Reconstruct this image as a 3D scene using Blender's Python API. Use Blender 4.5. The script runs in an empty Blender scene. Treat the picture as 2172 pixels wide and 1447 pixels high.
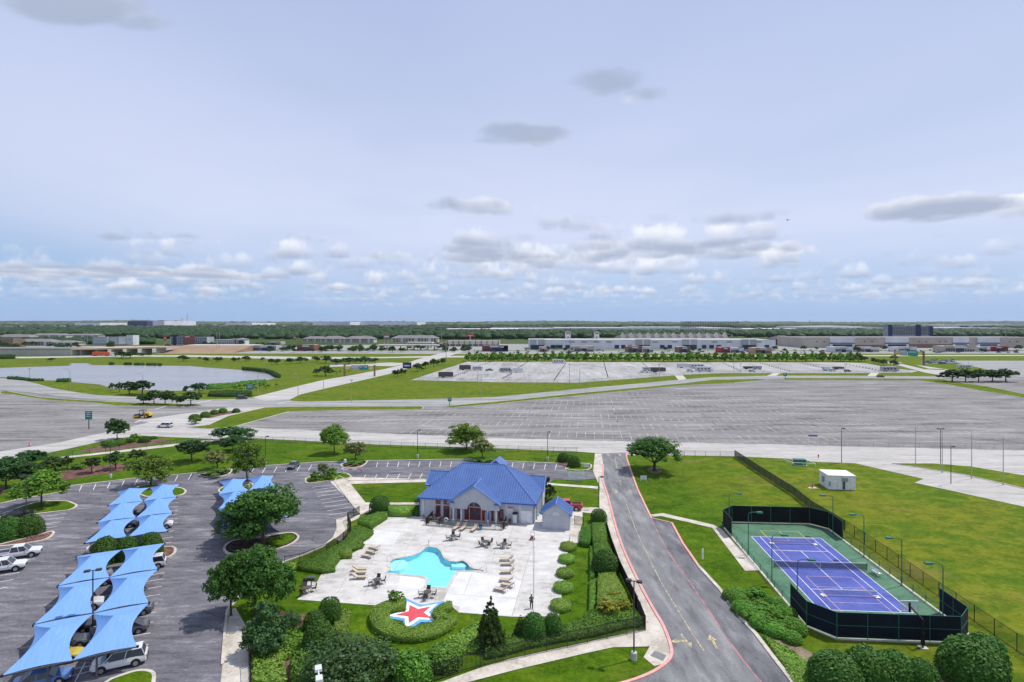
import bpy, bmesh, math, random
import numpy as np
from mathutils import Vector, Matrix
R = math.radians
SC = bpy.context.scene
COL = SC.collection
# ------------------------------------------------------------------ camera
H, F, CX, HY = 35.2, 1206.0, 1086.0, 683.0     # eye height (m), focal length and horizon in photo pixels
cd = bpy.data.cameras.new('camera'); cam = bpy.data.objects.new('camera', cd); COL.objects.link(cam)
cam.location = (0, 0, H); cam.rotation_euler = (R(90), 0, 0)
cd.sensor_width = 36; cd.lens = 36 * F / 2172; cd.shift_y = -40.5 / 2172
cd.clip_start = 1; cd.clip_end = 60000
SC.camera = cam
# ------------------------------------------------------------------ sun, exposure
SUN_AZ, SUN_EL = (0.93, 0.37), 61.0            # ground direction towards the sun, elevation
sl = bpy.data.lights.new('sun', 'SUN'); sun = bpy.data.objects.new('sun', sl); COL.objects.link(sun)
sl.energy = 3.9; sl.angle = R(0.8); sl.color = (1.0, 0.955, 0.88)
_a = math.atan2(SUN_AZ[1], SUN_AZ[0])
sdir = Vector((math.cos(_a)*math.cos(R(SUN_EL)), math.sin(_a)*math.cos(R(SUN_EL)), math.sin(R(SUN_EL))))
sun.rotation_euler = sdir.to_track_quat('Z', 'Y').to_euler()
SC.view_settings.view_transform = 'Standard'; SC.view_settings.look = 'None'
SC.view_settings.exposure = 0.0; SC.view_settings.gamma = 1.0; SC.view_settings.use_curve_mapping = False
# ------------------------------------------------------------------ sky: Nishita air, thin veil, cumulus field in stacked slices
W = bpy.data.worlds.new('World'); SC.world = W; W.use_nodes = True
nt = W.node_tree; nt.nodes.clear()
class NG:
    def __init__(s, t): s.t = t
    def n(s, typ, **k):
        x = s.t.nodes.new(typ)
        for a, b in k.items(): setattr(x, a, b)
        return x
    def put(s, sock, v):
        if isinstance(v, bpy.types.NodeSocket): s.t.links.new(v, sock)
        else: sock.default_value = v
    def m(s, op, a, b=0.0, c=0.0, clamp=False):
        x = s.n('ShaderNodeMath', operation=op, use_clamp=clamp)
        s.put(x.inputs[0], a); s.put(x.inputs[1], b); s.put(x.inputs[2], c)
        return x.outputs[0]
    def vm(s, op, a, b=(0, 0, 0), sc=None):
        x = s.n('ShaderNodeVectorMath', operation=op)
        s.put(x.inputs[0], a); s.put(x.inputs[1], b)
        if sc is not None: s.put(x.inputs['Scale'], sc)
        return x.outputs[0]
    def mix(s, f, a, b, mode='MIX'):
        x = s.n('ShaderNodeMix', data_type='RGBA', blend_type=mode)
        s.put(x.inputs[0], f)
        for i, v in ((6, a), (7, b)):
            if isinstance(v, tuple) and len(v) == 3: v = (*v, 1)
            s.put(x.inputs[i], v)
        return x.outputs[2]
    def noise(s, vec, scale=1.0, detail=4.0, rough=.55, dist=0.0):
        x = s.n('ShaderNodeTexNoise')
        s.put(x.inputs['Vector'], vec); x.inputs['Scale'].default_value = scale
        x.inputs['Detail'].default_value = detail; x.inputs['Roughness'].default_value = rough
        x.inputs['Distortion'].default_value = dist
        return x.outputs['Fac']
    def ramp(s, v, a, b, c=0.0, d=1.0, smooth=True):
        x = s.n('ShaderNodeMapRange'); x.interpolation_type = 'SMOOTHSTEP' if smooth else 'LINEAR'
        s.put(x.inputs['Value'], v); s.put(x.inputs['From Min'], a); s.put(x.inputs['From Max'], b)
        s.put(x.inputs['To Min'], c); s.put(x.inputs['To Max'], d)
        return x.outputs[0]
g = NG(nt)
sky = g.n('ShaderNodeTexSky', sky_type='NISHITA'); sky.sun_disc = False
sky.sun_elevation = R(SUN_EL); sky.sun_rotation = R(90) - _a
sky.altitude = 200; sky.air_density = 1.0; sky.dust_density = 0.6; sky.ozone_density = 1.2
tc = g.n('ShaderNodeTexCoord'); sp = g.n('ShaderNodeSeparateXYZ'); nt.links.new(tc.outputs['Generated'], sp.inputs[0])
dz = g.m('MAXIMUM', sp.outputs[2], 0.012)
px_ = g.m('DIVIDE', sp.outputs[0], dz); py_ = g.m('DIVIDE', sp.outputs[1], dz)
cmb = g.n('ShaderNodeCombineXYZ'); nt.links.new(px_, cmb.inputs[0]); nt.links.new(py_, cmb.inputs[1])
P = cmb.outputs[0]
CB = 8.6
veil_n = g.noise(g.vm('MULTIPLY', P, (.16, .10, 1)), 1.0, 4, .6, .6)
veil = g.m('MULTIPLY', g.ramp(dz, 0.02, 0.16, 0.25, 0.96), g.ramp(veil_n, .22, .55, .72, 1.0))
blueleft = g.ramp(g.m('ADD', px_, g.m('MULTIPLY', py_, .28)), -5.2, -1.0, .35, 1.0)
veil = g.m('MULTIPLY', veil, blueleft)
vcol = g.mix(g.ramp(dz, .14, .52), (.80*CB, .875*CB, 1.12*CB), (.595*CB, .69*CB, 1.0*CB))
col = g.mix(veil, g.mix(g.ramp(dz, .02, .25, .75, .25), sky.outputs[0], (.33*CB, .58*CB, 1.02*CB)), vcol)
# lone darker clouds of the photograph, as (x, y, radius x, radius y, strength) on the cloud plane
LOW = [(.40, 2.42, .20, .15, .52), (.54, 2.50, .14, .12, .5), (.10, 3.05, .22, .17, .52), (-.04, 3.15, .16, .12, .45), (-1.37, 1.80, .24, .10, .52), (-1.2, 1.9, .14, .08, .45)]
LONE = LOW + [(-.45, 4.9, .4, .3, .30), (3.9, 4.9, .5, .45, .42), (4.2, 4.7, .5, .4, .4), (1.62, 5.9, .8, .5, .22), (.62, 7.2, .8, .7, .24), (-.25, 8.6, 1.0, .8, .2), (2.7, 7.9, 1.0, .7, .22), (-8.6, 11.4, 2.2, 1.0, .24), (-6.4, 12.3, 1.0, .8, .24), (-3.9, 6.9, .9, .3, .16)]
lone = low = None
for (lx, ly, rx, ry, st) in LONE:
    d = g.n('ShaderNodeVectorMath', operation='LENGTH')
    nt.links.new(g.vm('MULTIPLY', g.vm('SUBTRACT', P, (lx, ly, 0)), (1/rx, 1/ry, 1)), d.inputs[0])
    v = g.ramp(d.outputs['Value'], 2.6, .0, 0, st)
    if (lx, ly, rx, ry, st) in LOW: low = v if low is None else g.m('MAXIMUM', low, v); continue
    lone = v if lone is None else g.m('MAXIMUM', lone, v)
cover = g.ramp(py_, 4.0, 9.5, -.10, .022)
cover = g.m('ADD', cover, g.m('MULTIPLY', g.m('SUBTRACT', g.noise(g.vm('MULTIPLY', P, (.11, .16, 1)), 1, 1, .5), .5), .20))
NS = 15
fade = g.ramp(dz, .013, .05, .0, 1.0)
wn = g.n('ShaderNodeTexWhiteNoise'); nt.links.new(g.vm('SCALE', tc.outputs['Generated'], sc=7919.0), wn.inputs['Vector'])
jit = g.m('MULTIPLY', g.m('SUBTRACT', wn.outputs['Value'], .5), .44 / (NS - 1))     # each ray samples its own cloud heights
for k in reversed(range(NS)):
    t = k / (NS - 1)
    hk = 1 + .44 * t
    q = g.vm('ADD', g.vm('SCALE', P, sc=g.m('ADD', jit, hk)), (3.1, 7.7, .22 * t))
    nz = g.noise(q, .95, 6, .66)
    thr = .555 + .17 * t ** 1.5 + (.02 if k == 0 else 0)
    al = g.ramp(g.m('ADD', nz, g.m('ADD', cover, g.m('ADD', g.m('MULTIPLY', lone, (.60 if k else .55) * (1 - .35 * t)), g.m('MULTIPLY', low, max(0, .60 - .60 * t))))), thr, thr + .045 + .06 * (1 - t) ** 3, 0, 1)
    al = g.m('MULTIPLY', al, g.m('MULTIPLY', fade, .60 - .08 * t))
    sh = min(1.0, t / .45)
    cc_ = [a_ + (b_ - a_) * sh for a_, b_ in zip((.44, .525, .72), (1.15, 1.17, 1.24))]
    col = g.mix(al, col, tuple(x * CB for x in cc_))
hz = g.ramp(dz, .0, .06, .75, .0)
col = g.mix(hz, col, (.43*CB, .62*CB, .96*CB))
bg = g.n('ShaderNodeBackground'); nt.links.new(col, bg.inputs[0]); bg.inputs[1].default_value = 0.1
wo = g.n('ShaderNodeOutputWorld'); nt.links.new(bg.outputs[0], wo.inputs[0])
W.cycles.sampling_method = 'MANUAL'; W.cycles.sample_map_resolution = 512
# ------------------------------------------------------------------ pixel helpers
CROPS = dict(A=(0, 1000, .3089), B=(420, 900, .3781), C=(860, 940, .2626), D=(1240, 900, .3779), E=(1480, 1000, .3186),
    F=(0, 820, .2486), G=(400, 820, .3223), H=(1580, 780, .27256), I1=(0, 660, .18416), I2=(350, 660, .18416), I3=(700, 660, .18416),
    I4=(1050, 660, .18416), I5=(1400, 660, .18416), I6=(1772, 660, .18416), J=(500, 1180, .18452), K=(840, 1240, .25783),
    L=(1120, 690, .1289), M=(700, 690, .1381), N=(1860, 690, .14365), O=(0, 680, .1381), X=(0, 0, 1))
def c(k, x, y): o = CROPS[k]; return (o[0] + x * o[2], o[1] + y * o[2])
def cs(k, *pts): return [c(k, *p) for p in pts]
def G(p, z=0.0):
    Y = F * (H - z) / (p[1] - HY); return Vector(((p[0] - CX) / F * Y, Y, z))
def Gs(pts): return [G(p) for p in pts]
def cg(k, x, y, z=0.0): return G(c(k, x, y), z)
def atY(px, py, Y):                                  # point on the pixel's ray at distance Y
    return Vector(((px - CX) / F * Y, Y, H - (py - HY) * Y / F))
def smooth(pts, n=6, closed=False):                 # Catmull-Rom through world points
    out = []; N = len(pts); pts = [Vector((p[0], p[1], 0)) for p in pts]
    for i in range(N if closed else N - 1):
        p0 = pts[(i-1) % N] if closed or i > 0 else pts[0]; p1 = pts[i]; p2 = pts[(i+1) % N]
        p3 = pts[(i+2) % N] if closed or i + 2 < N else pts[-1]
        for j in range(n):
            t = j / n
            out.append(.5*((2*p1)+(p2-p0)*t+(2*p0-5*p1+4*p2-p3)*t*t+(3*p1-p0-3*p2+p3)*t**3))
    if not closed: out.append(pts[-1])
    return out
# ------------------------------------------------------------------ materials
MATS = {}
def newmat(name):
    m = bpy.data.materials.new(name); m.use_nodes = True; t = m.node_tree; t.nodes.clear()
    gg = NG(t); o = gg.n('ShaderNodeOutputMaterial'); b = gg.n('ShaderNodeBsdfPrincipled'); t.links.new(b.outputs[0], o.inputs[0])
    MATS[name] = m
    return m, gg, b, o
def pos(gg):
    return gg.n('ShaderNodeNewGeometry').outputs['Position']
def PM(name, col, rough=.7, metal=0.0, var=.12, scale=1.5, spec=.35, coat=0.0, bump=0.0, objspace=True, alpha=1.0):
    if name in MATS: return MATS[name]
    m, gg, b, o = newmat(name)
    v = gg.n('ShaderNodeTexCoord').outputs['Object'] if objspace else pos(gg)
    f = gg.noise(v, scale, 5, .6)
    f2 = gg.ramp(f, .3, .7, 1 - var, 1 + var)
    cc = gg.mix(1.0, tuple(col), (1, 1, 1), 'MULTIPLY')
    x = gg.n('ShaderNodeVectorMath', operation='SCALE'); x.inputs[0].default_value = col; gg.put(x.inputs['Scale'], f2)
    m.node_tree.links.new(x.outputs[0], b.inputs['Base Color'])
    b.inputs['Roughness'].default_value = rough; b.inputs['Metallic'].default_value = metal
    b.inputs['Specular IOR Level'].default_value = spec; b.inputs['Coat Weight'].default_value = coat
    b.inputs['Alpha'].default_value = alpha
    if bump:
        bp = gg.n('ShaderNodeBump'); bp.inputs['Strength'].default_value = bump; bp.inputs['Distance'].default_value = .05
        gg.put(bp.inputs['Height'], gg.noise(v, scale*8, 4, .6)); m.node_tree.links.new(bp.outputs[0], b.inputs['Normal'])
    return m
def layered(name, stops, layers, rough=.9, bump=None):
    """stops: dark, mid, light colours; layers: (scale vector, detail, weight)"""
    m, gg, b, o = newmat(name); p = pos(gg); acc = None
    for (sv, det, wt) in layers:
        n = gg.m('MULTIPLY', gg.noise(gg.vm('MULTIPLY', p, sv), 1.0, det, .6, .3), wt)
        acc = n if acc is None else gg.m('ADD', acc, n)
    tot = sum(l[2] for l in layers); acc = gg.m('DIVIDE', acc, tot)
    lo = gg.ramp(acc, .40, .5, 0, 1); hi = gg.ramp(acc, .5, .61, 0, 1)
    cc = gg.mix(hi, gg.mix(lo, stops[0], stops[1]), stops[2])
    b.inputs['Roughness'].default_value = rough; b.inputs['Specular IOR Level'].default_value = .06
    return m, gg, b, p, cc
def fin(m, b, cc): m.node_tree.links.new(cc, b.inputs['Base Color']); return m
# grass: mown, drier patches
m, gg, b, p, cc = layered('grass', ((0.0260, 0.0660, 0.0022), (0.0600, 0.1220, 0.0039), (0.1180, 0.1720, 0.0099)), [((.9, .9, .9), 6, 1.0), ((.05, .06, .05), 3, .7), ((4, 4, 4), 3, .9), ((.22, .3, .2), 5, .9)])
dry = gg.ramp(gg.noise(gg.vm('MULTIPLY', p, (.035, .05, 1)), 1, 4, .6, .5), .52, .74, 0, .6)
cc = gg.mix(dry, cc, (.160, .165, .018))
xr = gg.n('ShaderNodeSeparateXYZ'); m.node_tree.links.new(p, xr.inputs[0])
rt = gg.m('MULTIPLY', gg.ramp(xr.outputs[0], 24, 60), gg.ramp(xr.outputs[1], 190, 130)); far = gg.ramp(xr.outputs[1], 165, 230)
n1 = gg.noise(gg.vm('MULTIPLY', p, (.30, .42, 1)), 1, 6, .68, .6); n0 = gg.noise(gg.vm('MULTIPLY', p, (.045, .07, 1)), 1, 4, .6, .8)
dryc = gg.mix(gg.ramp(gg.m('ADD', gg.m('MULTIPLY', n1, .6), gg.m('MULTIPLY', n0, .4)), .41, .58), (.080, .142, .009), (.160, .168, .014))
cc = gg.mix(gg.m('MULTIPLY', gg.m('MAXIMUM', rt, gg.m('MULTIPLY', far, .8)), .78), cc, dryc)
cc = gg.mix(gg.m('MULTIPLY', gg.ramp(gg.noise(gg.vm('MULTIPLY', p, (.055, .10, 1)), 1, 6, .7, .7), .55, .70, 0, .65), gg.ramp(xr.outputs[0], 20, 62, .25, 1.0)), cc, (.200, .145, .050))
bare = gg.ramp(gg.noise(gg.vm('MULTIPLY', p, (.13, .19, 1)), 1, 6, .72, .4), .62, .76, 0, .5)
fn = gg.n('ShaderNodeVectorMath', operation='SCALE'); gg.put(fn.inputs[0], cc); gg.put(fn.inputs['Scale'], gg.ramp(gg.m('ADD', gg.m('MULTIPLY', gg.noise(gg.vm('MULTIPLY', p, (1.6, 2.4, 1)), 1, 5, .75), .6), gg.m('MULTIPLY', n1, .4)), .36, .64, .72, 1.28)); cc = fn.outputs[0]
cc = gg.mix(bare, cc, (.17, .135, .06)); fin(m, b, cc)
# dark asphalt of the near lots, worn light streaks, cracks
m, gg, b, p, cc = layered('asphalt', ((0.0952, 0.0930, 0.1058), (0.1512, 0.1478, 0.1646), (0.2632, 0.2554, 0.2681)), [((.10, .42, 1), 5, 1.0), ((.35, 1.3, 1), 5, .8), ((3, 3, 3), 3, .45)])
vo = gg.n('ShaderNodeTexVoronoi', feature='DISTANCE_TO_EDGE'); wv = gg.vm('ADD', gg.vm('SCALE', p, sc=.085), gg.vm('SCALE', gg.n('ShaderNodeTexNoise').outputs['Color'], sc=.0))
nn = gg.n('ShaderNodeTexNoise'); gg.put(nn.inputs['Vector'], p); nn.inputs['Scale'].default_value = .35
gg.put(vo.inputs['Vector'], gg.vm('ADD', gg.vm('SCALE', p, sc=.085), gg.vm('SCALE', nn.outputs['Color'], sc=.35))); vo.inputs['Scale'].default_value = 1
crk = gg.m('MULTIPLY', gg.ramp(vo.outputs[0], .0, .0065, 1, 0), gg.ramp(gg.noise(p, .12, 2), .45, .6))
cc = gg.mix(gg.m('MULTIPLY', crk, .85), cc, (.02, .02, .022)); fin(m, b, cc)
# drive asphalt
m, gg, b, p, cc = layered('drive_asphalt', ((0.1403, 0.1403, 0.1464), (0.2013, 0.2013, 0.2050), (0.2806, 0.2782, 0.2745)), [((.5, .10, 1), 4, 1.0), ((.9, .25, 1), 5, .8), ((4, 4, 4), 3, .35)]); fin(m, b, cc)
m, gg, b, p, cc = layered('bay_asphalt', ((0.1063, 0.1063, 0.1150), (0.1562, 0.1562, 0.1650), (0.2375, 0.2350, 0.2375)), [((.35, .12, 1), 4, 1.0), ((.9, .3, 1), 5, .8), ((4, 4, 4), 3, .35)]); fin(m, b, cc)
# big faded lot
m, gg, b, p, cc = layered('lot_paving', ((.130, .126, .122), (.225, .218, .210), (.325, .315, .302)), [((.018, .11, 1), 5, 1.0), ((.06, .30, 1), 5, .9), ((.5, 1.2, 1), 4, .55)])
st = gg.ramp(gg.noise(gg.vm('MULTIPLY', p, (.03, .06, 1)), 1, 5, .7, .6), .60, .74, 0, .45); cc = gg.mix(st, cc, (.135, .125, .115)); fin(m, b, cc)
m, gg, b, p, cc = layered('road_concrete', ((0.3360, 0.3192, 0.2968), (0.4312, 0.4144, 0.3864), (0.5152, 0.4928, 0.4592)), [((.03, .25, 1), 5, 1.0), ((.3, .9, 1), 5, .7), ((2, 2, 2), 3, .4)]); fin(m, b, cc)
m, gg, b, p, cc = layered('road_grey', ((.22, .22, .215), (.30, .298, .29), (.38, .375, .365)), [((.02, .3, 1), 5, 1.0), ((.2, .9, 1), 5, .7)]); fin(m, b, cc)
m, gg, b, p, cc = layered('rv_concrete', ((.26, .255, .245), (.36, .352, .34), (.45, .44, .43)), [((.05, .012, 1), 5, 1.1), ((.25, .05, 1), 5, .9), ((.6, .6, 1), 3, .3)]); fin(m, b, cc)
m, gg, b, p, cc = layered('deck_concrete', ((0.3840, 0.3648, 0.3328), (0.5376, 0.5184, 0.4864), (0.6400, 0.6208, 0.5888)), [((.10, .16, 1), 5, 1.0), ((.5, .9, 1), 5, .9), ((3, 3, 3), 3, .4)]); fin(m, b, cc)
m, gg, b, p, cc = layered('deck_new', ((0.5673, 0.5560, 0.5446), (0.6240, 0.6127, 0.6013), (0.6808, 0.6694, 0.6581)), [((.4, .6, 1), 5, 1.0), ((3, 3, 3), 3, .4)]); fin(m, b, cc)
m, gg, b, p, cc = layered('walk_concrete', ((.40, .36, .30), (.53, .48, .41), (.62, .575, .51)), [((.4, .4, 1), 5, 1.0), ((3, 3, 3), 4, .5)]); fin(m, b, cc)
m, gg, b, p, cc = layered('mulch', ((0.0660, 0.0360, 0.0288), (0.1560, 0.0840, 0.0660), (0.2400, 0.1500, 0.1200)), [((.6, .6, 1), 4, .7), ((5, 5, 5), 4, 1.0)]); fin(m, b, cc)
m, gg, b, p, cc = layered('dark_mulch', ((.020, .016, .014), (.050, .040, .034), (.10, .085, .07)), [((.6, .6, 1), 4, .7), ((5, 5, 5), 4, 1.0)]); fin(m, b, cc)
m, gg, b, p, cc = layered('bare_soil', ((.13, .10, .06), (.21, .165, .105), (.30, .25, .18)), [((.6, .6, 1), 4, .7), ((5, 5, 5), 4, 1.0)]); fin(m, b, cc)
def paint(name, col, wear=.45, under=(.2, .2, .2), scale=.8):
    m, gg, b, o = newmat(name); p = pos(gg)
    f = gg.ramp(gg.noise(p, scale, 5, .7), .5 + .22*(.5-wear), .62 + .3*(.5-wear), 0, wear)
    fin(m, b, gg.mix(f, col, under)); b.inputs['Roughness'].default_value = .8; return m
paint('white_paint', (.74, .74, .74), .5); paint('worn_white_paint', (.56, .55, .53), .85, (.25, .243, .235), .12)
paint('yellow_paint', (.60, .47, .22), .8, (.19, .185, .17), 1.6); paint('red_paint', (.50, .19, .20), .7, (.15, .14, .14), .6); paint('curb_red', (.72, .30, .27), .6, (.55, .45, .40))
def water(name, col, dep, rough=.04):
    m, gg, b, o = newmat(name); p = pos(gg)
    m.node_tree.nodes.remove(b)
    tr = gg.n('ShaderNodeBsdfTransparent'); tr.inputs[0].default_value = (*col, 1)
    gl = gg.n('ShaderNodeBsdfGlossy'); gl.inputs['Roughness'].default_value = rough
    bp = gg.n('ShaderNodeBump'); bp.inputs['Strength'].default_value = .25; bp.inputs['Distance'].default_value = .05
    gg.put(bp.inputs['Height'], gg.noise(gg.vm('MULTIPLY', p, (1.2, 2.6, 1)), 1, 4, .6)); m.node_tree.links.new(bp.outputs[0], gl.inputs['Normal'])
    fr = gg.n('ShaderNodeFresnel'); fr.inputs[0].default_value = 1.33; m.node_tree.links.new(bp.outputs[0], fr.inputs['Normal'])
    mx = gg.n('ShaderNodeMixShader'); gg.put(mx.inputs[0], fr.outputs[0]); m.node_tree.links.new(tr.outputs[0], mx.inputs[1]); m.node_tree.links.new(gl.outputs[0], mx.inputs[2])
    m.node_tree.links.new(mx.outputs[0], o.inputs[0]); return m
water('pool_water', (.66, .93, .985), 1)
m, gg, b, o = newmat('pond_water'); p = pos(gg)
cc = gg.mix(gg.ramp(gg.noise(gg.vm('MULTIPLY', p, (.02, .05, 1)), 1, 3), .3, .7), (.225, .235, .250), (.27, .275, .285)); fin(m, b, cc)
b.inputs['Roughness'].default_value = .22; b.inputs['IOR'].default_value = 1.33
bp = gg.n('ShaderNodeBump'); bp.inputs['Strength'].default_value = .55; bp.inputs['Distance'].default_value = .3
gg.put(bp.inputs['Height'], gg.noise(gg.vm('MULTIPLY', p, (.35, .8, 1)), 1, 4, .65)); m.node_tree.links.new(bp.outputs[0], b.inputs['Normal'])
def leafmat(name, dark, light, tint=None, tf=.15, trans=.35):
    m, gg, b, o = newmat(name)
    ri = gg.n('ShaderNodeNewGeometry').outputs['Random Per Island']; oi = gg.n('ShaderNodeObjectInfo').outputs['Random']
    cc = gg.mix(ri, dark, light)
    if tint: cc = gg.mix(gg.m('GREATER_THAN', gg.n('ShaderNodeNewGeometry').outputs['Random Per Island'], 1 - tf), cc, tint)
    hs = gg.n('ShaderNodeHueSaturation'); gg.put(hs.inputs['Color'], cc); gg.put(hs.inputs['Value'], gg.ramp(oi, 0, 1, .82, 1.18)); gg.put(hs.inputs['Hue'], gg.ramp(oi, 0, 1, .485, .51))
    cc = hs.outputs[0]
    b.inputs['Roughness'].default_value = .6; b.inputs['Specular IOR Level'].default_value = .25
    m.node_tree.links.new(cc, b.inputs['Base Color'])
    tl = gg.n('ShaderNodeBsdfTranslucent'); m.node_tree.links.new(cc, tl.inputs[0])
    mx = gg.n('ShaderNodeMixShader'); mx.inputs[0].default_value = trans
    m.node_tree.links.new(b.outputs[0], mx.inputs[1]); m.node_tree.links.new(tl.outputs[0], mx.inputs[2]); m.node_tree.links.new(mx.outputs[0], o.inputs[0])
    return m
leafmat('leaf_oak', (0.031, 0.088, 0.014), (0.102, 0.212, 0.031))
leafmat('leaf_maple', (0.076, 0.178, 0.017), (0.204, 0.365, 0.043), (.22, .19, .03), .06)
leafmat('leaf_dark', (0.020, 0.071, 0.020), (0.076, 0.167, 0.037))
leafmat('leaf_myrtle', (0.034, 0.076, 0.017), (0.088, 0.153, 0.037))
leafmat('leaf_bloom', (0.068, 0.128, 0.020), (0.178, 0.255, 0.048), (.42, .36, .18), .24)
leafmat('leaf_magnolia', (0.031, 0.093, 0.024), (0.102, 0.212, 0.060), (.16, .22, .11), .12)
leafmat('leaf_conifer', (0.027, 0.068, 0.014), (0.088, 0.156, 0.027))
leafmat('leaf_hedge', (0.051, 0.139, 0.014), (0.145, 0.289, 0.031), trans=.2)
leafmat('leaf_hedge_light', (0.111, 0.221, 0.024), (0.255, 0.399, 0.060), trans=.2)
leafmat('leaf_boxwood', (0.027, 0.093, 0.014), (0.085, 0.201, 0.024), trans=.2)
leafmat('leaf_juniper', (0.060, 0.187, 0.017), (0.162, 0.365, 0.034), trans=.2)
leafmat('leaf_yellow', (0.178, 0.187, 0.017), (0.365, 0.340, 0.034), trans=.3)
leafmat('leaf_red', (0.119, 0.048, 0.037), (0.255, 0.102, 0.068), (.05, .10, .02), .4)
leafmat('leaf_cypress', (0.093, 0.212, 0.024), (0.196, 0.365, 0.051))
leafmat('leaf_far', (.016, .044, .014), (.050, .098, .026))
PM('bark', (.085, .065, .05), .9, var=.4, scale=6); PM('bark_pale', (.20, .17, .14), .9, var=.4, scale=6)
# ------------------------------------------------------------------ mesh helpers
class MB:
    def __init__(s): s.v = []; s.f = []
    def add(s, vs, fs):
        o = len(s.v); s.v += [tuple(v) for v in vs]; s.f += [tuple(i + o for i in f) for f in fs]; return s
    def box(s, x0, x1, y0, y1, z0, z1, M=None, taper=0):
        t = taper
        vs = [Vector(v) for v in ((x0, y0, z0), (x1, y0, z0), (x1, y1, z0), (x0, y1, z0), (x0+t, y0+t, z1), (x1-t, y0+t, z1), (x1-t, y1-t, z1), (x0+t, y1-t, z1))]
        if M is not None: vs = [M @ v for v in vs]
        return s.add(vs, [(3, 2, 1, 0), (4, 5, 6, 7), (0, 1, 5, 4), (1, 2, 6, 5), (2, 3, 7, 6), (3, 0, 4, 7)])
    def tube(s, p, q, r, r2=None, n=8, caps=True):
        p = Vector(p); q = Vector(q); r2 = r if r2 is None else r2; d = (q - p)
        if d.length < 1e-6: return s
        d.normalize(); a = d.orthogonal().normalized(); b = d.cross(a)
        vs = [p + (a*math.cos(6.2832*i/n) + b*math.sin(6.2832*i/n))*r for i in range(n)] + [q + (a*math.cos(6.2832*i/n) + b*math.sin(6.2832*i/n))*r2 for i in range(n)]
        fs = [(i, (i+1) % n, (i+1) % n + n, i + n) for i in range(n)]
        if caps: fs += [tuple(range(n-1, -1, -1)), tuple(range(n, 2*n))]
        return s.add(vs, fs)
    def path(s, pts, r, n=6):
        for a, b in zip(pts[:-1], pts[1:]): s.tube(a, b, r, n=n)
        return s
    def prism(s, poly, z0, z1, M=None, inset=0):
        n = len(poly); cx = sum(p[0] for p in poly)/n; cy = sum(p[1] for p in poly)/n
        area = sum(poly[i][0]*poly[(i+1) % n][1] - poly[(i+1) % n][0]*poly[i][1] for i in range(n))
        if area < 0: poly = poly[::-1]
        vs = [Vector((p[0], p[1], z0)) for p in poly] + [Vector((p[0], p[1], z1)) for p in poly]
        if M is not None: vs = [M @ v for v in vs]
        return s.add(vs, [tuple(range(n-1, -1, -1)), tuple(range(n, 2*n))] + [(i, (i+1) % n, (i+1) % n + n, i + n) for i in range(n)])
    def extr(s, prof, a, b, axis='y', M=None):       # profile in (x,z) extruded along y from a to b, or (y,z) along x
        n = len(prof); vs = []
        for t in (a, b):
            for (u, w) in prof:
                v = Vector((u, t, w)) if axis == 'y' else Vector((t, u, w))
                vs.append(M @ v if M is not None else v)
        fs = [tuple(range(n)), tuple(range(2*n-1, n-1, -1))] + [((i+1) % n, i, i + n, (i+1) % n + n) for i in range(n)]
        return s.add(vs, fs)
    def quad(s, a, b, cc, d): return s.add([a, b, cc, d], [(0, 1, 2, 3)])
    def disc(s, ctr, r, n=12, ax='z'):
        vs = []
        for i in range(n):
            ca, sa = math.cos(6.2832*i/n)*r, math.sin(6.2832*i/n)*r
            vs.append(Vector(ctr) + Vector((ca, sa, 0) if ax == 'z' else ((0, ca, sa) if ax == 'x' else (ca, 0, sa))))
        return s.add(vs, [tuple(range(n))])
    def lathe(s, prof, n=12, ctr=(0, 0)):
        k = len(prof); vs = []
        for (r, z) in prof:
            for i in range(n): vs.append((ctr[0] + r*math.cos(6.2832*i/n), ctr[1] + r*math.sin(6.2832*i/n), z))
        fs = [(j*n+i, j*n+(i+1) % n, (j+1)*n+(i+1) % n, (j+1)*n+i) for j in range(k-1) for i in range(n)]
        fs += [tuple(range(n-1, -1, -1)), tuple((k-1)*n + i for i in range(n))]
        return s.add(vs, fs)
    def mesh(s, name, mat, smoothsh=False):
        me = bpy.data.meshes.new(name); me.from_pydata(s.v, [], s.f); me.update()
        if mat is not None: me.materials.append(MATS[mat] if isinstance(mat, str) else mat)
        if smoothsh: me.polygons.foreach_set('use_smooth', [True]*len(me.polygons))
        return me
def link(name, me, parent=None, loc=(0, 0, 0), rot=0.0):
    o = bpy.data.objects.new(name, me); COL.objects.link(o)
    if parent is not None: o.parent = parent
    o.location = loc
    if rot: o.rotation_euler = (0, 0, rot)
    return o
def mk(name, mb, mat, parent=None, loc=(0, 0, 0), rot=0.0, sm=False): return link(name, mb.mesh(name, mat, sm), parent, loc, rot)
def tag(o, label=None, cat=None, group=None, kind=None):
    if label: o['label'] = label
    if cat: o['category'] = cat
    if group: o['group'] = group
    if kind: o['kind'] = kind
    return o
def thing(name, loc, rot, label, cat, group=None, scale=1.0):
    o = link(name, None, None, loc, rot); o.empty_display_size = .2
    if scale != 1.0: o.scale = (scale,)*3
    return tag(o, label, cat, group)
def copytree(o, parent=None):
    n = o.copy(); COL.objects.link(n); n.parent = parent
    for ch in o.children: copytree(ch, n)
    return n
def place(proto, loc, rot, label, cat=None, group=None, scale=None):
    n = copytree(proto); n.location = loc; n.rotation_euler = (0, 0, rot)
    if scale is not None: n.scale = (scale,)*3 if not isinstance(scale, tuple) else scale
    if group is None and 'group' in n: del n['group']
    return tag(n, label, cat, group)
def drop(proto):
    for ch in list(proto.children): drop(ch)
    bpy.data.objects.remove(proto)
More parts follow.
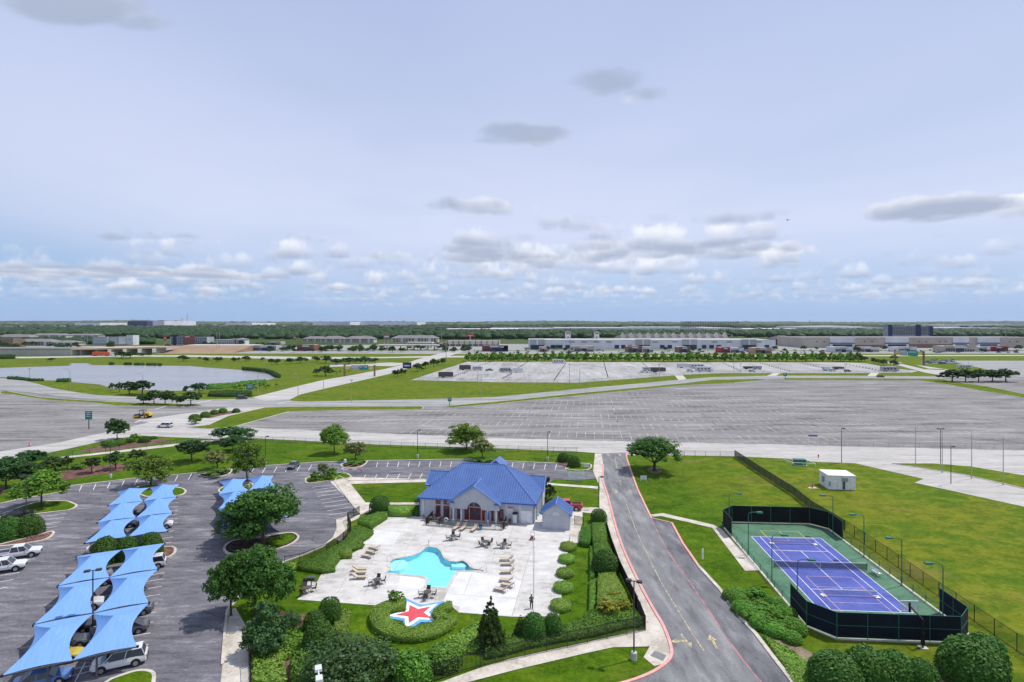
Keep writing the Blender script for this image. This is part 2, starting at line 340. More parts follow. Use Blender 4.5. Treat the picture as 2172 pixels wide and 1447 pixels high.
def sheet(name, pts, z, mat, parent=None, kind='structure', holes=()):
    bm = bmesh.new(); edges = []
    for loop in [pts] + list(holes):
        vs = [bm.verts.new((p[0], p[1], z)) for p in loop]
        edges += [bm.edges.new((vs[i], vs[(i+1) % len(vs)])) for i in range(len(vs))]
    if holes: bmesh.ops.triangle_fill(bm, use_beauty=True, use_dissolve=False, edges=edges)
    else: bm.faces.new(bm.verts[:])
    bmesh.ops.recalc_face_normals(bm, faces=bm.faces[:])
    bm.normal_update()
    if bm.faces and sum(f.normal.z * f.calc_area() for f in bm.faces) < 0: bmesh.ops.reverse_faces(bm, faces=bm.faces[:])
    me = bpy.data.meshes.new(name); bm.to_mesh(me); bm.free(); me.materials.append(MATS[mat])
    o = link(name, me, parent)
    if kind and parent is None: o['kind'] = kind
    return o
def offset(pts, d, closed):
    n = len(pts); out = []
    for i in range(n):
        a = pts[i-1] if (closed or i > 0) else pts[i]; b = pts[(i+1) % n] if (closed or i < n-1) else pts[i]
        t = Vector((b[0]-a[0], b[1]-a[1])); t = t.normalized() if t.length > 1e-9 else Vector((1, 0))
        out.append(Vector((pts[i][0] - t.y*d, pts[i][1] + t.x*d, 0)))
    return out
def strip(mb, pts, w, z0, z1, closed=False):        # raised ribbon of width w along pts
    L = offset(pts, w/2, closed); Rr = offset(pts, -w/2, closed); n = len(pts); vs = []
    for i in range(n): vs += [(L[i].x, L[i].y, z0), (L[i].x, L[i].y, z1), (Rr[i].x, Rr[i].y, z1), (Rr[i].x, Rr[i].y, z0)]
    fs = []
    for i in range(n if closed else n-1):
        a = 4*i; b2 = 4*((i+1) % n)
        fs += [(a, a+1, b2+1, b2), (a+1, a+2, b2+2, b2+1), (a+2, a+3, b2+3, b2+2)]
    if not closed: fs += [(0, 3, 2, 1), (4*n-4, 4*n-3, 4*n-2, 4*n-1)]
    return mb.add(vs, fs)
def kerb(pts, closed=False, w=.32, h=.15, mat='walk_concrete', name='kerb', parent=None):
    o = mk(name, strip(MB(), pts, w, -.05, h, closed), mat, parent)
    if parent is None: o['kind'] = 'structure'
    return o
def seglines(mb, segs, w, z):
    for a, b in segs:
        d = Vector((b[0]-a[0], b[1]-a[1])); 
        if d.length < .05: continue
        d.normalize(); n = Vector((-d.y, d.x))*w/2
        mb.quad((a[0]-n.x, a[1]-n.y, z), (b[0]-n.x, b[1]-n.y, z), (b[0]+n.x, b[1]+n.y, z), (a[0]+n.x, a[1]+n.y, z))
    return mb
def inside(p, poly):
    x, y = p[0], p[1]; r = False; n = len(poly); j = n-1
    for i in range(n):
        a, b = poly[i], poly[j]
        if (a[1] > y) != (b[1] > y) and x < (b[0]-a[0])*(y-a[1])/(b[1]-a[1]) + a[0]: r = not r
        j = i
    return r
# ================================================================== GROUND
POOL_PX = cs('B', (1050, 838), (1078, 812), (1066, 796), (1072, 772), (1095, 756), (1130, 750), (1200, 737), (1245, 718), (1272, 692), (1300, 685), (1345, 694), (1370, 715), (1383, 748), (1410, 767), (1450, 771), (1485, 764), (1512, 776), (1532, 800)) + cs('C', (560, 1015), (630, 1036), (420, 1037), (340, 1172), (155, 1166), (180, 1102), (120, 1078), (0, 1070)) 
POOL = Gs(POOL_PX)
far_w = 16000
gout = [(-far_w, -300), (far_w, -300), (far_w, 15000), (-far_w, 15000)]
ground = sheet('ground', gout, 0.0, 'grass', holes=[POOL])
# one wide paved area: left lot, crossing, main road, big lot
P0 = [(-700, 800), (0, 801.8), (44, 806), (79, 814), (114, 824), (147, 830), (203, 838), (285, 842), (422, 848), (500, 847), (536, 843), (614, 846), (616, 850.6), (645, 852), (899, 847), (1050, 842.3), (1230, 824.8), (1450, 804.8), (1510, 800), (1636, 797), (1800, 797), (1995, 799), (2100, 790), (2600, 780),
      (2900, 1180), (2172, 1075), (1940, 1024), (1959, 1016), (1814, 983), (1732.6, 980), (1664.5, 973), (1557, 968), (1436, 966), (1335, 966), (1275, 962), (1222, 958), (1080, 952), (800, 943), (545, 930), (465, 932), (330.7, 925.7), (298, 924), (231, 933), (174, 945.5), (99.5, 961.7), (0, 979), (-500, 1070)]
lot = sheet('parking_lot', Gs(P0), .012, 'lot_paving')
tl = [(-700, 1100), (-500, 1040), (0, 958), (124, 939), (224, 917), (330, 893), (400, 904), (516, 907), (738, 917), (1100, 931), (1330, 937), (1580, 942), (2172, 956), (2900, 972)]
road = sheet('main_road', Gs(tl + P0[24:-1] + [(-500, 1068)]), .022, 'road_concrete')
cross = sheet('crossing_road', Gs([(286, 893), (470, 866), (560, 852), (640, 853), (560, 872), (470, 893), (420, 906), (330, 897)]), .020, 'road_concrete')
farE = [(-700, 800), (0, 801.8), (44, 806), (79, 814), (114, 824), (147, 830), (203, 838), (285, 842), (422, 848), (536, 846), (616, 850.6), (645, 852), (899, 847), (1050, 842.3), (1230, 824.8), (1450, 804.8), (1510, 800), (1636, 797), (1800, 797), (1995, 799)]
nearE = [(2000, 804), (1800, 802), (1663, 801.6), (1630, 803.6), (1510, 805.5), (1450, 813), (1230, 834), (1050, 852.5), (950, 861), (900, 862.5), (640, 863), (500, 864), (430, 862), (330, 855), (250, 851), (150, 843), (60, 832), (0, 826), (-700, 812)]
sheet('lateral_road', Gs(farE + nearE), .026, 'road_grey')
avL = [(536, 843), (632, 819), (687, 806), (746, 796), (818, 782.5), (853, 774), (884, 763), (925, 752), (960, 744)]
avR = [(1000, 743), (976, 748), (945, 757.6), (895, 771.4), (866, 781.5), (829, 792.6), (774, 805.5), (700, 822), (637, 837), (614, 848), (560, 850)]
sheet('avenue', Gs(avL + avR), .030, 'road_concrete')
sheet('frontage_road', Gs([(-600, 757), (60, 757), (250, 754), (400, 753.5), (640, 757), (800, 757.5), (930, 755), (1400, 754), (2900, 752.2), (2900, 754), (1400, 756.5), (930, 758.5), (800, 760), (640, 762.5), (400, 757), (250, 756.5), (60, 760), (-600, 760)]), .016, 'road_concrete')
sheet('frontage_road', Gs([(-600, 744), (900, 744.5), (2900, 744.5), (2900, 750.2), (1400, 750.2), (930, 751), (640, 750), (400, 750), (250, 750.5), (-600, 752)]), .018, 'road_grey')
sheet('side_road', Gs([(700, 772.5), (830, 769), (866, 771), (835, 777), (795, 776), (700, 778)]), .018, 'road_concrete')
RVL = [(871, 806.4), (1050, 811), (1227, 812), (1450, 795), (1529, 791.7), (1800, 791.7), (1932, 790.7), (1948, 787), (1905, 783), (1834.6, 770.5), (1772, 768.6), (1400, 768.7), (1050, 766.8), (994.6, 766)]
rvlot = sheet('caravan_lot', Gs(RVL), .014, 'rv_concrete')
sheet('access_road', Gs([(1860, 766), (1905, 768), (2010, 784), (2060, 790), (2000, 797), (1960, 790), (1905, 775)]), .018, 'road_concrete')
sheet('storage_yard', Gs([(2010, 765), (2600, 766), (2900, 805), (2160, 800), (2120, 790)]), .016, 'road_grey')
for (a, b2) in (((1636, 797.5), (1648, 791.5)), ((1848, 798), (1856, 791)), ((1448, 806), (1440, 796.5))):
    sheet('lot_entrance', Gs([(a[0]-9, a[1]), (a[0]+9, a[1]), (b2[0]+9, b2[1]), (b2[0]-9, b2[1])]), .021, 'walk_concrete')
MATS['retail_paving'] = MATS['road_grey']
sheet('retail_parking', Gs([(-200, 735), (640, 733), (960, 730), (2900, 728), (2900, 743.5), (-200, 743.5)]), .010, 'road_grey')
# pond
POND = [(-700, 783), (0, 780.6), (74, 778), (147, 776), (150, 770.5), (186, 770.5), (195, 774.5), (276, 775), (400, 776.4), (442, 779.7), (516, 785), (575, 794.4), (588.5, 802), (562, 808), (525, 810), (494, 815.6), (442, 818.4), (438, 826), (403, 829), (368, 830), (313, 828.5), (239, 825), (212, 816.5), (184, 814), (151, 811), (121.5, 808), (86.6, 807), (16.6, 801), (0, 800.5), (-700, 798)]
o = sheet('pond', Gs(POND), .02, 'pond_water')
bank = [p for p in Gs(POND)]
kerb(bank, True, 1.6, .12, 'bare_soil', 'pond_bank')
# raised grass islands in the paving
def island(px, mat='grass', h=.12, kmat='walk_concrete', sm=3, name='grass_island', kw=.35, world=None):
    w = world or Gs(px); w = smooth(w, sm, True) if sm > 1 else w
    o = sheet(name, w, h, mat); kerb(w, True, kw, h + .03, kmat, 'kerb', o); return o
island(cs('F', (0, 45), (60, 40), (350, 95), (700, 118), (1080, 138), (1700, 155), (1720, 168), (1250, 172), (990, 165), (800, 142), (400, 118), (100, 70), (0, 62)), sm=1)
island(cs('G', (-10, 272), (130, 255), (260, 195), (500, 140), (700, 134), (1530, 132), (1548, 142), (1530, 152), (1000, 158), (660, 166), (400, 238), (290, 268), (130, 280)), sm=1)
island([(945, 862), (1050, 852.8), (1230, 834.3), (1450, 813.4), (1510, 806), (1600, 804.4), (1629, 805.8), (1555, 812.6), (1450, 818), (1240, 838.3), (1050, 857.5), (960, 865)], sm=1)
island([(1665, 806.2), (1663, 802.4), (1800, 802.6), (1995, 804), (2026, 811), (2094, 820), (2172, 836), (2600, 880), (2600, 905), (2172, 844), (2085, 830), (2002, 814.7), (1949, 807.4), (1772, 806.6)], sm=1)
island(cs('H', (1150, 748), (1450, 748), (1750, 770), (2172, 842)) + [(2700, 1100), (2700, 1150)] + cs('H', (2172, 942), (1700, 835), (1330, 775)), sm=1)
sheet('grass_strip', Gs(cs('N', (325, 560), (420, 545), (560, 580), (760, 640), (1000, 650), (1010, 662), (700, 650))), .03, 'grass')
# near lots
LOT = [(-260, 1110), (0, 1069), (35, 1061), (127, 1045), (139, 1032.5), (276, 1016.4), (430, 1002.7), (490, 997), (558, 989), (674, 981), (780, 978), (996, 974.7), (1065, 978), (1201, 984.6), (1200, 996.5), (1217, 1001.7), (1270, 996.5), (1284, 1012), (1225, 1020), (1177, 1016), (1165, 1024), (902, 1017), (741, 1020), (718, 1010), (709, 1020), (738, 1058.5), (762, 1089), (737, 1097), (715, 1104), (716, 1123), (708, 1142), (684, 1161), (647, 1177), (605, 1192), (535, 1235), (482, 1296), (477, 1340), (472, 1411), (455, 1560), (-500, 1560)]
nlot = sheet('near_parking_lot', Gs(LOT), .016, 'asphalt')
kerb(Gs(LOT[1:15]), False)
kerb(Gs(LOT[20:35] + LOT[35:38]), False)
sheet('pavement', Gs([(700, 1022), (712, 1014), (741, 1012), (905, 1017), (905, 1023), (744, 1027), (778, 1070), (792, 1084), (765, 1092), (738, 1060)]), .05, 'walk_concrete')
sheet('pavement', Gs([(482, 1296), (500, 1290), (528, 1340), (530, 1560), (455, 1560), (472, 1411), (477, 1340)]), .05, 'walk_concrete')
sheet('pavement', Gs([(715, 1104), (737, 1097), (765, 1092), (760, 1100), (735, 1112), (737, 1130), (722, 1150), (708, 1142), (716, 1123)]), .05, 'walk_concrete')
sheet('pavement', Gs(cs('C', (1110, 318), (1240, 330), (1500, 348), (1555, 352), (1555, 372), (1500, 366), (1110, 336))), .05, 'walk_concrete')
sheet('pavement', Gs(cs('C', (1060, 505), (1110, 500), (1200, 500), (1440, 520), (1560, 522), (1560, 575), (1430, 560), (1430, 640), (1400, 810), (1325, 810), (1330, 640), (1340, 545))), .045, 'walk_concrete')
sheet('pavement', Gs(cs('B', (845, 440), (1240, 440), (1240, 452), (960, 452), (960, 470), (900, 470))), .045, 'walk_concrete')
island([(1212, 990)] + cs('C', (1310, 170), (1480, 168), (1500, 195), (1470, 218), (1380, 222), (1300, 212)), sm=2)
sheet('planting_bed', smooth(Gs(cs('C', (1215, 150), (1290, 145), (1400, 172), (1415, 195), (1370, 208), (1310, 196), (1240, 172))), 3, True), .16, 'mulch')
# drive
DL = [(1276, 962), (1279.7, 994.5), (1278, 1017), (1289, 1051), (1300.5, 1096.5), (1319, 1157), (1349.6, 1225), (1383.6, 1289), (1406, 1327), (1421, 1365), (1424, 1391), (1410, 1410), (1372, 1433), (1300, 1456), (1100, 1500)]
DR = [(1331, 960), (1329, 970), (1338, 998), (1353, 1040), (1381.7, 1100), (1425, 1110), (1448, 1153), (1482, 1202), (1527, 1251), (1572, 1312), (1603, 1346), (1637, 1391), (1675, 1440), (1740, 1530), (1760, 1560)]
DLw = smooth(Gs(DL), 4); DRw = smooth(Gs(DR[:4]), 4) + Gs(DR[4:])
drive = sheet('drive_road', DLw + [Vector((-2, 44, 0)), Vector((32, 44, 0))] + DRw[::-1], .028, 'drive_asphalt')
REDL = [(1381.7, 1101), (1404, 1148), (1430, 1190), (1466, 1240), (1500, 1290), (1536, 1345), (1575, 1400), (1614, 1447), (1700, 1560)]
sheet('parking_bay_strip', Gs(REDL + DR[:4:-1] + [DR[5]]), .034, 'bay_asphalt')
kerb(DLw[3:], False, .34, .15, 'curb_red', 'red_kerb'); kerb(DRw[:17], False, .34, .15, 'curb_red', 'red_kerb'); kerb(DRw[16:], False, .45, .15, 'walk_concrete')
SW = [(1262, 962), (1276, 963), (1281, 994), (1280, 1018), (1290, 1051), (1302, 1096.5), (1320, 1157), (1351, 1225), (1385, 1289), (1407, 1327), (1422, 1365), (1425, 1391), (1410, 1408), (1388, 1414), (1365, 1395), (1378, 1372), (1368, 1344), (1364, 1318), (1338, 1263), (1312, 1202), (1295, 1157), (1285, 1111), (1270, 1081), (1272, 1032), (1258, 1000)]
sheet('pavement', Gs(SW), .046, 'walk_concrete')
sheet('pavement', Gs([(1374, 1336), (1378, 1372), (1300, 1374), (1240, 1387), (1100, 1420), (985, 1450), (900, 1480), (840, 1470), (940, 1446), (1020, 1417), (1100, 1393), (1240, 1363), (1350, 1338)]), .050, 'walk_concrete')
sheet('kerb_ramp', Gs(cs('D', (395, 1272), (458, 1300), (440, 1332), (368, 1302))), .054, 'drive_asphalt')
sheet('pavement', Gs(cs('D', (370, 508), (440, 500), (720, 565), (770, 590), (980, 822), (900, 824), (745, 620), (715, 582), (430, 516), (385, 520))), .046, 'walk_concrete')
# markings on the drive
mb = MB(); YC = Gs(cs('D', (170, 185), (185, 270), (205, 345), (235, 450), (290, 600), (370, 770), (430, 890), (520, 1040), (600, 1170), (670, 1273)))
seglines(mb, list(zip(YC[3:-1], YC[4:])) + [(YC[0], YC[1]), (YC[1].lerp(YC[2], .6), YC[2])], .12, .040); mk('centre_line', mb, 'yellow_paint', drive)
mb = MB(); RW = Gs(REDL); seglines(mb, list(zip(RW[:-1], RW[1:])), .15, .041); mk('red_line', mb, 'red_paint', drive)
def arrow(px, head, L, turn=False, s=1.0):
    p = G(px); d = Vector(head).normalized(); n = Vector((-d.y, d.x)); mb = MB()
    def pt(a, b): return (p.x + d.x*a*s + n.x*b*s, p.y + d.y*a*s + n.y*b*s, .042)
    mb.quad(pt(-L/2, -.16), pt(L*.12, -.16), pt(L*.12, .16), pt(-L/2, .16)); mb.add([pt(L*.1, -.55), pt(L/2, 0), pt(L*.1, .55)], [(0, 1, 2)])
    if turn: mb.quad(pt(-.3, -.2), pt(.1, -.2), pt(.1, -1.0), pt(-.3, -1.0)); mb.add([pt(-.65, -1.0), pt(.45, -1.0), pt(-.1, -1.9)], [(0, 1, 2)])
    mk('lane_arrow', mb, 'yellow_paint', drive)
arrow(c('D', 570, 1218), (.13, -1), 3.0, True, .95); arrow(c('D', 722, 1222), (.05, 1), 3.0, False, .95)
for q, hd in (((177, 378), -1), ((257, 380), 1), ((135, 173), -1), ((198, 173), 1)): arrow(c('D', *q), (.1*hd, hd), 3.0, False, .9)
# ------------------------------------------------------------------ stall and lane markings
U = Vector((.991, -.134, 0)); V = Vector((.134, .991, 0))
BIG = Gs([(535, 905), (612, 875), (900, 869), (960, 866), (1240, 839.5), (1450, 819.5), (1560, 813.5), (1660, 808), (1948, 809), (2172, 846), (2600, 905), (2600, 962), (2172, 954), (1580, 940), (1330, 935), (1100, 929), (738, 915)])
org = G((1086, 930)); segs = []; rng = random.Random(3)
for r in range(7):
    v0 = 3 + r*17.5
    for i in range(-70, 110):
        a = org + U*(i*2.75) + V*v0; b2 = a + V*10.6
        if inside(a, BIG) and inside(b2, BIG) and not (r > 1 and i > 45 and rng.random() < .6):
            if i % 12 == 0 and r < 5: segs.append((a - V*7, b2 + V*7) if inside(a - V*7, BIG) and inside(b2 + V*7, BIG) else (a, b2))
            else: segs.append((a, a + V*4.9)); segs.append((a + V*5.7, b2))
mb = seglines(MB(), segs, .15, .024); mk('stall_lines', mb, 'worn_white_paint', lot)
mb = MB(); edge = Gs(tl[6:]); seglines(mb, list(zip(edge[:-1], edge[1:])), .5, .034)
for row, (yo) in enumerate((-6.5, -10.5, -15)):
    for i in range(-16, 26):
        a = G((1086, 931)) + U*(i*11.5 + (row*4)) + V*yo
        if inside(a, Gs(tl + P0[24:-1])) : seglines(mb, [(a, a + U*(4.2))], .2, .034)
mk('lane_lines', mb, 'worn_white_paint', road)
mb = MB()
for a, b2 in (((395, 893), (420, 890)), ((330, 868), (352, 862)), ((418, 855), (448, 849)), ((590, 856), (617, 850.5)), ((286, 897), (300, 891))):
    seglines(mb, [(G(a), G(b2))], .5, .036)
mk('stop_lines', mb, 'white_paint', cross)
segs = []
def bays(p, q, n, d, skip=()):                        # n+1 stall lines along p-q, each towards offset d (pixels)
    for i in range(n+1):
        if i in skip: continue
        t = i/n; a = Vector((p[0]+(q[0]-p[0])*t, p[1]+(q[1]-p[1])*t)); segs.append((G(a), G((a.x+d[0], a.y+d[1]))))
bays(c('F', 700, 842), c('F', 1060, 803), 3, (-6, 13)); bays(c('F', 1175, 790), c('F', 1635, 745), 4, (-7, 13))
bays(c('G', 30, 575), c('G', 30, 575), 1, (-8, 12)); bays(c('G', 430, 538), c('G', 810, 517), 5, (-7, 12)); bays(c('G', 950, 510), c('G', 950, 510), 1, (-4, 7))
bays(c('G', 1245, 496), c('G', 2080, 492), 12, (-3, 11)); bays(c('C', 870, 155), c('C', 1220, 172), 4, (-3, 12)); bays(c('G', 1165, 582), c('G', 1540, 570), 5, (-6, 11)); bays(c('C', 1125, 275), c('C', 1125, 275), 1, (-3, 10))
segs += [(cg('B', *a), cg('B', *b2)) for a, b2 in (((640, 354), (762, 338)), ((650, 371), (775, 353)), ((660, 388), (785, 368)), ((670, 406), (800, 386)), ((688, 424), (818, 404)), ((698, 444), (832, 424)), ((710, 464), (850, 445)), ((725, 486), (870, 464)), ((738, 508), (888, 486)))]
segs += [(cg('A', *a), cg('A', *b2)) for a, b2 in (((255, 315), (460, 288)), ((262, 338), (440, 318)), ((265, 366), (418, 347)), ((275, 395), (392, 378)), ((0, 716), (132, 695)), ((0, 760), (93, 743)), ((0, 804), (50, 796)), ((60, 640), (172, 625)), ((120, 620), (206, 605)), ((200, 530), (270, 520)))]
for i in range(7): segs.append((cg('A', 1150, 192+i*27), cg('A', 1222, 188+i*27)))
for (y, x) in ((408, 1195), (450, 1188), (486, 1180), (640, 1146), (697, 1130), (738, 1123), (790, 1110), (845, 1096), (905, 1083), (966, 1070), (1033, 1054), (1110, 1033), (1190, 1018), (1272, 1000)):
    segs.append((cg('A', x, y), cg('A', x-150 - (y-400)*.5, y + 22 + (y-400)*.09)))
segs += [(cg('A', 1000, 1272), cg('A', 430, 1422)), (cg('A', 585, 1312), cg('A', 515, 1447))]
for i in range(9): segs.append((cg('B', 130, 424+i*26), cg('B', 205, 415+i*26)))
mk('stall_lines', seglines(MB(), segs, .12, .022), 'white_paint', nlot)
# islands of the near lot
island(cs('A', (-60, 310), (20, 292), (250, 215), (440, 206), (500, 222), (525, 240), (470, 268), (330, 285), (60, 316)), sm=3)
isl = island(cs('A', (-80, 520), (0, 505), (290, 432), (350, 415), (368, 428), (330, 462), (240, 487), (60, 512)), mat='mulch', sm=3)
island(cs('A', (980, 520), (1060, 525), (1180, 520), (1205, 545), (1180, 580), (1110, 600), (900, 600), (700, 560), (600, 560), (640, 500), (800, 500)), mat='mulch', sm=2)
island(cs('A', (930, 120), (1030, 95), (1200, 110), (1262, 125), (1270, 150), (1200, 172), (1000, 175)), sm=3)
island(cs('A', (720, 1460), (900, 1385), (990, 1372), (1050, 1390), (1055, 1440), (1020, 1500), (800, 1540)), sm=3)
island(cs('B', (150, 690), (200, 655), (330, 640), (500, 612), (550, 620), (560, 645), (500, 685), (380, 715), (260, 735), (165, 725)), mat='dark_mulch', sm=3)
sheet('grass_patch', smooth(Gs(cs('B', (390, 655), (500, 618), (540, 628), (535, 650), (470, 685), (420, 690))), 3, True), .14, 'grass')
island(cs('B', (118, 380), (140, 355), (280, 330), (310, 345), (300, 365), (160, 388)), sm=2)
island(cs('G', (770, 620), (800, 595), (1000, 570), (1060, 585), (1055, 605), (900, 625), (790, 640)), sm=2)
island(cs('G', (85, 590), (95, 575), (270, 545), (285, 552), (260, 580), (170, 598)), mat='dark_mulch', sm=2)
island(cs('G', (1012, 530), (1015, 508), (1160, 490), (1168, 505), (1130, 530), (1040, 540)), mat='mulch', sm=2)
def bed(px, mat='mulch', z=.03, sm=3): return sheet('planting_bed', smooth(Gs(px), sm, True), z, mat)
bed(cs('F', (690, 550), (760, 525), (900, 500), (1150, 480), (1400, 445), (1430, 465), (1250, 500), (1000, 540), (720, 558)))
bed(cs('F', (0, 860), (150, 845), (340, 760), (560, 720), (640, 700), (900, 670), (1150, 650), (1180, 665), (1100, 705), (900, 745), (560, 800), (430, 850), (200, 900), (0, 925)))
sheet('footpath', Gs(cs('F', (510, 603), (900, 560), (1300, 510), (1600, 478), (1870, 448), (1880, 462), (1500, 508), (1000, 565), (560, 612))), .04, 'walk_concrete')
bed(cs('G', (110, 195), (180, 170), (330, 158), (335, 170), (210, 192), (130, 210)))
bed(cs('D', (1000, 1180), (1140, 1200), (1230, 1260), (1323, 1310), (1420, 1370), (1420, 1450), (1330, 1440), (1200, 1320), (1060, 1240)), 'bare_soil')
bed(cs('E', (1290, 1330), (1500, 1290), (1640, 1280), (2000, 1330), (1980, 1430), (1700, 1460), (1200, 1460)), 'bare_soil')
bed(cs('J', (540, 640), (700, 670), (860, 690), (830, 850), (700, 1000), (640, 1300), (620, 1500), (160, 1500), (160, 1050), (400, 700)), 'mulch')
bed([(1372, 996), (1386, 991), (1402, 995), (1400, 1003), (1384, 1005)], 'bare_soil')
# ------------------------------------------------------------------ pool deck
DECK = Gs([(822.7, 1090), (891, 1088), (1150, 1090), (1215, 1112), (1209, 1126), (1204, 1173), (1201, 1195), (1196, 1226), (1191, 1263), (1185.6, 1308), (1086, 1309), (973, 1300), (955, 1284), (925, 1290), (862, 1277), (838, 1278), (805.6, 1285.6), (630, 1272.4), (650, 1254), (640, 1245), (655, 1234), (672, 1236), (681, 1219.5), (703.6, 1198.7), (771.6, 1161), (794, 1119)])
deck = sheet('pool_deck', DECK, .05, 'deck_concrete', holes=[POOL])
mb = MB()
for i in range(len(DECK)):
    a, b2 = DECK[i], DECK[(i+1) % len(DECK)]; mb.quad((a.x, a.y, -.02), (b2.x, b2.y, -.02), (b2.x, b2.y, .05), (a.x, a.y, .05))
mk('deck_edge', mb, 'deck_concrete', deck)
sheet('deck_slab', Gs(cs('B', (925, 672), (940, 622), (985, 600), (1140, 610), (1098, 678))), .055, 'deck_new', deck)
sheet('deck_slab', Gs([(1000, 1214)] + cs('C', (940, 1118), (862, 1400), (428, 1368), (440, 1325), (300, 1292), (345, 1190), (432, 1045))), .055, 'deck_new', deck)
sheet('deck_slab', Gs(cs('B', (1135, 855), (1225, 862), (1272, 878), (1278, 892), (1235, 940), (1190, 985), (1100, 960), (1120, 925))), .055, 'deck_new', deck)
mb = MB(); strip(mb, POOL, .42, .03, .075, True); mk('pool_coping', mb, 'walk_concrete', deck)
js = [((170, 735), (1330, 805)), ((1030, 790), (1035, 1220)), ((1010, 880), (860, 1400)), ((-300, 690), (160, 740)), ((240, 720), (170, 830)), ((880, 650), (830, 800)), ((540, 1050), (470, 1225)), ((0, 900), (-180, 1150)), ((740, 800), (700, 960)), ((1070, 1250), (1260, 1235)), ((1020, 1020), (1285, 1030)), ((400, 1225), (900, 1260))]
PM('deck_joint', (.27, .26, .24), .9)
mk('joint', seglines(MB(), [(cg('C', *a), cg('C', *b2)) for a, b2 in js] + [(cg('B', 1225, 615), cg('B', 1170, 700)), (cg('B', 830, 870), cg('B', 780, 950)), (cg('B', 1000, 830), cg('B', 930, 960))], .05, .059), 'deck_joint', deck)
# pool: basin, steps and water
pool = thing('swimming_pool', (0, 0, 0), 0, 'turquoise free-form swimming pool set into the pale deck', 'pool')
PM('pool_plaster', (.50, .80, .88), .6, var=.06, scale=.7); PM('pool_step', (.70, .86, .90), .6, var=.05)
mb = MB(); n = len(POOL)
for i in range(n):
    a, b2 = POOL[i], POOL[(i+1) % n]; mb.quad((a.x, a.y, .04), (b2.x, b2.y, .04), (b2.x, b2.y, -.7), (a.x, a.y, -.7))
mk('basin_wall', mb, 'pool_plaster', pool)
sheet('basin_floor', offset(POOL, 0, True), -.7, 'pool_plaster', pool)
sheet('water', POOL, -.10, 'pool_water', pool)
for k, (rr, zz) in enumerate(((2.0, -.2), (1.45, -.4))):
    cc_ = cg('B', 1108, 782); pts = [(cc_.x + rr*.9*math.cos(t*.5236), cc_.y + rr*math.sin(t*.5236)) for t in range(12)]
    mk('step', MB().prism(pts, -.69, zz), 'pool_step', pool)
a = cg('C', 165, 1140); b2 = cg('C', 350, 1140); mk('step', MB().prism([a, b2, cg('C', 338, 1168), cg('C', 158, 1162)], -.69, -.25), 'pool_step', pool)
a = cg('C', 370, 965); mk('step', MB().prism([a, cg('C', 470, 955), cg('C', 495, 975), cg('C', 470, 990), cg('C', 375, 985)], -.69, -.25), 'pool_step', pool)
# star emblem set in the hedge garden
sc_ = Vector((-11.63, 68.4, 0))
star = thing('star_emblem', sc_, 0, 'flat red star with white and blue borders inside the round hedge', 'emblem')
def starpts(r, k=.42): return [(r*(1 if i % 2 == 0 else k)*math.cos(R(117 + 36*i)), r*(1 if i % 2 == 0 else k)*math.sin(R(117+36*i))) for i in range(10)]
PM('star_blue', (.12, .36, .72), .6); PM('star_white', (.82, .82, .82), .6); PM('star_red', (.62, .07, .09), .6)
mk('blue_border', MB().prism(starpts(4.5, .47), .02, .10), 'star_blue', star); mk('white_border', MB().prism(starpts(3.35, .46), .03, .14), 'star_white', star); mk('red_star', MB().prism(starpts(2.25, .44), .04, .18), 'star_red', star)
# ================================================================== VEGETATION
def leafmesh(name, ctr, nrm, size, rng, mat, aspect=.65):
    n = len(ctr); nrm = nrm / (np.linalg.norm(nrm, axis=1, keepdims=True) + 1e-9)
    r = rng.normal(size=(n, 3)); a = np.cross(nrm, r); a /= (np.linalg.norm(a, axis=1, keepdims=True) + 1e-9); b = np.cross(nrm, a)
    s = (size * rng.uniform(.6, 1.35, n))[:, None] * .5
    v = np.stack([ctr - a*s - b*s*aspect*.6, ctr + a*s*.2 - b*s*aspect, ctr + a*s + b*s*aspect*.5, ctr - a*s*.3 + b*s*aspect], 1).reshape(-1, 3)
    return v
def rawmesh(name, verts, mat, extra=None):
    """quads from verts (4 per face) plus an optional (verts, faces) core, one material"""
    nq = len(verts)//4; ev, ef = extra if extra else ([], [])
    me = bpy.data.meshes.new(name)
    allv = np.concatenate([verts, np.array(ev, float).reshape(-1, 3)]) if len(ev) else verts
    me.vertices.add(len(allv)); me.vertices.foreach_set('co', allv.astype(np.float32).ravel())
    lens = [4]*nq + [len(f) for f in ef]; idx = list(range(4*nq)) + [i + 4*nq for f in ef for i in f]
    me.loops.add(len(idx)); me.loops.foreach_set('vertex_index', idx)
    me.polygons.add(len(lens)); st = np.concatenate([[0], np.cumsum(lens)[:-1]]).astype(int)
    me.polygons.foreach_set('loop_start', st); me.update(calc_edges=True); me.validate()
    me.materials.append(MATS[mat]); return me
def sph(rng, n, zmin=-1.0):
    z = rng.uniform(zmin, 1, n); t = rng.uniform(0, 6.2832, n); r = np.sqrt(1 - z*z)
    return np.stack([r*np.cos(t), r*np.sin(t), z], 1)
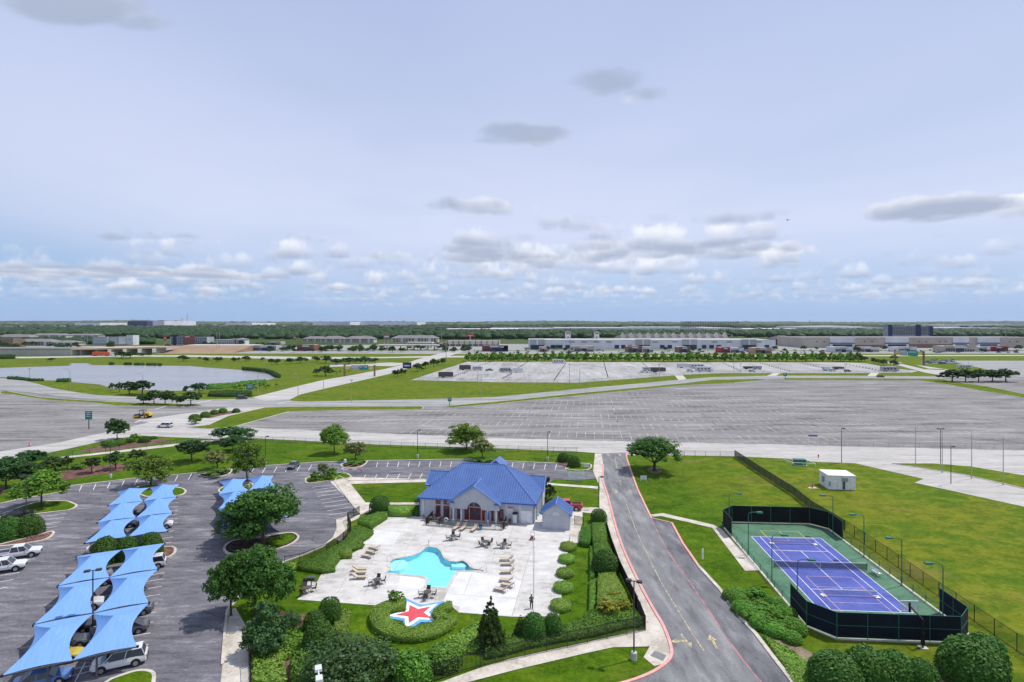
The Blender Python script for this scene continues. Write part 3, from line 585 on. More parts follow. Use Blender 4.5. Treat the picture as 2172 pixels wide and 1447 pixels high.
def crown(name, lobes, n, size, seed, mat, clump=.30, per=26, shell=.70, zmin=-.55):
    rng = np.random.default_rng(seed); L = np.array(lobes, float); w = (L[:, 3]*L[:, 4] + L[:, 3]*L[:, 5]); w /= w.sum()
    nc = max(4, n//per); li = rng.choice(len(L), nc, p=w); d = sph(rng, nc, zmin); rf = rng.uniform(shell, 1.0, nc)[:, None]
    cc = L[li, :3] + d*L[li, 3:6]*rf; rc = clump*L[li, 3:6].mean(1)
    k = rng.integers(0, nc, n); dd = sph(rng, n); p = cc[k] + dd*(rc[k]*rng.uniform(.35, 1, n)**.6)[:, None]*np.array([1, 1, .75])
    nr = dd*.7 + d[k]*.5 + rng.normal(size=(n, 3))*.5 + np.array([0, 0, .35])
    return rawmesh(name, leafmesh(name, p, nr, size, rng, mat), mat)
PROTO = {}
def treeproto(key, name, lobes, n, size, seed, mat, trunk, tr, bark='bark', limbs=5, **k):
    """unit tree: crown spans width 1 and height 1; scaled when planted"""
    rnd = random.Random(seed); mb = MB(); top = Vector((rnd.uniform(-.02, .02), rnd.uniform(-.02, .02), trunk))
    mb.tube((0, 0, -.02), (top.x*.5, top.y*.5, trunk*.5), tr*1.25, tr, n=7, caps=False); mb.tube((top.x*.5, top.y*.5, trunk*.5), top, tr, tr*.8, n=7)
    for i in range(limbs):
        l = lobes[i % len(lobes)]; e = Vector((l[0], l[1], l[2])); mid = top.lerp(e, .5) + Vector((0, 0, -.03))
        mb.tube(top, mid, tr*.6, tr*.42, n=5, caps=False); mb.tube(mid, e, tr*.42, tr*.15, n=5, caps=False)
    tm = mb.mesh('trunk', bark); cm = crown('crown', lobes, n, size, seed, mat, **k)
    PROTO[key] = (name, tm, cm)
def roundlobes(seed, n, z0, z1, spread=.27, r=.25, rz=.24):
    rnd = random.Random(seed); out = [(0, 0, (z0+z1)/2 + .04, .30, .30, (z1-z0)*.42)]
    for i in range(n):
        a = 6.2832*i/n*1.0 + rnd.uniform(-.4, .4); zz = rnd.uniform(z0 + rz*.8, z1 - rz*.9); fall = 1 - .55*max(0, (zz - (z0+z1)/2)/(z1-z0)*2)
        rr = r*rnd.uniform(.75, 1.12); out.append((spread*fall*math.cos(a), spread*fall*math.sin(a), zz, rr, rr, rz*rnd.uniform(.8, 1.1)))
    out.append((0, 0, z1-.17, .22, .22, .17)); return out
for i in range(3):
    treeproto('oak%d' % i, 'shade_tree', roundlobes(10+i, 10, .14, 1.0, .29, .25, .25), 10000, .042, 10+i, 'leaf_oak', .30, .022)
    treeproto('maple%d' % i, 'maple_tree', roundlobes(20+i, 9, .18, 1.0, .28, .24), 6000, .050, 20+i, 'leaf_maple', .30, .018, clump=.33)
    treeproto('myrtle%d' % i, 'crape_myrtle', roundlobes(30+i, 6, .32, 1.0, .27, .22, .2), 2000, .075, 30+i, 'leaf_myrtle', .22, .028)
    treeproto('mid%d' % i, 'shade_tree', roundlobes(40+i, 8, .20, 1.0, .27, .26), 2000, .085, 40+i, 'leaf_dark', .34, .025)
    treeproto('dark%d' % i, 'shade_tree', roundlobes(50+i, 9, .18, 1.0, .28, .25), 5500, .055, 50+i, 'leaf_dark', .30, .020)
    cl = [(0, 0, .28 + .62*t, .42*(1-t)**.8 + .06, .42*(1-t)**.8 + .06, .14) for t in (0, .2, .4, .6, .8, 1.0)]
    rnd = random.Random(60+i); cl += [(.33*math.cos(a), .33*math.sin(a), .3 + rnd.uniform(0, .15), .16, .16, .1) for a in [rnd.uniform(0, 6.28) for _ in range(5)]]
    treeproto('cypress%d' % i, 'cypress_tree', cl, 1300, .12, 60+i, 'leaf_cypress', .5, .03, clump=.4)
treeproto('vase', 'live_oak', [(.30*math.cos(a), .30*math.sin(a), .58 + .05*math.sin(3*a), .21, .21, .27) for a in [i*.898 for i in range(7)]] + [(0, 0, .70, .36, .36, .28), (.1, -.1, .8, .22, .22, .18)], 8500, .040, 70, 'leaf_oak', .24, .028)
for i in range(2):
    treeproto('bloom%d' % i, 'flowering_tree', roundlobes(80+i, 8, .20, 1.0, .27, .25), 4200, .052, 80+i, 'leaf_bloom', .26, .022)
treeproto('magnolia', 'magnolia_tree', [(0, 0, .32, .38, .36, .25), (.16, .1, .45, .26, .26, .2), (-.18, .05, .42, .27, .25, .22), (0, -.15, .40, .27, .25, .22), (.05, .05, .66, .25, .25, .2), (-.03, 0, .85, .15, .15, .15), (.2, -.1, .28, .25, .25, .18), (-.2, -.12, .27, .26, .24, .18)], 6500, .055, 90, 'leaf_magnolia', .2, .02)
treeproto('broad', 'broadleaf_shrub', [(.24*math.cos(a), .24*math.sin(a), .42 + .1*math.sin(2*a), .24, .24, .34) for a in [i*.785 for i in range(8)]] + [(0, 0, .62, .32, .32, .36)], 9000, .034, 91, 'leaf_magnolia', .15, .012)
treeproto('conifer', 'conifer_tree', [(0, 0, .08 + .84*t, .42*(1-t)**.8 + .06, .42*(1-t)**.8 + .06, .09) for t in [i/11 for i in range(12)]], 7500, .050, 92, 'leaf_conifer', .3, .02, limbs=0, clump=.25)
treeproto('slender', 'crape_myrtle', [(0, 0, .25, .42, .42, .2), (.1, 0, .5, .38, .38, .2), (-.08, 0, .7, .34, .34, .18), (0, 0, .88, .22, .22, .12)], 900, .12, 93, 'leaf_myrtle', .2, .03)
treeproto('redshrub', 'red_leaved_shrub', [(0, 0, .35, .45, .45, .3), (.08, 0, .65, .32, .32, .3)], 500, .16, 94, 'leaf_red', .2, .04)
treeproto('sapling', 'young_tree', [(0, 0, .75, .42, .42, .24), (.1, .1, .62, .3, .3, .15)], 160, .28, 95, 'leaf_maple', .55, .045)
treeproto('bush', 'loose_shrub', roundlobes(96, 5, .0, .98, .26, .26, .3), 1500, .09, 96, 'leaf_hedge', .1, .02)
treeproto('yellowbush', 'golden_shrub', roundlobes(97, 5, .0, .98, .26, .26, .3), 1500, .085, 97, 'leaf_yellow', .1, .02)
def domeproto(key, name, mat, n, size, seed, shape=1.0, jit=.05):
    rng = np.random.default_rng(seed); d = sph(rng, n, -.18)
    r = 1 + rng.normal(size=n)*jit*.5; q = np.abs(d)**shape*np.sign(d)
    rad = np.stack([.5*q[:, 0]*r, .5*q[:, 1]*r, .12 + .86*np.maximum(q[:, 2], -.14)*r], 1)
    nr = d + rng.normal(size=(n, 3))*.55
    core = MB().lathe([(.36, 0), (.44, .12), (.43, .4), (.34, .68), (.18, .86), (.03, .92)], 10)
    me = rawmesh('foliage', leafmesh('foliage', rad, nr, size, rng, mat), mat, (core.v, core.f))
    PROTO[key] = (name, MB().tube((0, 0, -.02), (0, 0, .2), .03, n=6).mesh('stem', 'bark'), me)
domeproto('dome', 'clipped_dome_shrub', 'leaf_boxwood', 3600, .062, 101, .92)
domeproto('dome_b', 'clipped_dome_shrub', 'leaf_boxwood', 3600, .062, 102, .85, .09)
domeproto('bullet', 'clipped_topiary', 'leaf_boxwood', 3000, .058, 103, .78)
domeproto('dome_light', 'clipped_dome_shrub', 'leaf_hedge', 2600, .075, 104, .92, .08)
ONES = 'first second third fourth fifth sixth seventh eighth ninth tenth eleventh twelfth thirteenth fourteenth fifteenth sixteenth seventeenth eighteenth nineteenth'.split()
TENS = {2: 'twent', 3: 'thirt', 4: 'fort', 5: 'fift', 6: 'sixt', 7: 'sevent', 8: 'eight', 9: 'ninet'}
def nth(n):
    if n < 20: return ONES[n-1]
    return TENS[n//10] + ('ieth' if n % 10 == 0 else 'y-' + ONES[n % 10 - 1])
TREES = 0
def T(key, crop, base, x0, x1, top, label, cat='tree', group=None, rot=None, suffix_parts=None):
    global TREES; TREES += 1
    name, tm, cm = PROTO[key]
    b = c(crop, *base); p = G(b); sc = p.y / F; o = CROPS[crop]
    w = (x1 - x0)*o[2]*sc; h = H - (o[1] + top*o[2] - HY)*p.y/F; p.x = ((o[0] + (x0+x1)/2*o[2]) - CX)*sc if cat == 'x' else p.x
    r = thing(name, (p.x, p.y, 0), (TREES*1.7 % 6.28) if rot is None else rot, label, cat, group)
    r.scale = (w*1.10, w*1.10, h)
    dome = tm.name.startswith('stem')
    link('stem' if dome else 'trunk', tm, r); cr = link('foliage' if dome else 'crown', cm, r)
    off = ((o[0] + (x0+x1)/2*o[2]) - b[0])*sc                     # crown leaning to one side of its trunk
    if abs(off) > .1*w and not dome:
        a = -r.rotation_euler.z; cr.location = (off/w*math.cos(a)*.8, off/w*math.sin(a)*.8, 0)
    return r
# --- trees of the near lot and lawns
T('maple0', 'F', (352, 1030), 130, 520, 715, 'light green maple on the grass island beside the black saloon')
T('maple1', 'F', (1285, 845), 1105, 1440, 590, 'light green maple at the head of the left row of blue shade sails')
T('dark0', 'F', (1000, 452), 900, 1075, 275, 'compact round tree in the roadside bed beside the crossing')
T('dark1', 'F', (1637, 642), 1500, 1755, 455, 'dark shade tree on the lawn by the footpath bend')
T('bloom0', 'F', (1855, 705), 1740, 1950, 540, 'cream flowering tree on a shrub island at the lot corner')
T('maple2', 'B', (275, 318), 185, 355, 92, 'loose green tree behind the right pair of blue shade sails')
T('dark2', 'F', (1985, 462), 1825, 2150, 345, 'wide dark elm where the footpath meets the road')
T('dark0', 'F', (1985, 548), 1890, 2090, 430, 'low dark tree directly in front of the wide elm')
for i, (bx, by, x0, x1, tp, lb) in enumerate(((475, 752, 345, 560, 600, 'widest crape myrtle, at the left end of the mulch bed'), (572, 706, 510, 625, 600, 'small crape myrtle tucked behind the widest one'), (785, 737, 715, 870, 600, 'crape myrtle in the middle of the long mulch bed'), (985, 706, 885, 1055, 555, 'crape myrtle just right of the lamp post by the mulch bed'), (1165, 652, 1080, 1230, 535, 'crape myrtle at the right tip of the long mulch bed'))):
    T('myrtle%d' % (i % 3), 'F', (bx, by), x0, x1, tp, lb, group='crape myrtles in the mulch bed')
T('dark1', 'F', (50, 868), -110, 200, 600, 'dark thick tree at the left edge of the picture')
T('dark2', 'F', (225, 870), 60, 350, 640, 'dark thick tree behind the maple on the grass island')
T('dark0', 'F', (250, 705), 130, 375, 545, 'spreading dark tree at the left lawn edge by the road')
for i, (bx, by, x0, x1, tp, lb) in enumerate(((1222, 150, 1150, 1290, 65, 'leftmost of five oaks on the narrow road island'), (1315, 152, 1250, 1385, 30, 'second oak from the left on the narrow road island'), (1408, 156, 1355, 1490, 30, 'tallest middle oak on the narrow road island'), (1510, 162, 1465, 1555, 70, 'smallest of five oaks on the narrow road island'), (1628, 162, 1545, 1712, 45, 'rightmost of five oaks on the narrow road island'))):
    T('mid%d' % (i % 3), 'F', (bx, by), x0, x1, tp, lb, group='oaks on the road island')
for i, (bx, by, x0, x1, tp, lb) in enumerate(((1290, 915, 1258, 1325, 825, 'small thin tree left of the big oaks by the pond'), (1375, 935, 1328, 1405, 815, 'slim tree beside the two big oaks by the pond'), (1490, 960, 1410, 1600, 800, 'left of two big oaks on the near pond bank'), (1640, 966, 1540, 1765, 798, 'right of two big oaks on the near pond bank'))):
    T('mid%d' % ((i+1) % 3), 'I1', (bx, by), x0, x1, tp, lb)
T('mid0', 'I2', (238, 948), 205, 275, 855, 'slender tree at the pond edge'); T('mid1', 'I2', (390, 952), 290, 485, 825, 'round oak at the near right corner of the pond')
T('maple0', 'G', (960, 439), 880, 1050, 245, 'upright green maple alone on the lawn by the wire fence')
T('bloom1', 'G', (1098, 487), 1005, 1160, 365, 'cream flowering tree on the island with the barrier gate')
T('maple2', 'G', (1828, 420), 1720, 1945, 245, 'bright green vase-shaped tree by the wire fence behind the clubhouse')
T('bloom0', 'G', (1932, 477), 1850, 2010, 330, 'pointed flowering tree just behind the clubhouse roof')
T('bush', 'G', (1930, 495), 1860, 2005, 470, 'low dark shrub bed under the pointed flowering tree', 'shrub')
T('bush', 'F', (1838, 760), 1720, 1950, 700, 'low shrub mass around the flowering tree at the lot corner', 'shrub')
T('bush', 'G', (1098, 513), 1035, 1165, 486, 'low shrub mass under the flowering tree by the barrier gate', 'shrub')
T('bush', 'G', (835, 620), 793, 875, 555, 'leftmost green shrub on the barrier island', 'shrub'); T('bloom1', 'G', (885, 598), 845, 922, 505, 'tallest reddish shrub on the barrier island', 'shrub'); T('bush', 'G', (940, 612), 893, 982, 530, 'bright green shrub on the barrier island right side', 'shrub')
T('dome', 'C', (1275, 152), 1233, 1322, 78, 'dark rounded shrub on the mulched corner island, the left one', 'shrub'); T('dome_b', 'C', (1362, 192), 1317, 1406, 104, 'dark rounded shrub on the mulched corner island, the right front one', 'shrub'); T('bush', 'C', (1335, 130), 1300, 1370, 84, 'loose shrub between the two rounded ones on the corner island', 'shrub')
T('slender', 'C', (1155, 462), 1125, 1195, 275, 'slender crape myrtle beside the right wall of the clubhouse'); T('redshrub', 'C', (1200, 415), 1180, 1222, 355, 'small red leaved shrub by the clubhouse lawn', 'shrub')
T('bush', 'C', (1150, 478), 1112, 1200, 425, 'low green shrub at the foot of the slender crape myrtle', 'shrub')
T('oak0', 'B', (250, 655), 148, 400, 430, 'shade tree at the left end of the dark mulch island'); T('oak1', 'B', (365, 682), 210, 562, 360, 'largest shade tree on the dark mulch island by the blue sails')
T('oak2', 'B', (185, 1075), 45, 300, 730, 'big shade tree overhanging the near pavement, left of a pair'); T('oak0', 'B', (320, 1065), 225, 512, 688, 'big shade tree at the corner of the pool fence, right of a pair')
T('magnolia', 'J', (325, 1115), 60, 560, 495, 'glossy magnolia by the near pavement below the big shade trees')
T('broad', 'J', (640, 860), 520, 745, 600, 'feathery green shrub right of the glossy magnolia', 'shrub')
T('bullet', 'J', (1080, 745), 960, 1192, 478, 'egg shaped clipped topiary, rearmost of three by the lawn', 'shrub'); T('dome_b', 'J', (905, 855), 808, 1035, 635, 'dark clipped shrub, left of three topiaries by the lawn', 'shrub'); T('dome', 'J', (960, 1075), 812, 1142, 752, 'wide clipped dome, nearest of three topiaries by the lawn', 'shrub')
T('broad', 'X', (740, 1470), 640, 832, 1345, 'very large light green shrub at the bottom edge beside the lamp heads', 'shrub')
T('dome_light', 'K', (120, 800), -40, 270, 560, 'rounded dark green shrub behind the iron fence at the bottom', 'shrub'); T('dome_light', 'K', (385, 650), 225, 500, 505, 'second rounded shrub behind the iron fence left of the conifer', 'shrub')
T('conifer', 'K', (775, 505), 672, 925, 100, 'dark pyramid shaped juniper at the near edge of the pool deck')
T('conifer', 'K', (1025, 435), 960, 1085, 252, 'small pointed conifer left of two clipped domes by the deck'); T('dome', 'K', (1135, 440), 1042, 1232, 238, 'clipped dome between the small conifer and another dome by the deck', 'shrub'); T('dome_b', 'K', (1290, 420), 1218, 1358, 243, 'right clipped dome at the near right deck corner', 'shrub')
for (bx, by, x0, x1, tp, lb, k) in ((920, 1430, 765, 1070, 1212, 'leftmost big clipped dome at the bottom right', 'dome'), (1135, 1410, 1000, 1268, 1185, 'second big clipped dome from the left at the bottom right', 'dome_b'), (1312, 1405, 1198, 1428, 1200, 'third clipped dome from the left at the bottom right', 'dome'), (1490, 1440, 1393, 1572, 1258, 'smallest loose dome in the bottom right row', 'dome_b'), (1825, 1385, 1652, 1998, 1115, 'largest clipped dome near the bottom right fence corner', 'dome'), (1915, 1325, 1800, 2030, 1095, 'clipped dome just behind the largest one at bottom right', 'dome_b')):
    T(k, 'E', (bx, by), x0, x1, tp, lb, 'shrub', 'clipped domes by the court')
T('vase', 'D', (390, 262), 252, 528, 70, 'wide spreading live oak alone on the lawn right of the drive')
T('dome', 'A', (55, 460), -30, 128, 315, 'left of two clipped round shrubs on the mulch island', 'shrub'); T('dome_b', 'A', (195, 432), 118, 276, 303, 'right of two clipped round shrubs on the mulch island', 'shrub')
BUSH = [('dome', -2.4, 3.6, 3.7, 'left clipped shrub between the blue sails'), ('dome_b', .3, 2.9, 3.2, 'middle clipped shrub between the blue sails'), ('dome', 3.2, 3.4, 3.4, 'right clipped shrub between the blue sails')]
for k_, b_, w_, h_, lb in BUSH:
    name, tm, cm = PROTO[k_]; o = thing(name, (-42.6 - .453*32.9 + .891*b_, 55.1 + .891*32.9 + .453*b_, 0), b_, lb, 'shrub', 'shrubs between the sails'); o.scale = (w_, w_, h_); link('stem', tm, o); link('foliage', cm, o)
for i, (bx, x0, x1, lb) in enumerate(((1110, 935, 1255, 'leftmost of five oaks in a row by the storage yard'), (1310, 1190, 1440, 'second from left of five oaks by the storage yard'), (1500, 1390, 1645, 'middle one of five oaks by the storage yard'), (1705, 1590, 1850, 'second from right of five oaks by the storage yard'), (1905, 1770, 2065, 'rightmost of five oaks in a row by the storage yard'))):
    T('mid%d' % (i % 3), 'N', (bx, 836), x0, x1, 640 + 5*(i % 2), lb, group='five oaks by the storage yard')
# roadside bed shrubs by the crossing
for i, (bx, by, x0, x1, tp, k, lb) in enumerate(((945, 512, 898, 995, 458, 'dome_light', 'light clipped mound at the left of the roadside bed'), (900, 500, 872, 930, 462, 'dome_light', 'small mound at the left tip of the roadside bed'), (1015, 500, 975, 1060, 455, 'dome_light', 'light clipped mound under the roadside tree'), (1100, 485, 1055, 1140, 430, 'bush', 'dark spreading bush in the roadside bed'), (1145, 468, 1095, 1190, 400, 'bush', 'tall spreading juniper behind the roadside bed'), (1232, 474, 1190, 1275, 425, 'dome', 'dark clipped mound right in the roadside bed'), (1305, 446, 1270, 1330, 424, 'dome', 'smallest mound at the right of the roadside bed'))):
    T(k, 'F', (bx, by), x0, x1, tp, lb, 'shrub', 'roadside bed shrubs')
for (bx, by, x0, x1, tp, k, lb) in ((1668, 318, 1612, 1727, 262, 'bush', 'wide bush at the near end of the corner bed'), (1660, 272, 1620, 1700, 236, 'dome_light', 'flat round topiary nearest the wide bush'), (1750, 262, 1718, 1788, 214, 'dome_light', 'second round topiary along the corner bed'), (1828, 236, 1797, 1860, 197, 'dome_light', 'third round topiary along the corner bed'), (1900, 224, 1868, 1933, 183, 'dome_light', 'fourth round topiary along the corner bed'), (2015, 222, 1988, 2045, 186, 'dome', 'dark round topiary at the far end of the corner bed')):
    T(k, 'F', (bx, by), x0, x1, tp, lb, 'shrub', 'corner bed topiaries')
T('bush', 'F', (665, 702), 605, 730, 655, 'low shrub row at the back of the long mulch bed', 'shrub')
# --- trees of the middle distance
FIELD = [('I2', 208, 577, 135, 260, 505), ('I2', 470, 592, 432, 500, 525), ('I2', 400, 560, 380, 420, 525), ('I2', 600, 588, 560, 635, 525), ('I2', 640, 580, 615, 662, 525), ('I2', 795, 592, 762, 822, 527), ('I2', 850, 575, 828, 872, 530), ('I2', 930, 582, 880, 965, 515), ('I2', 970, 572, 950, 992, 525), ('I2', 1125, 575, 1103, 1152, 530), ('I2', 1230, 612, 1188, 1257, 545), ('I2', 1298, 615, 1262, 1337, 545), ('I2', 1450, 608, 1380, 1480, 535), ('I2', 1560, 598, 1500, 1620, 525), ('I2', 1630, 590, 1610, 1655, 540),
         ('I2', 1750, 587, 1675, 1790, 515), ('I2', 1850, 600, 1783, 1912, 505), ('I2', 1970, 612, 1910, 2032, 548), ('I2', 1750, 742, 1710, 1790, 660), ('I2', 1852, 746, 1770, 1938, 625), ('I1', 1400, 545, 1348, 1470, 455), ('I1', 1500, 545, 1430, 1560, 460), ('I1', 1610, 512, 1568, 1645, 487), ('I1', 1650, 530, 1625, 1672, 488), ('I1', 1715, 520, 1690, 1750, 475), ('I1', 590, 578, 550, 622, 535),
         ('M', 95, 602, 0, 172, 510), ('M', 290, 597, 185, 420, 490), ('M', 400, 590, 330, 470, 495), ('M', 540, 592, 430, 638, 475), ('M', 690, 586, 620, 752, 495)]
AVEN = [('M', 990, 792, 955, 1032, 680), ('M', 1040, 792, 1003, 1082, 675), ('M', 1100, 772, 1068, 1132, 650), ('M', 1155, 768, 1118, 1188, 675), ('M', 1340, 712, 1268, 1402, 580), ('M', 1430, 688, 1400, 1460, 650), ('M', 1465, 668, 1408, 1527, 550), ('M', 1590, 642, 1523, 1642, 510), ('M', 1660, 622, 1630, 1690, 530), ('M', 1720, 612, 1680, 1782, 498), ('I6', 435, 602, 400, 472, 535), ('I6', 495, 612, 463, 527, 550), ('I6', 552, 627, 513, 602, 550), ('I6', 675, 642, 625, 727, 560), ('I6', 680, 562, 633, 718, 510), ('I6', 285, 582, 235, 330, 500), ('I6', 340, 580, 305, 372, 520)]
FIELD.sort(key=lambda a: c(a[0], a[1], a[2])[0]); AVEN.sort(key=lambda a: c(a[0], a[1], a[2])[0])
for i, (k, bx, by, x0, x1, tp) in enumerate(FIELD): T('mid%d' % (i % 3), k, (bx, by), x0, x1, tp, '%s oak from the left on the open grass beyond the pond' % nth(i+1), group='oaks on the open grass')
for i, (k, bx, by, x0, x1, tp) in enumerate(AVEN): T('mid%d' % (i % 3), k, (bx, by), x0, x1, tp, '%s tree from the left along the avenue and caravan lot ends' % nth(i+1), group='trees along the avenue')
for i, (bx, by) in enumerate(sorted(((805, 922), (878, 928), (860, 890), (915, 888), (1015, 892), (1050, 917), (1092, 892), (1130, 882), (1162, 907), (1197, 892), (1280, 880)))):
    T('sapling', 'I2', (bx, by), bx-20, bx+20, by-50, '%s young tree from the left on the bank between pond and avenue' % nth(i+1), group='saplings on the pond bank')
for i, (bx, by) in enumerate(sorted(((95, 735), (110, 770), (150, 735), (285, 730), (320, 690), (165, 720)))):
    T('sapling', 'M', (bx, by), bx-14, bx+14, by-38, '%s young tree from the left beside the sign gantry' % nth(i+1), group='saplings by the gantry')
rnd = random.Random(5); NC = 0
for k, xs in (('I3', (1600, 1710, 1795, 1885, 1985, 2080)), ('I4', (-15, 75, 180, 272, 373, 480, 572, 668, 765, 862, 960, 1060, 1155, 1252, 1350, 1450, 1545, 1640, 1745, 1845)), ('I5', (40, 140, 235, 345, 440, 545, 645, 745, 847, 955, 1045, 1150, 1262, 1350, 1455, 1565, 1675, 1770, 1870, 1985, 2080)), ('I6', (60, 165, 262))):
    for x in xs:
        NC += 1; w = rnd.uniform(46, 64); T('cypress%d' % rnd.randrange(3), k, (x, 578 + rnd.uniform(-2, 4)), x-w, x+w, 455 + rnd.uniform(-16, 16), '%s cypress from the left in the long row behind the caravan lot' % nth(NC), group='cypress row behind the caravan lot')
# ------------------------------------------------------------------ hedges and ground cover
def hedgemesh(poly, h, mat, dens, size, seed, z0=0.0, bumpy=.0):
    rng = np.random.default_rng(seed); P_ = np.array([(p[0], p[1]) for p in poly]); mn, mx = P_.min(0), P_.max(0)
    area = abs(sum(P_[i][0]*P_[(i+1) % len(P_)][1] - P_[(i+1) % len(P_)][0]*P_[i][1] for i in range(len(P_))))/2
    nt_ = int(area*dens); pts = []
    while len(pts) < nt_:
        q = rng.uniform(mn, mx, (nt_*2, 2)); pts += [t for t in q if inside(t, poly)]
    top = np.array(pts[:nt_]); bz = bumpy*(np.sin(top[:, 0]*1.9 + 1.3*np.sin(top[:, 1]*1.1))*np.cos(top[:, 1]*2.3 + .9*np.sin(top[:, 0]*1.7)))
    C = np.column_stack([top, h + bz + rng.normal(size=nt_)*size*.25]); N = np.column_stack([rng.normal(size=(nt_, 2))*.55, np.ones(nt_)])
    sp_, sn = [], []
    for i in range(len(P_)):
        a, b = P_[i], P_[(i+1) % len(P_)]; L_ = np.linalg.norm(b-a); m_ = int(L_*h*dens*1.2)
        if m_ < 1: continue
        t = rng.uniform(0, 1, m_)[:, None]; nn_ = np.array([(b-a)[1], -(b-a)[0]])/max(L_, 1e-6)
        if inside((a+b)/2 + nn_*.05, poly): nn_ = -nn_
        sp_.append(np.column_stack([a + (b-a)*t + nn_*rng.normal(size=(m_, 1))*size*.25, rng.uniform(.02, h, m_)])); sn.append(np.column_stack([np.tile(nn_, (m_, 1)) + rng.normal(size=(m_, 2))*.5, rng.normal(size=m_)*.5 + .2]))
    C = np.concatenate([C] + sp_); N = np.concatenate([N] + sn); C[:, 2] += z0
    core = MB().prism(poly, z0 + .0, z0 + max(.05, h - .06 - bumpy*.8))
    return rawmesh('foliage', leafmesh('f', C, N, size, rng, mat), mat, (core.v, core.f))
HS = 0
def hedge(poly, h, label, mat='leaf_hedge', dens=70, size=.17, name='clipped_hedge', cat='hedge', bumpy=0.0, group=None):
    global HS; HS += 1
    cx_ = sum(p[0] for p in poly)/len(poly); cy_ = sum(p[1] for p in poly)/len(poly)
    o = link(name, hedgemesh([(p[0]-cx_, p[1]-cy_) for p in poly], h, mat, dens, size, 200+HS, 0, bumpy), None, (cx_, cy_, .01))
    return tag(o, label, cat, group)
def ribbon(px, w): pts = smooth(px, 4); return offset(pts, w/2, False) + offset(pts, -w/2, False)[::-1]
def top_px(k, pts, z): return [cg(k, x, y, z) for x, y in pts]     # outlines read off the hedge's top face
hedge(top_px('B', [(555, 790), (640, 752), (740, 695), (825, 645), (860, 590), (895, 560), (985, 595), (960, 620), (925, 640), (925, 675), (860, 690), (800, 735), (762, 785), (770, 805), (700, 815), (600, 800)], .7), .7, 'wavy low hedge between the curved fence and the pool deck', dens=60)
hedge(top_px('B', [(897, 530), (1010, 490), (1062, 490), (1062, 497), (968, 555), (900, 545)], 1.2), 1.2, 'square box hedge in front of the bullet topiary')
T('bullet', 'B', (1018, 492), 970, 1066, 402, 'tall bullet shaped topiary at the deck corner left of the clubhouse', 'shrub')
hedge(top_px('B', [(1065, 455), (1185, 452), (1200, 470), (1195, 482), (1070, 480)], 1.3), 1.3, 'rounded hedge left of the clubhouse by the gate', 'leaf_hedge_light', bumpy=.12)
T('dome', 'B', (1232, 510), 1210, 1260, 455, 'small round shrub at the clubhouse left corner', 'shrub')
hedge(top_px('B', [(795, 702), (862, 700), (862, 722), (797, 726)], .9), .9, 'small square clipped shrub at the end of the wavy hedge', 'leaf_hedge_light')
for i, (x, y, w, d, lb) in enumerate(((1315, 822, 128, 58, 'flat oval clipped shrub nearest the pool shed, first of five'), (1303, 922, 132, 58, 'flat oval clipped shrub second from the pool shed'), (1290, 1034, 142, 64, 'flat oval clipped shrub, third and middle of five'), (1275, 1150, 160, 76, 'flat oval clipped shrub fourth from the pool shed'), (1253, 1294, 168, 88, 'flat oval clipped shrub nearest the camera of five'))):
    q = cg('C', x, y, .6); sx = w*.2626*q.y/F/2; sy = abs(cg('C', x, y - d/2, .6).y - cg('C', x, y + d/2, .6).y)/2
    hedge([(q.x + sx*math.cos(t*.349), q.y + sy*math.sin(t*.349)) for t in range(18)], .65, lb, 'leaf_hedge_light', 90, .16, 'oval_shrub', 'shrub', group='five oval shrubs')
# star garden hedge
hedge(ribbon([cg('B', *p) for p in ((1165, 1032), (1090, 1040), (1035, 1062), (1018, 1100), (1040, 1150), (1110, 1188), (1210, 1200), (1310, 1182), (1378, 1145), (1402, 1112))], 2.2), .75, 'thick crescent hedge curving round the star emblem', 'leaf_hedge_light', 85, .17)
hedge(top_px('B', [(1325, 1030), (1400, 988), (1425, 992), (1425, 1010), (1375, 1045), (1420, 1075), (1410, 1098), (1345, 1085), (1310, 1055)], .75), .75, 'short hooked hedge on the right of the star emblem', 'leaf_hedge_light', 85, .17)
hedge(top_px('B', [(1050, 1085), (1150, 1100), (1165, 1150), (1230, 1140), (1290, 1110), (1340, 1110), (1330, 1150), (1200, 1180), (1090, 1160), (1045, 1120)], .35), .35, 'low green planting filling the hedge below the star', 'leaf_hedge', 60, .18)
T('bush', 'B', (1105, 1008), 1062, 1160, 930, 'wispy upright shrub above the crescent hedge', 'shrub')
# right hand hedges between pool lawn and drive
hedge(top_px('C', [(1420, 670), (1500, 655), (1505, 760), (1480, 800), (1408, 790)], .9), .9, 'rounded hedge beside the path by the pool gate', 'leaf_hedge')
T('bullet', 'C', (1562, 640), 1503, 1622, 535, 'dark bullet topiary at the top end of the drive hedge', 'shrub')
hedge(top_px('C', [(1505, 640), (1620, 640), (1628, 785), (1515, 790)], 1.3), 1.3, 'tall square hedge below the bullet topiary along the drive fence')
hedge(top_px('C', [(1520, 800), (1632, 795), (1665, 870), (1690, 940), (1530, 960)], 1.1), 1.1, 'square hedge running along the drive fence above the big dome', 'leaf_hedge')
T('dome', 'C', (1612, 1040), 1515, 1708, 865, 'large dark dome shrub set into the drive hedge', 'shrub')
hedge(top_px('D', [(78, 835), (170, 830), (190, 870), (225, 930), (245, 985), (130, 1000), (70, 1005)], 1.1), 1.1, 'widest square hedge along the drive fence below the dome', 'leaf_hedge_light')
hedge(top_px('D', [(30, 870), (62, 870), (60, 1000), (25, 1060)], .7), .7, 'narrow hedge strip along the lawn edge right of the deck', 'leaf_hedge', 60)
hedge(top_px('C', [(1490, 830), (1515, 830), (1525, 1060), (1490, 1080)], .6), .6, 'thin low hedge beside the upper pool lawn', 'leaf_hedge', 60)
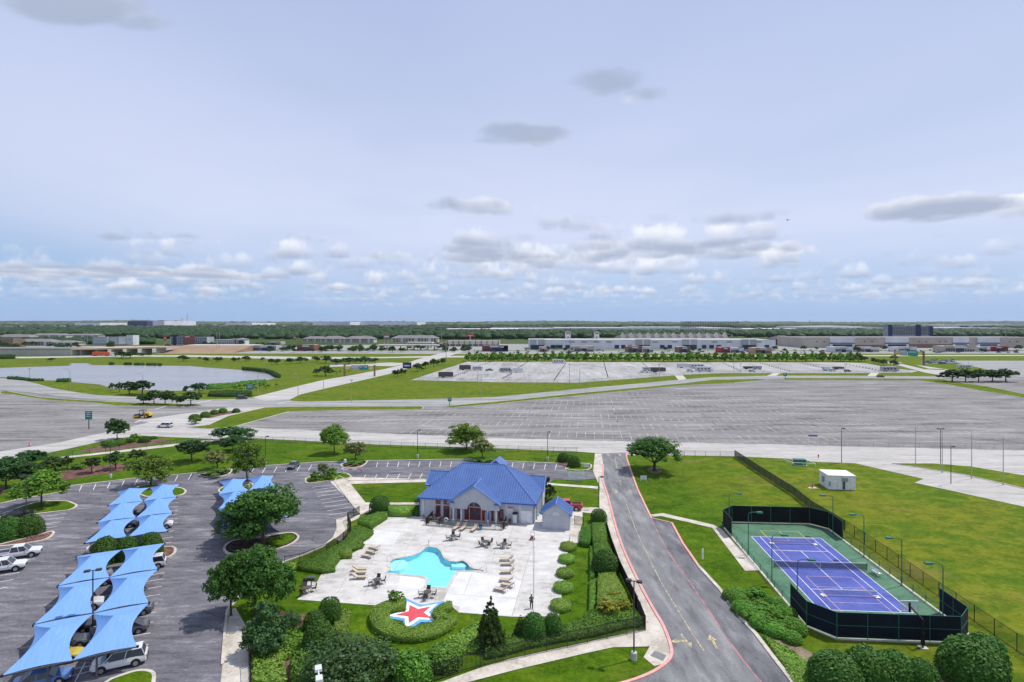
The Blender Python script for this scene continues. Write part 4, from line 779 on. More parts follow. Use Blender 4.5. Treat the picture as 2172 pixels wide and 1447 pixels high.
for (bx, by, x0, x1, tp, lb) in ((130, 1075, 72, 200, 985, 'golden shrub, left of three near the fence corner'), (165, 1000, 128, 205, 930, 'golden shrub, rearmost of three near the fence corner'), (228, 1050, 182, 268, 980, 'golden shrub, right of three near the fence corner')): T('yellowbush', 'D', (bx, by), x0, x1, tp, lb, 'shrub', 'golden shrubs')
hedge([cg('D', *p) for p in ((0, 1075), (60, 1060), (250, 1030), (300, 1080), (325, 1130), (200, 1130), (0, 1150))], .55, 'ivy ground cover at the fence corner by the drive', 'leaf_hedge', 60, .2, 'ground_cover', 'ground cover', .08)
hedge([cg('K', *p) for p in ((1360, 380), (1560, 300), (1700, 275), (1990, 290), (2010, 350), (1900, 365), (1600, 440), (1350, 480), (1100, 530), (900, 590), (730, 620), (780, 480), (900, 450), (1100, 450))], .6, 'bank of shrubs inside the lower iron fence', 'leaf_hedge', 55, .2, 'ground_cover', 'ground cover', .15)
hedge([cg('K', *p) for p in ((390, 500), (500, 430), (640, 350), (690, 330), (700, 420), (720, 520), (640, 570), (520, 580))], .5, 'light green ground cover left of the pyramid juniper', 'leaf_hedge_light', 50, .24, 'ground_cover', 'ground cover', .12)
hedge([cg('J', *p) for p in ((1170, 690), (1280, 650), (1322, 680), (1300, 790), (1280, 900), (1200, 930), (1130, 880), (1140, 780))], .5, 'light green ground cover right of the three topiaries', 'leaf_hedge_light', 55, .22, 'ground_cover', 'ground cover', .1)
hedge([cg('J', *p) for p in ((560, 920), (640, 880), (830, 880), (830, 1000), (800, 1120), (700, 1170), (560, 1110))], .6, 'bright ground cover left of the nearest topiary', 'leaf_juniper', 50, .26, 'ground_cover', 'ground cover', .15)
hedge([cg('J', *p) for p in ((200, 1160), (420, 1120), (600, 1120), (640, 1180), (520, 1230), (560, 1320), (580, 1500), (190, 1520))], .6, 'bright mounded ground cover at the bottom left of the garden', 'leaf_hedge_light', 50, .26, 'ground_cover', 'ground cover', .2)
hedge([cg('J', *p) for p in ((640, 1260), (760, 1180), (840, 1140), (900, 1250), (880, 1500), (640, 1500))], 1.0, 'dark shrubs between the mulch path and the very large shrub', 'leaf_hedge', 50, .26, 'ground_cover', 'ground cover', .25)
hedge([cg('J', *p) for p in ((560, 120), (700, 105), (690, 150), (600, 210))], .6, 'short hedge below the fence by the big shade trees', 'leaf_hedge_light', 60, .2)
JUN = [(800, 955), (860, 960), (935, 968), (1010, 972), (1075, 1010), (1120, 1060), (1160, 1110), (1196, 1175), (1190, 1225), (1140, 1215), (1070, 1180), (990, 1165), (930, 1130), (900, 1080), (870, 1040), (845, 1000)]
jw = [cg('D', *p) for p in JUN]; hedge(jw, .45, 'spreading juniper mass between the drive and the court', 'leaf_juniper', 40, .26, 'juniper_bank', 'juniper', .16)
rnd = random.Random(8); k = 0; JL = []; mnx, mxx = min(p.x for p in jw), max(p.x for p in jw); mny, mxy = min(p.y for p in jw), max(p.y for p in jw)
while k < 34:
    q = (rnd.uniform(mnx, mxx), rnd.uniform(mny, mxy))
    if not inside(q, jw): continue
    k += 1; name, tm, cm = PROTO['bush' if k % 3 else 'dome_light']; 
    o = link('juniper_bush', None, None, (q[0], q[1], .1), rnd.uniform(0, 6)); tag(o, 'rounded juniper tuft in the mass beside the drive', 'juniper', 'juniper tufts'); w = rnd.uniform(1.6, 2.6); o.scale = (w, w, rnd.uniform(.9, 1.35))
    me = JM[k % 2] if 'JM' in globals() else None
    if me is None:
        JM = []
        for src in ('bush', 'dome_light'):
            m2 = PROTO[src][2].copy(); m2.materials.clear(); m2.materials.append(MATS['leaf_juniper']); JM.append(m2)
        me = JM[k % 2]
    link('foliage', me, o); JL.append(o)
for i, o in enumerate(sorted(JL, key=lambda q: -q.location.y)): o['label'] = '%s juniper tuft from the far end of the mass beside the drive' % nth(i+1)
hedge([cg('D', *p) for p in ((1000, 1190), (1080, 1235), (1160, 1275), (1240, 1340), (1300, 1400), (1340, 1470), (1180, 1470), (1100, 1330))], .25, 'pale low ground cover by the drive at the bottom right', 'leaf_hedge_light', 45, .22, 'ground_cover', 'ground cover', .08)
# pond edge and far hedges
hedge([G(p) for p in cs('I2', (500, 985), (520, 955), (700, 945), (990, 950), (1000, 985), (700, 992))], 1.5, 'long dark clipped hedge under the green sign by the junction', 'leaf_myrtle', 12, .5, bumpy=.3)
hedge([G(p) for p in cs('I2', (490, 900), (500, 865), (780, 850), (950, 825), (1150, 812), (1170, 830), (900, 865), (640, 895))], 1.2, 'reeds along the right shore of the pond', 'leaf_hedge', 6, .6, 'reed_bed', 'reeds', .3)
hedge([G(p) for p in cs('I2', (890, 668), (1000, 680), (1180, 700), (1300, 745), (1330, 770), (1290, 772), (1200, 722), (1050, 695), (900, 682))], 1.8, 'bushes along the far right shore of the pond', 'leaf_dark', 6, .7, 'shore_bushes', 'bushes', .5)
hedge([G(p) for p in cs('I1', (0, 552), (0, 530), (100, 526), (170, 530), (170, 550))], 2.2, 'low bushes at the far left beyond the pond', 'leaf_dark', 4, .8, 'shore_bushes', 'bushes', .5)
hedge([G(p) for p in cs('I1', (90, 785), (90, 770), (240, 778), (360, 795), (500, 800), (500, 808), (350, 805))], 1.0, 'low bushes along the near left shore of the pond', 'leaf_dark', 6, .6, 'shore_bushes', 'bushes', .4)
hedge([G(p) for p in cs('I1', (655, 818), (660, 802), (810, 800), (815, 818))], 1.2, 'short bush strip on the near shore of the pond', 'leaf_dark', 6, .6, 'shore_bushes', 'bushes', .4)
for i, (x0, x1, y) in enumerate(((1260, 1310, 615), (1430, 1510, 618), (1550, 1660, 622), (1690, 1800, 625), (1820, 1860, 627))): hedge([G(p) for p in cs('I1', (x0, y+3), (x0, y-7), (x1, y-6), (x1, y+4))], 1.3, 'small bush clump on the far shore of the pond', 'leaf_dark', 5, .7, 'shore_bushes', 'bushes', .5, 'far shore clumps')
# ================================================================== CLUBHOUSE, SHED, COURT, FENCES, LAMPS
PM('stucco', (.47, .485, .52), .85, var=.07, scale=.8); PM('stucco_trim', (.58, .59, .61), .8, var=.05); PM('roof_blue', (.080, .150, .36), .38, var=.10, scale=.5, spec=.5); PM('roof_seam', (.15, .255, .53), .35, var=.05); PM('fascia_blue', (.04, .10, .38), .45)
PM('door_red', (.36, .022, .025), .5); PM('glass_dark', (.05, .05, .055), .12, var=.3, scale=1.2, spec=.6); PM('white_metal', (.75, .75, .76), .5); PM('black_metal', (.014, .014, .016), .5); PM('grey_metal', (.33, .34, .35), .45, .3); PM('dark_grey_metal', (.09, .09, .095), .5); PM('galvanised', (.36, .36, .36), .5, .4)
PM('bronze', (.06, .05, .045), .5); PM('concrete_base', (.5, .48, .46), .9); PM('green_metal', (.025, .16, .105), .5); PM('lens', (.75, .75, .72), .2)
def seams(faces, step=.46, w=.05, h=.045):
    mb = MB()
    for f in faces:
        P_ = [Vector(p) for p in f]; n = (P_[1]-P_[0]).cross(P_[2]-P_[0]).normalized()
        if n.z < 0: n = -n
        up = (Vector((0, 0, 1)) - n*n.z).normalized(); ac = up.cross(n).normalized()
        q = [((p-P_[0]).dot(ac), (p-P_[0]).dot(up)) for p in P_]; x0, x1 = min(a for a, _ in q), max(a for a, _ in q)
        x = x0 + step*.5
        while x < x1:
            ys = []
            for i in range(len(q)):
                (ax, ay), (bx, by) = q[i], q[(i+1) % len(q)]
                if (ax - x)*(bx - x) < 0: ys.append(ay + (by-ay)*(x-ax)/(bx-ax))
            if len(ys) >= 2 and max(ys) - min(ys) > .1:
                a = P_[0] + ac*x + up*min(ys); b = P_[0] + ac*x + up*max(ys); s = ac*w/2; t = n*h
                mb.add([a-s, a+s, b+s, b-s, a-s+t, a+s+t, b+s+t, b-s+t], [(4, 5, 6, 7), (0, 1, 5, 4), (1, 2, 6, 5), (2, 3, 7, 6), (3, 0, 4, 7)])
            x += step
    return mb
def roofmesh(faces, th=.12):
    mb = MB()
    for f in faces:
        n = len(f); mb.add(list(f) + [(p[0], p[1], p[2]-th) for p in f], [tuple(range(n)), tuple(range(2*n-1, n-1, -1))] + [(i, i+n, (i+1) % n + n, (i+1) % n) for i in range(n)])
    return mb
def ridge(mb, a, b, r=.09): mb.tube(Vector(a)+Vector((0, 0, .03)), Vector(b)+Vector((0, 0, .03)), r, n=6)
hs = thing('clubhouse', (-16.6, 102.8, 0), R(-10.7), 'grey clubhouse with blue standing-seam hip roof and red framed doors', 'building')
W0 = 20.8
mb = MB().box(0, W0, 0, 12.3, 0, 3.55); wall = mk('wall', mb, 'stucco', hs)
mb = MB().box(-1.2, 0, 8.3, 12.5, 0, 3.5); mb.box(W0, 21.1, 8.3, 12.5, 0, 3.5)
mb.extr([(8.3, 3.5), (12.5, 3.5), (10.4, 5.2)], -1.2, -1.0, 'x'); mb.extr([(8.3, 3.5), (12.5, 3.5), (10.4, 5.2)], 20.9, 21.1, 'x'); mk('wing_wall', mb, 'stucco', hs)
e0, e1, d0, d1, ze, zr = -.4, 21.2, -.4, 13.0, 3.6, 8.5
A_, B_, C_, D_ = (e0, d0, ze), (e1, d0, ze), (e1, d1, ze), (e0, d1, ze); R1, R2 = (6.1, 6.3, zr), (14.4, 6.3, zr)
fm = [(A_, B_, R2, R1), (B_, C_, R2), (C_, D_, R1, R2), (D_, A_, R1)]
roof = mk('roof', roofmesh(fm), 'roof_blue', hs); tag(seams_o := mk('standing_seams', seams(fm), 'roof_seam', roof), kind='stuff')
mb = MB()
for a, b2 in ((A_, R1), (B_, R2), (C_, R2), (D_, R1), (R1, R2)): ridge(mb, a, b2)
mk('ridge_cap', mb, 'roof_seam', roof)
mb = MB().box(e0-.06, e1+.06, d0-.1, d0-.002, ze-.22, ze-.02); mb.box(e0-.1, e0-.002, d0, d1, ze-.22, ze-.02); mb.box(e1+.002, e1+.1, d0, d1, ze-.22, ze-.02); mk('gutter', mb, 'fascia_blue', roof)
fw = [((-1.7, 7.8, 3.55), (21.5, 7.8, 3.55), (21.5, 10.35, 5.65), (-1.7, 10.35, 5.65)), ((21.5, 12.9, 3.55), (-1.7, 12.9, 3.55), (-1.7, 10.35, 5.65), (21.5, 10.35, 5.65))]
wr = mk('wing_roof', roofmesh(fw), 'roof_blue', hs); tag(mk('standing_seams', seams(fw), 'roof_seam', wr), kind='stuff')
mb = MB(); ridge(mb, (-1.7, 10.35, 5.65), (21.5, 10.35, 5.65))
for x in (-1.7, 21.5): ridge(mb, (x, 7.8, 3.55), (x, 10.35, 5.65), .12)
mb.box(-1.75, -.9, 7.4, 7.9, 3.45, 3.62); mb.box(20.8, 21.55, 7.4, 7.9, 3.45, 3.62); mk('ridge_cap', mb, 'roof_seam', wr)
mk('eave_block', MB().box(-1.5, -1.0, 7.55, 8.28, 1.9, 3.44).box(20.82, 21.3, 7.55, 8.28, 0, 3.44), 'stucco_trim', hs)
fr = [((10.7, 7.2, 7.7), (10.7, 11, 7.7), (12.4, 11, 8.98), (12.4, 7.2, 8.98)), ((14.1, 11, 7.7), (14.1, 7.2, 7.7), (12.4, 7.2, 8.98), (12.4, 11, 8.98))]
rr_ = mk('rear_gable_roof', roofmesh(fr), 'roof_blue', hs); mk('gable_wall', MB().extr([(10.8, 7.6), (14.0, 7.6), (12.4, 8.85)], 7.3, 7.5, 'y'), 'roof_blue', rr_); mk('gable_wall', MB().box(10.9, 13.9, 7.6, 10.8, 5.5, 7.65), 'roof_blue', rr_)
gz, ge, gu = 6.45, 3.45, 10.4
fp = [((gu-4.75, -1.65, ge), (gu-4.75, 2.5, ge), (gu, 4.6, gz), (gu, -1.65, gz)), ((gu, -1.65, gz), (gu, 4.6, gz), (gu+4.75, 2.5, ge), (gu+4.75, -1.65, ge))]
fp = [fp[0][::-1], fp[1][::-1]]
pr = mk('portico_roof', roofmesh(fp, .14), 'roof_blue', hs); tag(mk('standing_seams', seams(fp, .4), 'roof_seam', pr), kind='stuff')
mb = MB(); ridge(mb, (gu, -1.68, gz), (gu, 4.6, gz)); ridge(mb, (gu-4.75, -1.68, ge), (gu, -1.68, gz), .13); ridge(mb, (gu+4.75, -1.68, ge), (gu, -1.68, gz), .13); mb.box(gu-4.85, gu-3.6, -1.75, -1.3, ge-.16, ge+.02); mb.box(gu+3.6, gu+4.85, -1.75, -1.3, ge-.16, ge+.02); mk('barge_board', mb, 'roof_seam', pr)
# portico wall with its arch: left, right and crown pieces
mb = MB(); ar, az = 1.34, 2.32; arcp = [(gu + ar*math.cos(t), az + ar*math.sin(t)) for t in [math.pi*i/14 for i in range(15)]]
top = lambda u: gz - .18 - abs(u - gu)*(gz-ge)/4.75
for (ua, za), (ub, zb) in zip(arcp[:-1], arcp[1:]): mb.add([(ua, -1.3, za), (ub, -1.3, zb), (ub, -1.3, top(ub)), (ua, -1.3, top(ua)), (ua, -1.0, za), (ub, -1.0, zb), (ub, -1.0, top(ub)), (ua, -1.0, top(ua))], [(0, 1, 2, 3), (7, 6, 5, 4), (1, 0, 4, 5), (3, 2, 6, 7)])
for s in (-1, 1):
    pts = [(gu+s*ar, az), (gu+s*4.4, az), (gu+s*4.4, top(gu+4.4)), (gu+s*ar, top(gu+ar))]; mb.extr(pts if s > 0 else pts[::-1], -1.3, -1.0, 'y')
    mb.box(min(gu+s*4.4, gu+s*4.1), max(gu+s*4.4, gu+s*4.1), -1.0, 0, az, 3.3)
mk('portico_wall', mb, 'stucco', hs)
mb = MB()
for (ua, za), (ub, zb) in zip(arcp[:-1], arcp[1:]): mb.tube((ua, -1.32, za), (ub, -1.32, zb), .06, n=6)
mk('arch_trim', mb, 'stucco_trim', hs)
for u in (6.55, 8.0, 12.85, 14.3): mk('column', MB().lathe([(.22, 0), (.22, .12), (.16, .18), (.14, az-.15), (.2, az-.08), (.2, az)], 12, (u, -1.15)), 'white_metal', hs, sm=False)
def glazed(u0, u1, z0, z1, leaves=1, parent=hs, v=0.0, name='door', fr_=.1, mat='door_red'):
    mb = MB(); mb.box(u0, u1, v-.08, v-.003, z0, z0+.22 if z0 < .2 else z0+fr_); mb.box(u0, u1, v-.08, v-.003, z1-fr_, z1)
    zb = z0+.22 if z0 < .2 else z0+fr_
    n = leaves
    for i in range(n+1):
        u = u0 + (u1-u0)*i/n; mb.box(max(u0, u-fr_*.6) if i else u0, min(u1, u+fr_*.6) if i < n else u1, v-.079, v-.004, zb, z1-fr_)
    if True: mb.box(u0, u0+fr_, v-.078, v-.005, zb, z1-fr_); mb.box(u1-fr_, u1, v-.078, v-.005, zb, z1-fr_)
    d = mk(name, mb, mat, parent)
    for i in range(n): mk('pane', MB().box(u0+(u1-u0)*i/n+fr_*.7, u0+(u1-u0)*(i+1)/n-fr_*.7, v-.04, v-.012, zb, z1-fr_), 'glass_dark', d)
    return d
for u0, u1, n in ((2.94, 3.85, 1), (4.4, 5.5, 1), (5.9, 6.35, 1), (6.95, 7.75, 1), (8.3, 9.12, 1), (9.3, 11.25, 2), (11.5, 12.0, 1), (13.2, 13.6, 1), (14.4, 15.4, 1)): glazed(u0, u1, .05, 2.25, n)
for u0, u1 in ((2.94, 3.85), (4.4, 5.4)): glazed(u0, u1, 2.5, 3.15, 1, name='transom_window')
mb = MB().box(gu-ar+.05, gu+ar-.05, -.06, -.004, 2.3, 2.42); mb.box(gu-.42, gu-.32, -.055, -.006, 2.4, 3.4); mk('arch_window_frame', mb, 'stucco_trim', hs)
pts = [(gu + 1.25*math.cos(t), 2.32 + 1.1*math.sin(t)) for t in [math.pi*i/10 for i in range(11)]]; mk('arch_window', MB().extr(pts, -.03, -.005, 'y'), 'glass_dark', hs)
mk('rules_board', MB().box(16.0, 17.1, -.06, -.004, .9, 2.5), 'white_metal', hs); PM('sign_red', (.62, .05, .12), .5); mk('board_header', MB().box(16.0, 17.1, -.075, -.062, 2.52, 2.72), 'sign_red', hs)
mb = MB()
for i in range(11): mb.box(16.15, 16.95 - (i % 3)*.12, -.064, -.0605, 1.05 + i*.125, 1.09 + i*.125)
mk('board_lines', mb, 'grey_metal', hs)
dd = mk('service_door', MB().box(18.5, 19.43, -.06, -.004, .1, 2.2).box(19.47, 20.4, -.06, -.004, .1, 2.2), 'white_metal', hs); mk('handle', MB().box(19.36, 19.4, -.1, -.061, 1.0, 1.15), 'grey_metal', dd); mk('door_frame', MB().box(18.35, 18.48, -.09, -.005, 0, 2.35).box(20.42, 20.55, -.09, -.005, 0, 2.35).box(18.48, 20.42, -.09, -.005, 2.22, 2.35), 'stucco_trim', hs)
for u in (.45, 15.75, 18.15): mk('pilaster', MB().box(u, u+.35, -.12, -.003, 0, 3.4), 'stucco_trim', hs)
for u, v in ((-.06, -.02), (W0+.02, -.02)): mk('downpipe', MB().box(u-.06, u+.06, v-.12, v-.01, 0, 3.4), 'fascia_blue', hs)
for v in (2.2, 4.2, 6.2): mk('wall_pipe', MB().box(W0+.004, W0+.25, v, v+.25, 0, 3.4), 'stucco_trim', hs)
vm_ = thing('vending_machine', hs.matrix_basis @ Vector((17.55, -.5, .05)), R(-10.7), 'grey vending machine standing against the clubhouse by the rules board', 'vending machine')
mk('cabinet', MB().box(-.42, .42, -.4, .4, .06, 1.75), 'grey_metal', vm_); mk('top_cap', MB().box(-.45, .45, -.43, .43, 1.75, 1.9), 'black_metal', vm_); mk('front_panel', MB().box(-.34, .34, -.43, -.402, .25, 1.65), 'stucco_trim', vm_); mk('foot', MB().box(-.4, .4, -.35, .35, 0, .06), 'black_metal', vm_)
# pool shed
sd = thing('pool_shed', (5.13, 96.7, 0), R(-9.8), 'small grey gabled shed with blue roof and double doors right of the clubhouse', 'shed')
ws, ds = 4.7, 3.6
mb = MB().extr([(0, 0), (ws, 0), (ws, 2.75), (ws/2, 4.3), (0, 2.75)], 0, ds, 'y'); mk('wall', mb, 'stucco', sd)
fs_ = [((-.35, -.15, 2.62), (-.35, ds+.2, 2.62), (ws/2, ds+.2, 4.45), (ws/2, -.15, 4.45))[::-1], ((ws/2, -.15, 4.45), (ws/2, ds+.2, 4.45), (ws+.35, ds+.2, 2.62), (ws+.35, -.15, 2.62))[::-1]]
sr = mk('roof', roofmesh(fs_, .1), 'roof_blue', sd); tag(mk('standing_seams', seams(fs_, .4), 'roof_seam', sr), kind='stuff')
mb = MB()
for a, b2 in (((-.35, -.2, 2.62), (ws/2, -.2, 4.45)), ((ws+.35, -.2, 2.62), (ws/2, -.2, 4.45)), ((ws/2, -.2, 4.45), (ws/2, ds+.2, 4.45)), ((-.35, ds+.2, 2.62), (ws/2, ds+.2, 4.45)), ((ws+.35, ds+.2, 2.62), (ws/2, ds+.2, 4.45))): ridge(mb, a, b2)
mb.box(-.42, .1, -.3, .02, 2.5, 2.66); mb.box(ws-.1, ws+.42, -.3, .02, 2.5, 2.66); mk('barge_board', mb, 'roof_seam', sr)
for i in (0, 1):
    u = .45 + i*1.95; d = mk('door', MB().box(u, u+1.85, -.05, -.004, .1, 2.2), 'stucco', sd); mk('door_frame', MB().box(u-.06, u, -.08, -.005, .05, 2.28).box(u+1.85, u+1.91, -.081, -.006, .05, 2.28).box(u, u+1.85, -.08, -.005, 2.2, 2.28).box(u, u+1.85, -.065, -.051, 1.62, 1.67), 'stucco_trim', d)
pts = [(ws/2 + .55*math.cos(t), 2.45 + .55*math.sin(t)) for t in [math.pi*i/10 for i in range(11)]]; vv = mk('half_round_vent', MB().extr(pts, -.07, -.005, 'y'), 'white_metal', sd)
pts = [(ws/2 + .42*math.cos(t), 2.5 + .42*math.sin(t)) for t in [math.pi*i/10 for i in range(11)]]; mk('vent_louvre', MB().extr(pts, -.085, -.072, 'y'), 'stucco_trim', vv)
# ------------------------------------------------------------------ fences
m, gg, b, o = newmat('wire_mesh'); b.inputs['Base Color'].default_value = (.30, .30, .29, 1); b.inputs['Alpha'].default_value = .16
m, gg, b, o = newmat('wire_mesh_black'); b.inputs['Base Color'].default_value = (.02, .02, .02, 1); b.inputs['Alpha'].default_value = .32
m, gg, b, o = newmat('wire_mesh_green'); b.inputs['Base Color'].default_value = (.03, .17, .11, 1); b.inputs['Alpha'].default_value = .30
m, gg, b, o = newmat('screen_grey'); b.inputs['Base Color'].default_value = (.028, .036, .030, 1); b.inputs['Alpha'].default_value = .86; b.inputs['Roughness'].default_value = .9
PM('screen_black', (.006, .007, .007), .9, var=.3, scale=.6); PM('screen_navy', (.005, .009, .020), .9, var=.3, scale=.6)
def resample(pts, step):
    out = [Vector(pts[0])]
    for a, b2 in zip(pts[:-1], pts[1:]):
        a = Vector(a); b2 = Vector(b2); L_ = (b2-a).length; n = max(1, round(L_/step))
        for i in range(1, n+1): out.append(a.lerp(b2, i/n))
    return out
def fence(name, pts, h, label, step=2.5, kind='iron', post='black_metal', mesh='wire_mesh_black', pr=.045, rails=(1.0,), pick=.13, group=None, base=0.0):
    pts = [Vector((p[0], p[1], 0)) for p in pts]; o0 = pts[0].copy(); ps = [p - o0 for p in resample(pts, step)]
    r = thing(name, o0, 0, label, 'fence', group)
    pm = MB().tube((0, 0, 0), (0, 0, h + .05), pr, n=6).mesh('post', post)
    for p in ps: link('post', pm, r, p)
    mb = MB()
    for a, b2 in zip(ps[:-1], ps[1:]):
        for rr in rails: mb.tube(a + Vector((0, 0, h*rr)), b2 + Vector((0, 0, h*rr)), pr*.7, n=5)
    mk('rail', mb, post, r)
    if kind == 'iron':
        mb = MB()
        for a, b2 in zip(ps[:-1], ps[1:]):
            n = max(1, int((b2-a).length/pick)); d = (b2-a).normalized()*.017; e = Vector((-d.y, d.x, 0))
            for i in range(1, n):
                q = a.lerp(b2, i/n); mb.add([q-d-e, q+d-e, q+d+e, q-d+e, q-d-e+Vector((0, 0, h)), q+d-e+Vector((0, 0, h)), q+d+e+Vector((0, 0, h)), q-d+e+Vector((0, 0, h))], [(0, 1, 5, 4), (1, 2, 6, 5), (2, 3, 7, 6), (3, 0, 4, 7)])
        tag(mk('pickets', mb, post, r), kind='stuff')
    elif mesh:
        for a, b2 in zip(ps[:-1], ps[1:]):
            mk('mesh_panel' if kind == 'wire' else 'screen_panel', MB().quad((a.x, a.y, base + .05), (b2.x, b2.y, base + .05), (b2.x, b2.y, h), (a.x, a.y, h)), mesh, r)
    return r
fence('iron_fence', [cg('B', *p) for p in ((905, 505), (838, 542), (857, 592), (850, 628), (780, 688), (720, 724), (650, 754), (570, 784), (485, 798))], 1.5, 'black iron fence curving between the near lot and the wavy hedge', 2.2, rails=(.96, .12))
fence('iron_fence', [G((800, 1480)), G((868, 1448))] + [cg('K', *p) for p in ((320, 795), (505, 732), (695, 682), (880, 637), (1060, 597), (1240, 557), (1410, 520), (1575, 486), (1735, 448), (1895, 415), (2052, 382))], 1.75, 'long black iron fence sloping along the lower footpath', 2.6, rails=(.96, .12))
fence('iron_fence', [cg('K', *p) for p in ((2052, 382), (2010, 270), (1960, 175))], 1.75, 'short black iron fence at the corner beside the drive', 2.4, rails=(.96, .12))
fence('screened_fence', [cg('D', *p) for p in ((122, 600), (150, 700), (195, 830), (255, 960), (297, 1048))], 1.75, 'black screened fence between the drive pavement and the hedges', 2.6, 'screen', mesh='screen_black')
fence('iron_fence', [G(p) for p in ((527, 1378), (528, 1412), (531, 1447), (534, 1500))], 1.6, 'black iron fence beside the near pavement at bottom left', 2.4, rails=(.96, .12))
fence('iron_fence', [G(p) for p in ((918.7, 1097), (903.2, 1115), (932, 1117.5), (985, 1121), (1050, 1125), (1066.8, 1126), (1074.5, 1108))], 1.25, 'low black iron fence enclosing the clubhouse terrace', 3.0, rails=(.96, .1))
fence('iron_fence', [cg('C', *p) for p in ((1365, 655), (1440, 668))], 1.5, 'black iron gate on the path beside the pool shed', 1.2, rails=(.96, .1))
fence('screened_fence', [cg('D', 843, 184), cg('D', 1010, 296), cg('D', 1180, 405), cg('E', 760, 262), cg('E', 905, 350), cg('E', 980, 398)], 1.8, 'long dark screened fence crossing the right lawn to the court', 3.0, 'screen', mesh='screen_grey')
fence('wire_fence', [cg('E', 980, 398), cg('E', 1260, 590), cg('E', 1500, 762), cg('E', 1720, 912), cg('E', 1975, 1092), cg('E', 2125, 1197), G((2230, 1430)), G((2300, 1490))], 1.9, 'dark wire fence running past the right side of the court', 3.0, 'wire', rails=(1.0, .03))
fence('wire_fence', [cg('G', *p) for p in ((405, 362), (700, 372), (1050, 386), (1400, 402), (1800, 416), (2172, 428))] + [cg('C', 1385, 80)], 1.5, 'long grey wire fence between the lawn and the main road', 3.2, 'wire', 'dark_grey_metal', 'wire_mesh', .04, (1.0, .04))
fence('wire_fence', [cg('D', *p) for p in ((500, 180), (680, 182), (842, 184))], 1.5, 'short grey wire fence right of the drive by the road', 3.2, 'wire', 'dark_grey_metal', 'wire_mesh', .04)
fence('wire_fence', [cg('H', *p) for p in ((555, 608), (1000, 618), (1600, 630), (2172, 642))] + [G((2500, 963))], 1.6, 'pale wire fence between the big lot and the main road at right', 4.0, 'wire', 'galvanised', 'wire_mesh', .04)
fence('wire_fence', [cg('F', *p) for p in ((300, 612), (620, 598), (900, 560), (1250, 530), (1510, 500), (1800, 466))], 1.5, 'dark wire fence along the footpath on the left lawn', 3.4, 'wire', 'black_metal', 'wire_mesh', .035)
fence('wire_fence', [G(p) for p in [(871, 806.6), (1050, 811.4), (1227, 812.4), (1450, 795.6), (1529, 792.2), (1800, 792.2), (1930, 791.2)]], 1.8, 'wire fence along the near edge of the caravan lot', 6.0, 'wire', 'galvanised', 'wire_mesh', .05)
# ------------------------------------------------------------------ tennis court
CC = Vector((43.85, 80.9, 0)); CR = math.atan2(-.07, .9975)
ct = thing('tennis_court', CC, CR, 'blue tennis court on a green pad inside dark screened fencing', 'court')
m, gg, b, p, cc = layered('court_green', ((.070, .150, .095), (.095, .190, .120), (.115, .215, .140)), [((.3, .3, 1), 4, 1.0), ((2, 2, 2), 4, .5)]); fin(m, b, cc)
m, gg, b, p, cc = layered('court_blue', ((.078, .100, .31), (.095, .120, .36), (.115, .145, .41)), [((.3, .3, 1), 4, 1.0), ((2, 2, 2), 4, .5)]); fin(m, b, cc)
PM('line_white', (.75, .75, .78), .8); PM('line_yellow', (.60, .52, .14), .8); PM('line_pink', (.60, .38, .45), .8)
hw, hl, ch = 8.75, 18.35, 2.2
octo = [(-hw, -hl+ch+.2), (-hw+ch, -hl), (hw-ch, -hl), (hw, -hl+ch), (hw, hl-ch), (hw-ch, hl), (-hw+ch, hl), (-hw, hl-ch)]
mk('pad', MB().prism(octo, -.05, .06), 'court_green', ct); mk('playing_surface', MB().prism([(-5.5, -11.9), (5.5, -11.9), (5.5, 11.9), (-5.5, 11.9)], .05, .066), 'court_blue', ct)
def lines(name, segs, w, z, mat): mk(name, seglines(MB(), segs, w, z), mat, ct)
q = 5.485; s_ = 4.115; L_ = 11.885
lines('tennis_lines', [((-q, -L_), (q, -L_)), ((-q, L_), (q, L_)), ((-q, -L_), (-q, L_)), ((q, -L_), (q, L_)), ((-s_, -L_), (-s_, L_)), ((s_, -L_), (s_, L_)), ((-s_, -6.4), (s_, -6.4)), ((-s_, 6.4), (s_, 6.4)), ((0, -6.4), (0, 6.4))], .09, .070, 'line_white')
pk = []
for y0, y1 in ((14.6, 2.0), (-2.5, -13.0)): pk += [((-3.05, y0), (3.05, y0)), ((-3.05, y1), (3.05, y1)), ((-3.05, y0), (-3.05, y1)), ((3.05, y0), (3.05, y1)), ((-3.05, (y0+y1)/2 + 2.1), (3.05, (y0+y1)/2 + 2.1)), ((-3.05, (y0+y1)/2 - 2.1), (3.05, (y0+y1)/2 - 2.1)), ((0, y0), (0, (y0+y1)/2 + (2.1 if y0 > y1 else -2.1)))]
lines('pickleball_lines', pk, .07, .073, 'line_pink'); lines('yellow_lines', [((-3.05, 14.6), (3.05, 14.6)), ((-3.05, 14.6), (-3.05, 11.9)), ((3.05, 14.6), (3.05, 11.9)), ((0, 14.6), (0, 11.9))], .09, .076, 'line_yellow')
def loc(u, v, z=0): return ct.matrix_basis @ Vector((u, v, z))
net = thing('tennis_net', loc(0, 0), CR, 'dark tennis net across the middle of the court', 'net')
for s in (-1, 1): mk('post', MB().tube((s*6.4, 0, 0), (s*6.4, 0, 1.12), .05), 'green_metal', net)
m, gg, b, o = newmat('net_mesh'); b.inputs['Base Color'].default_value = (.03, .03, .04, 1); b.inputs['Alpha'].default_value = .45
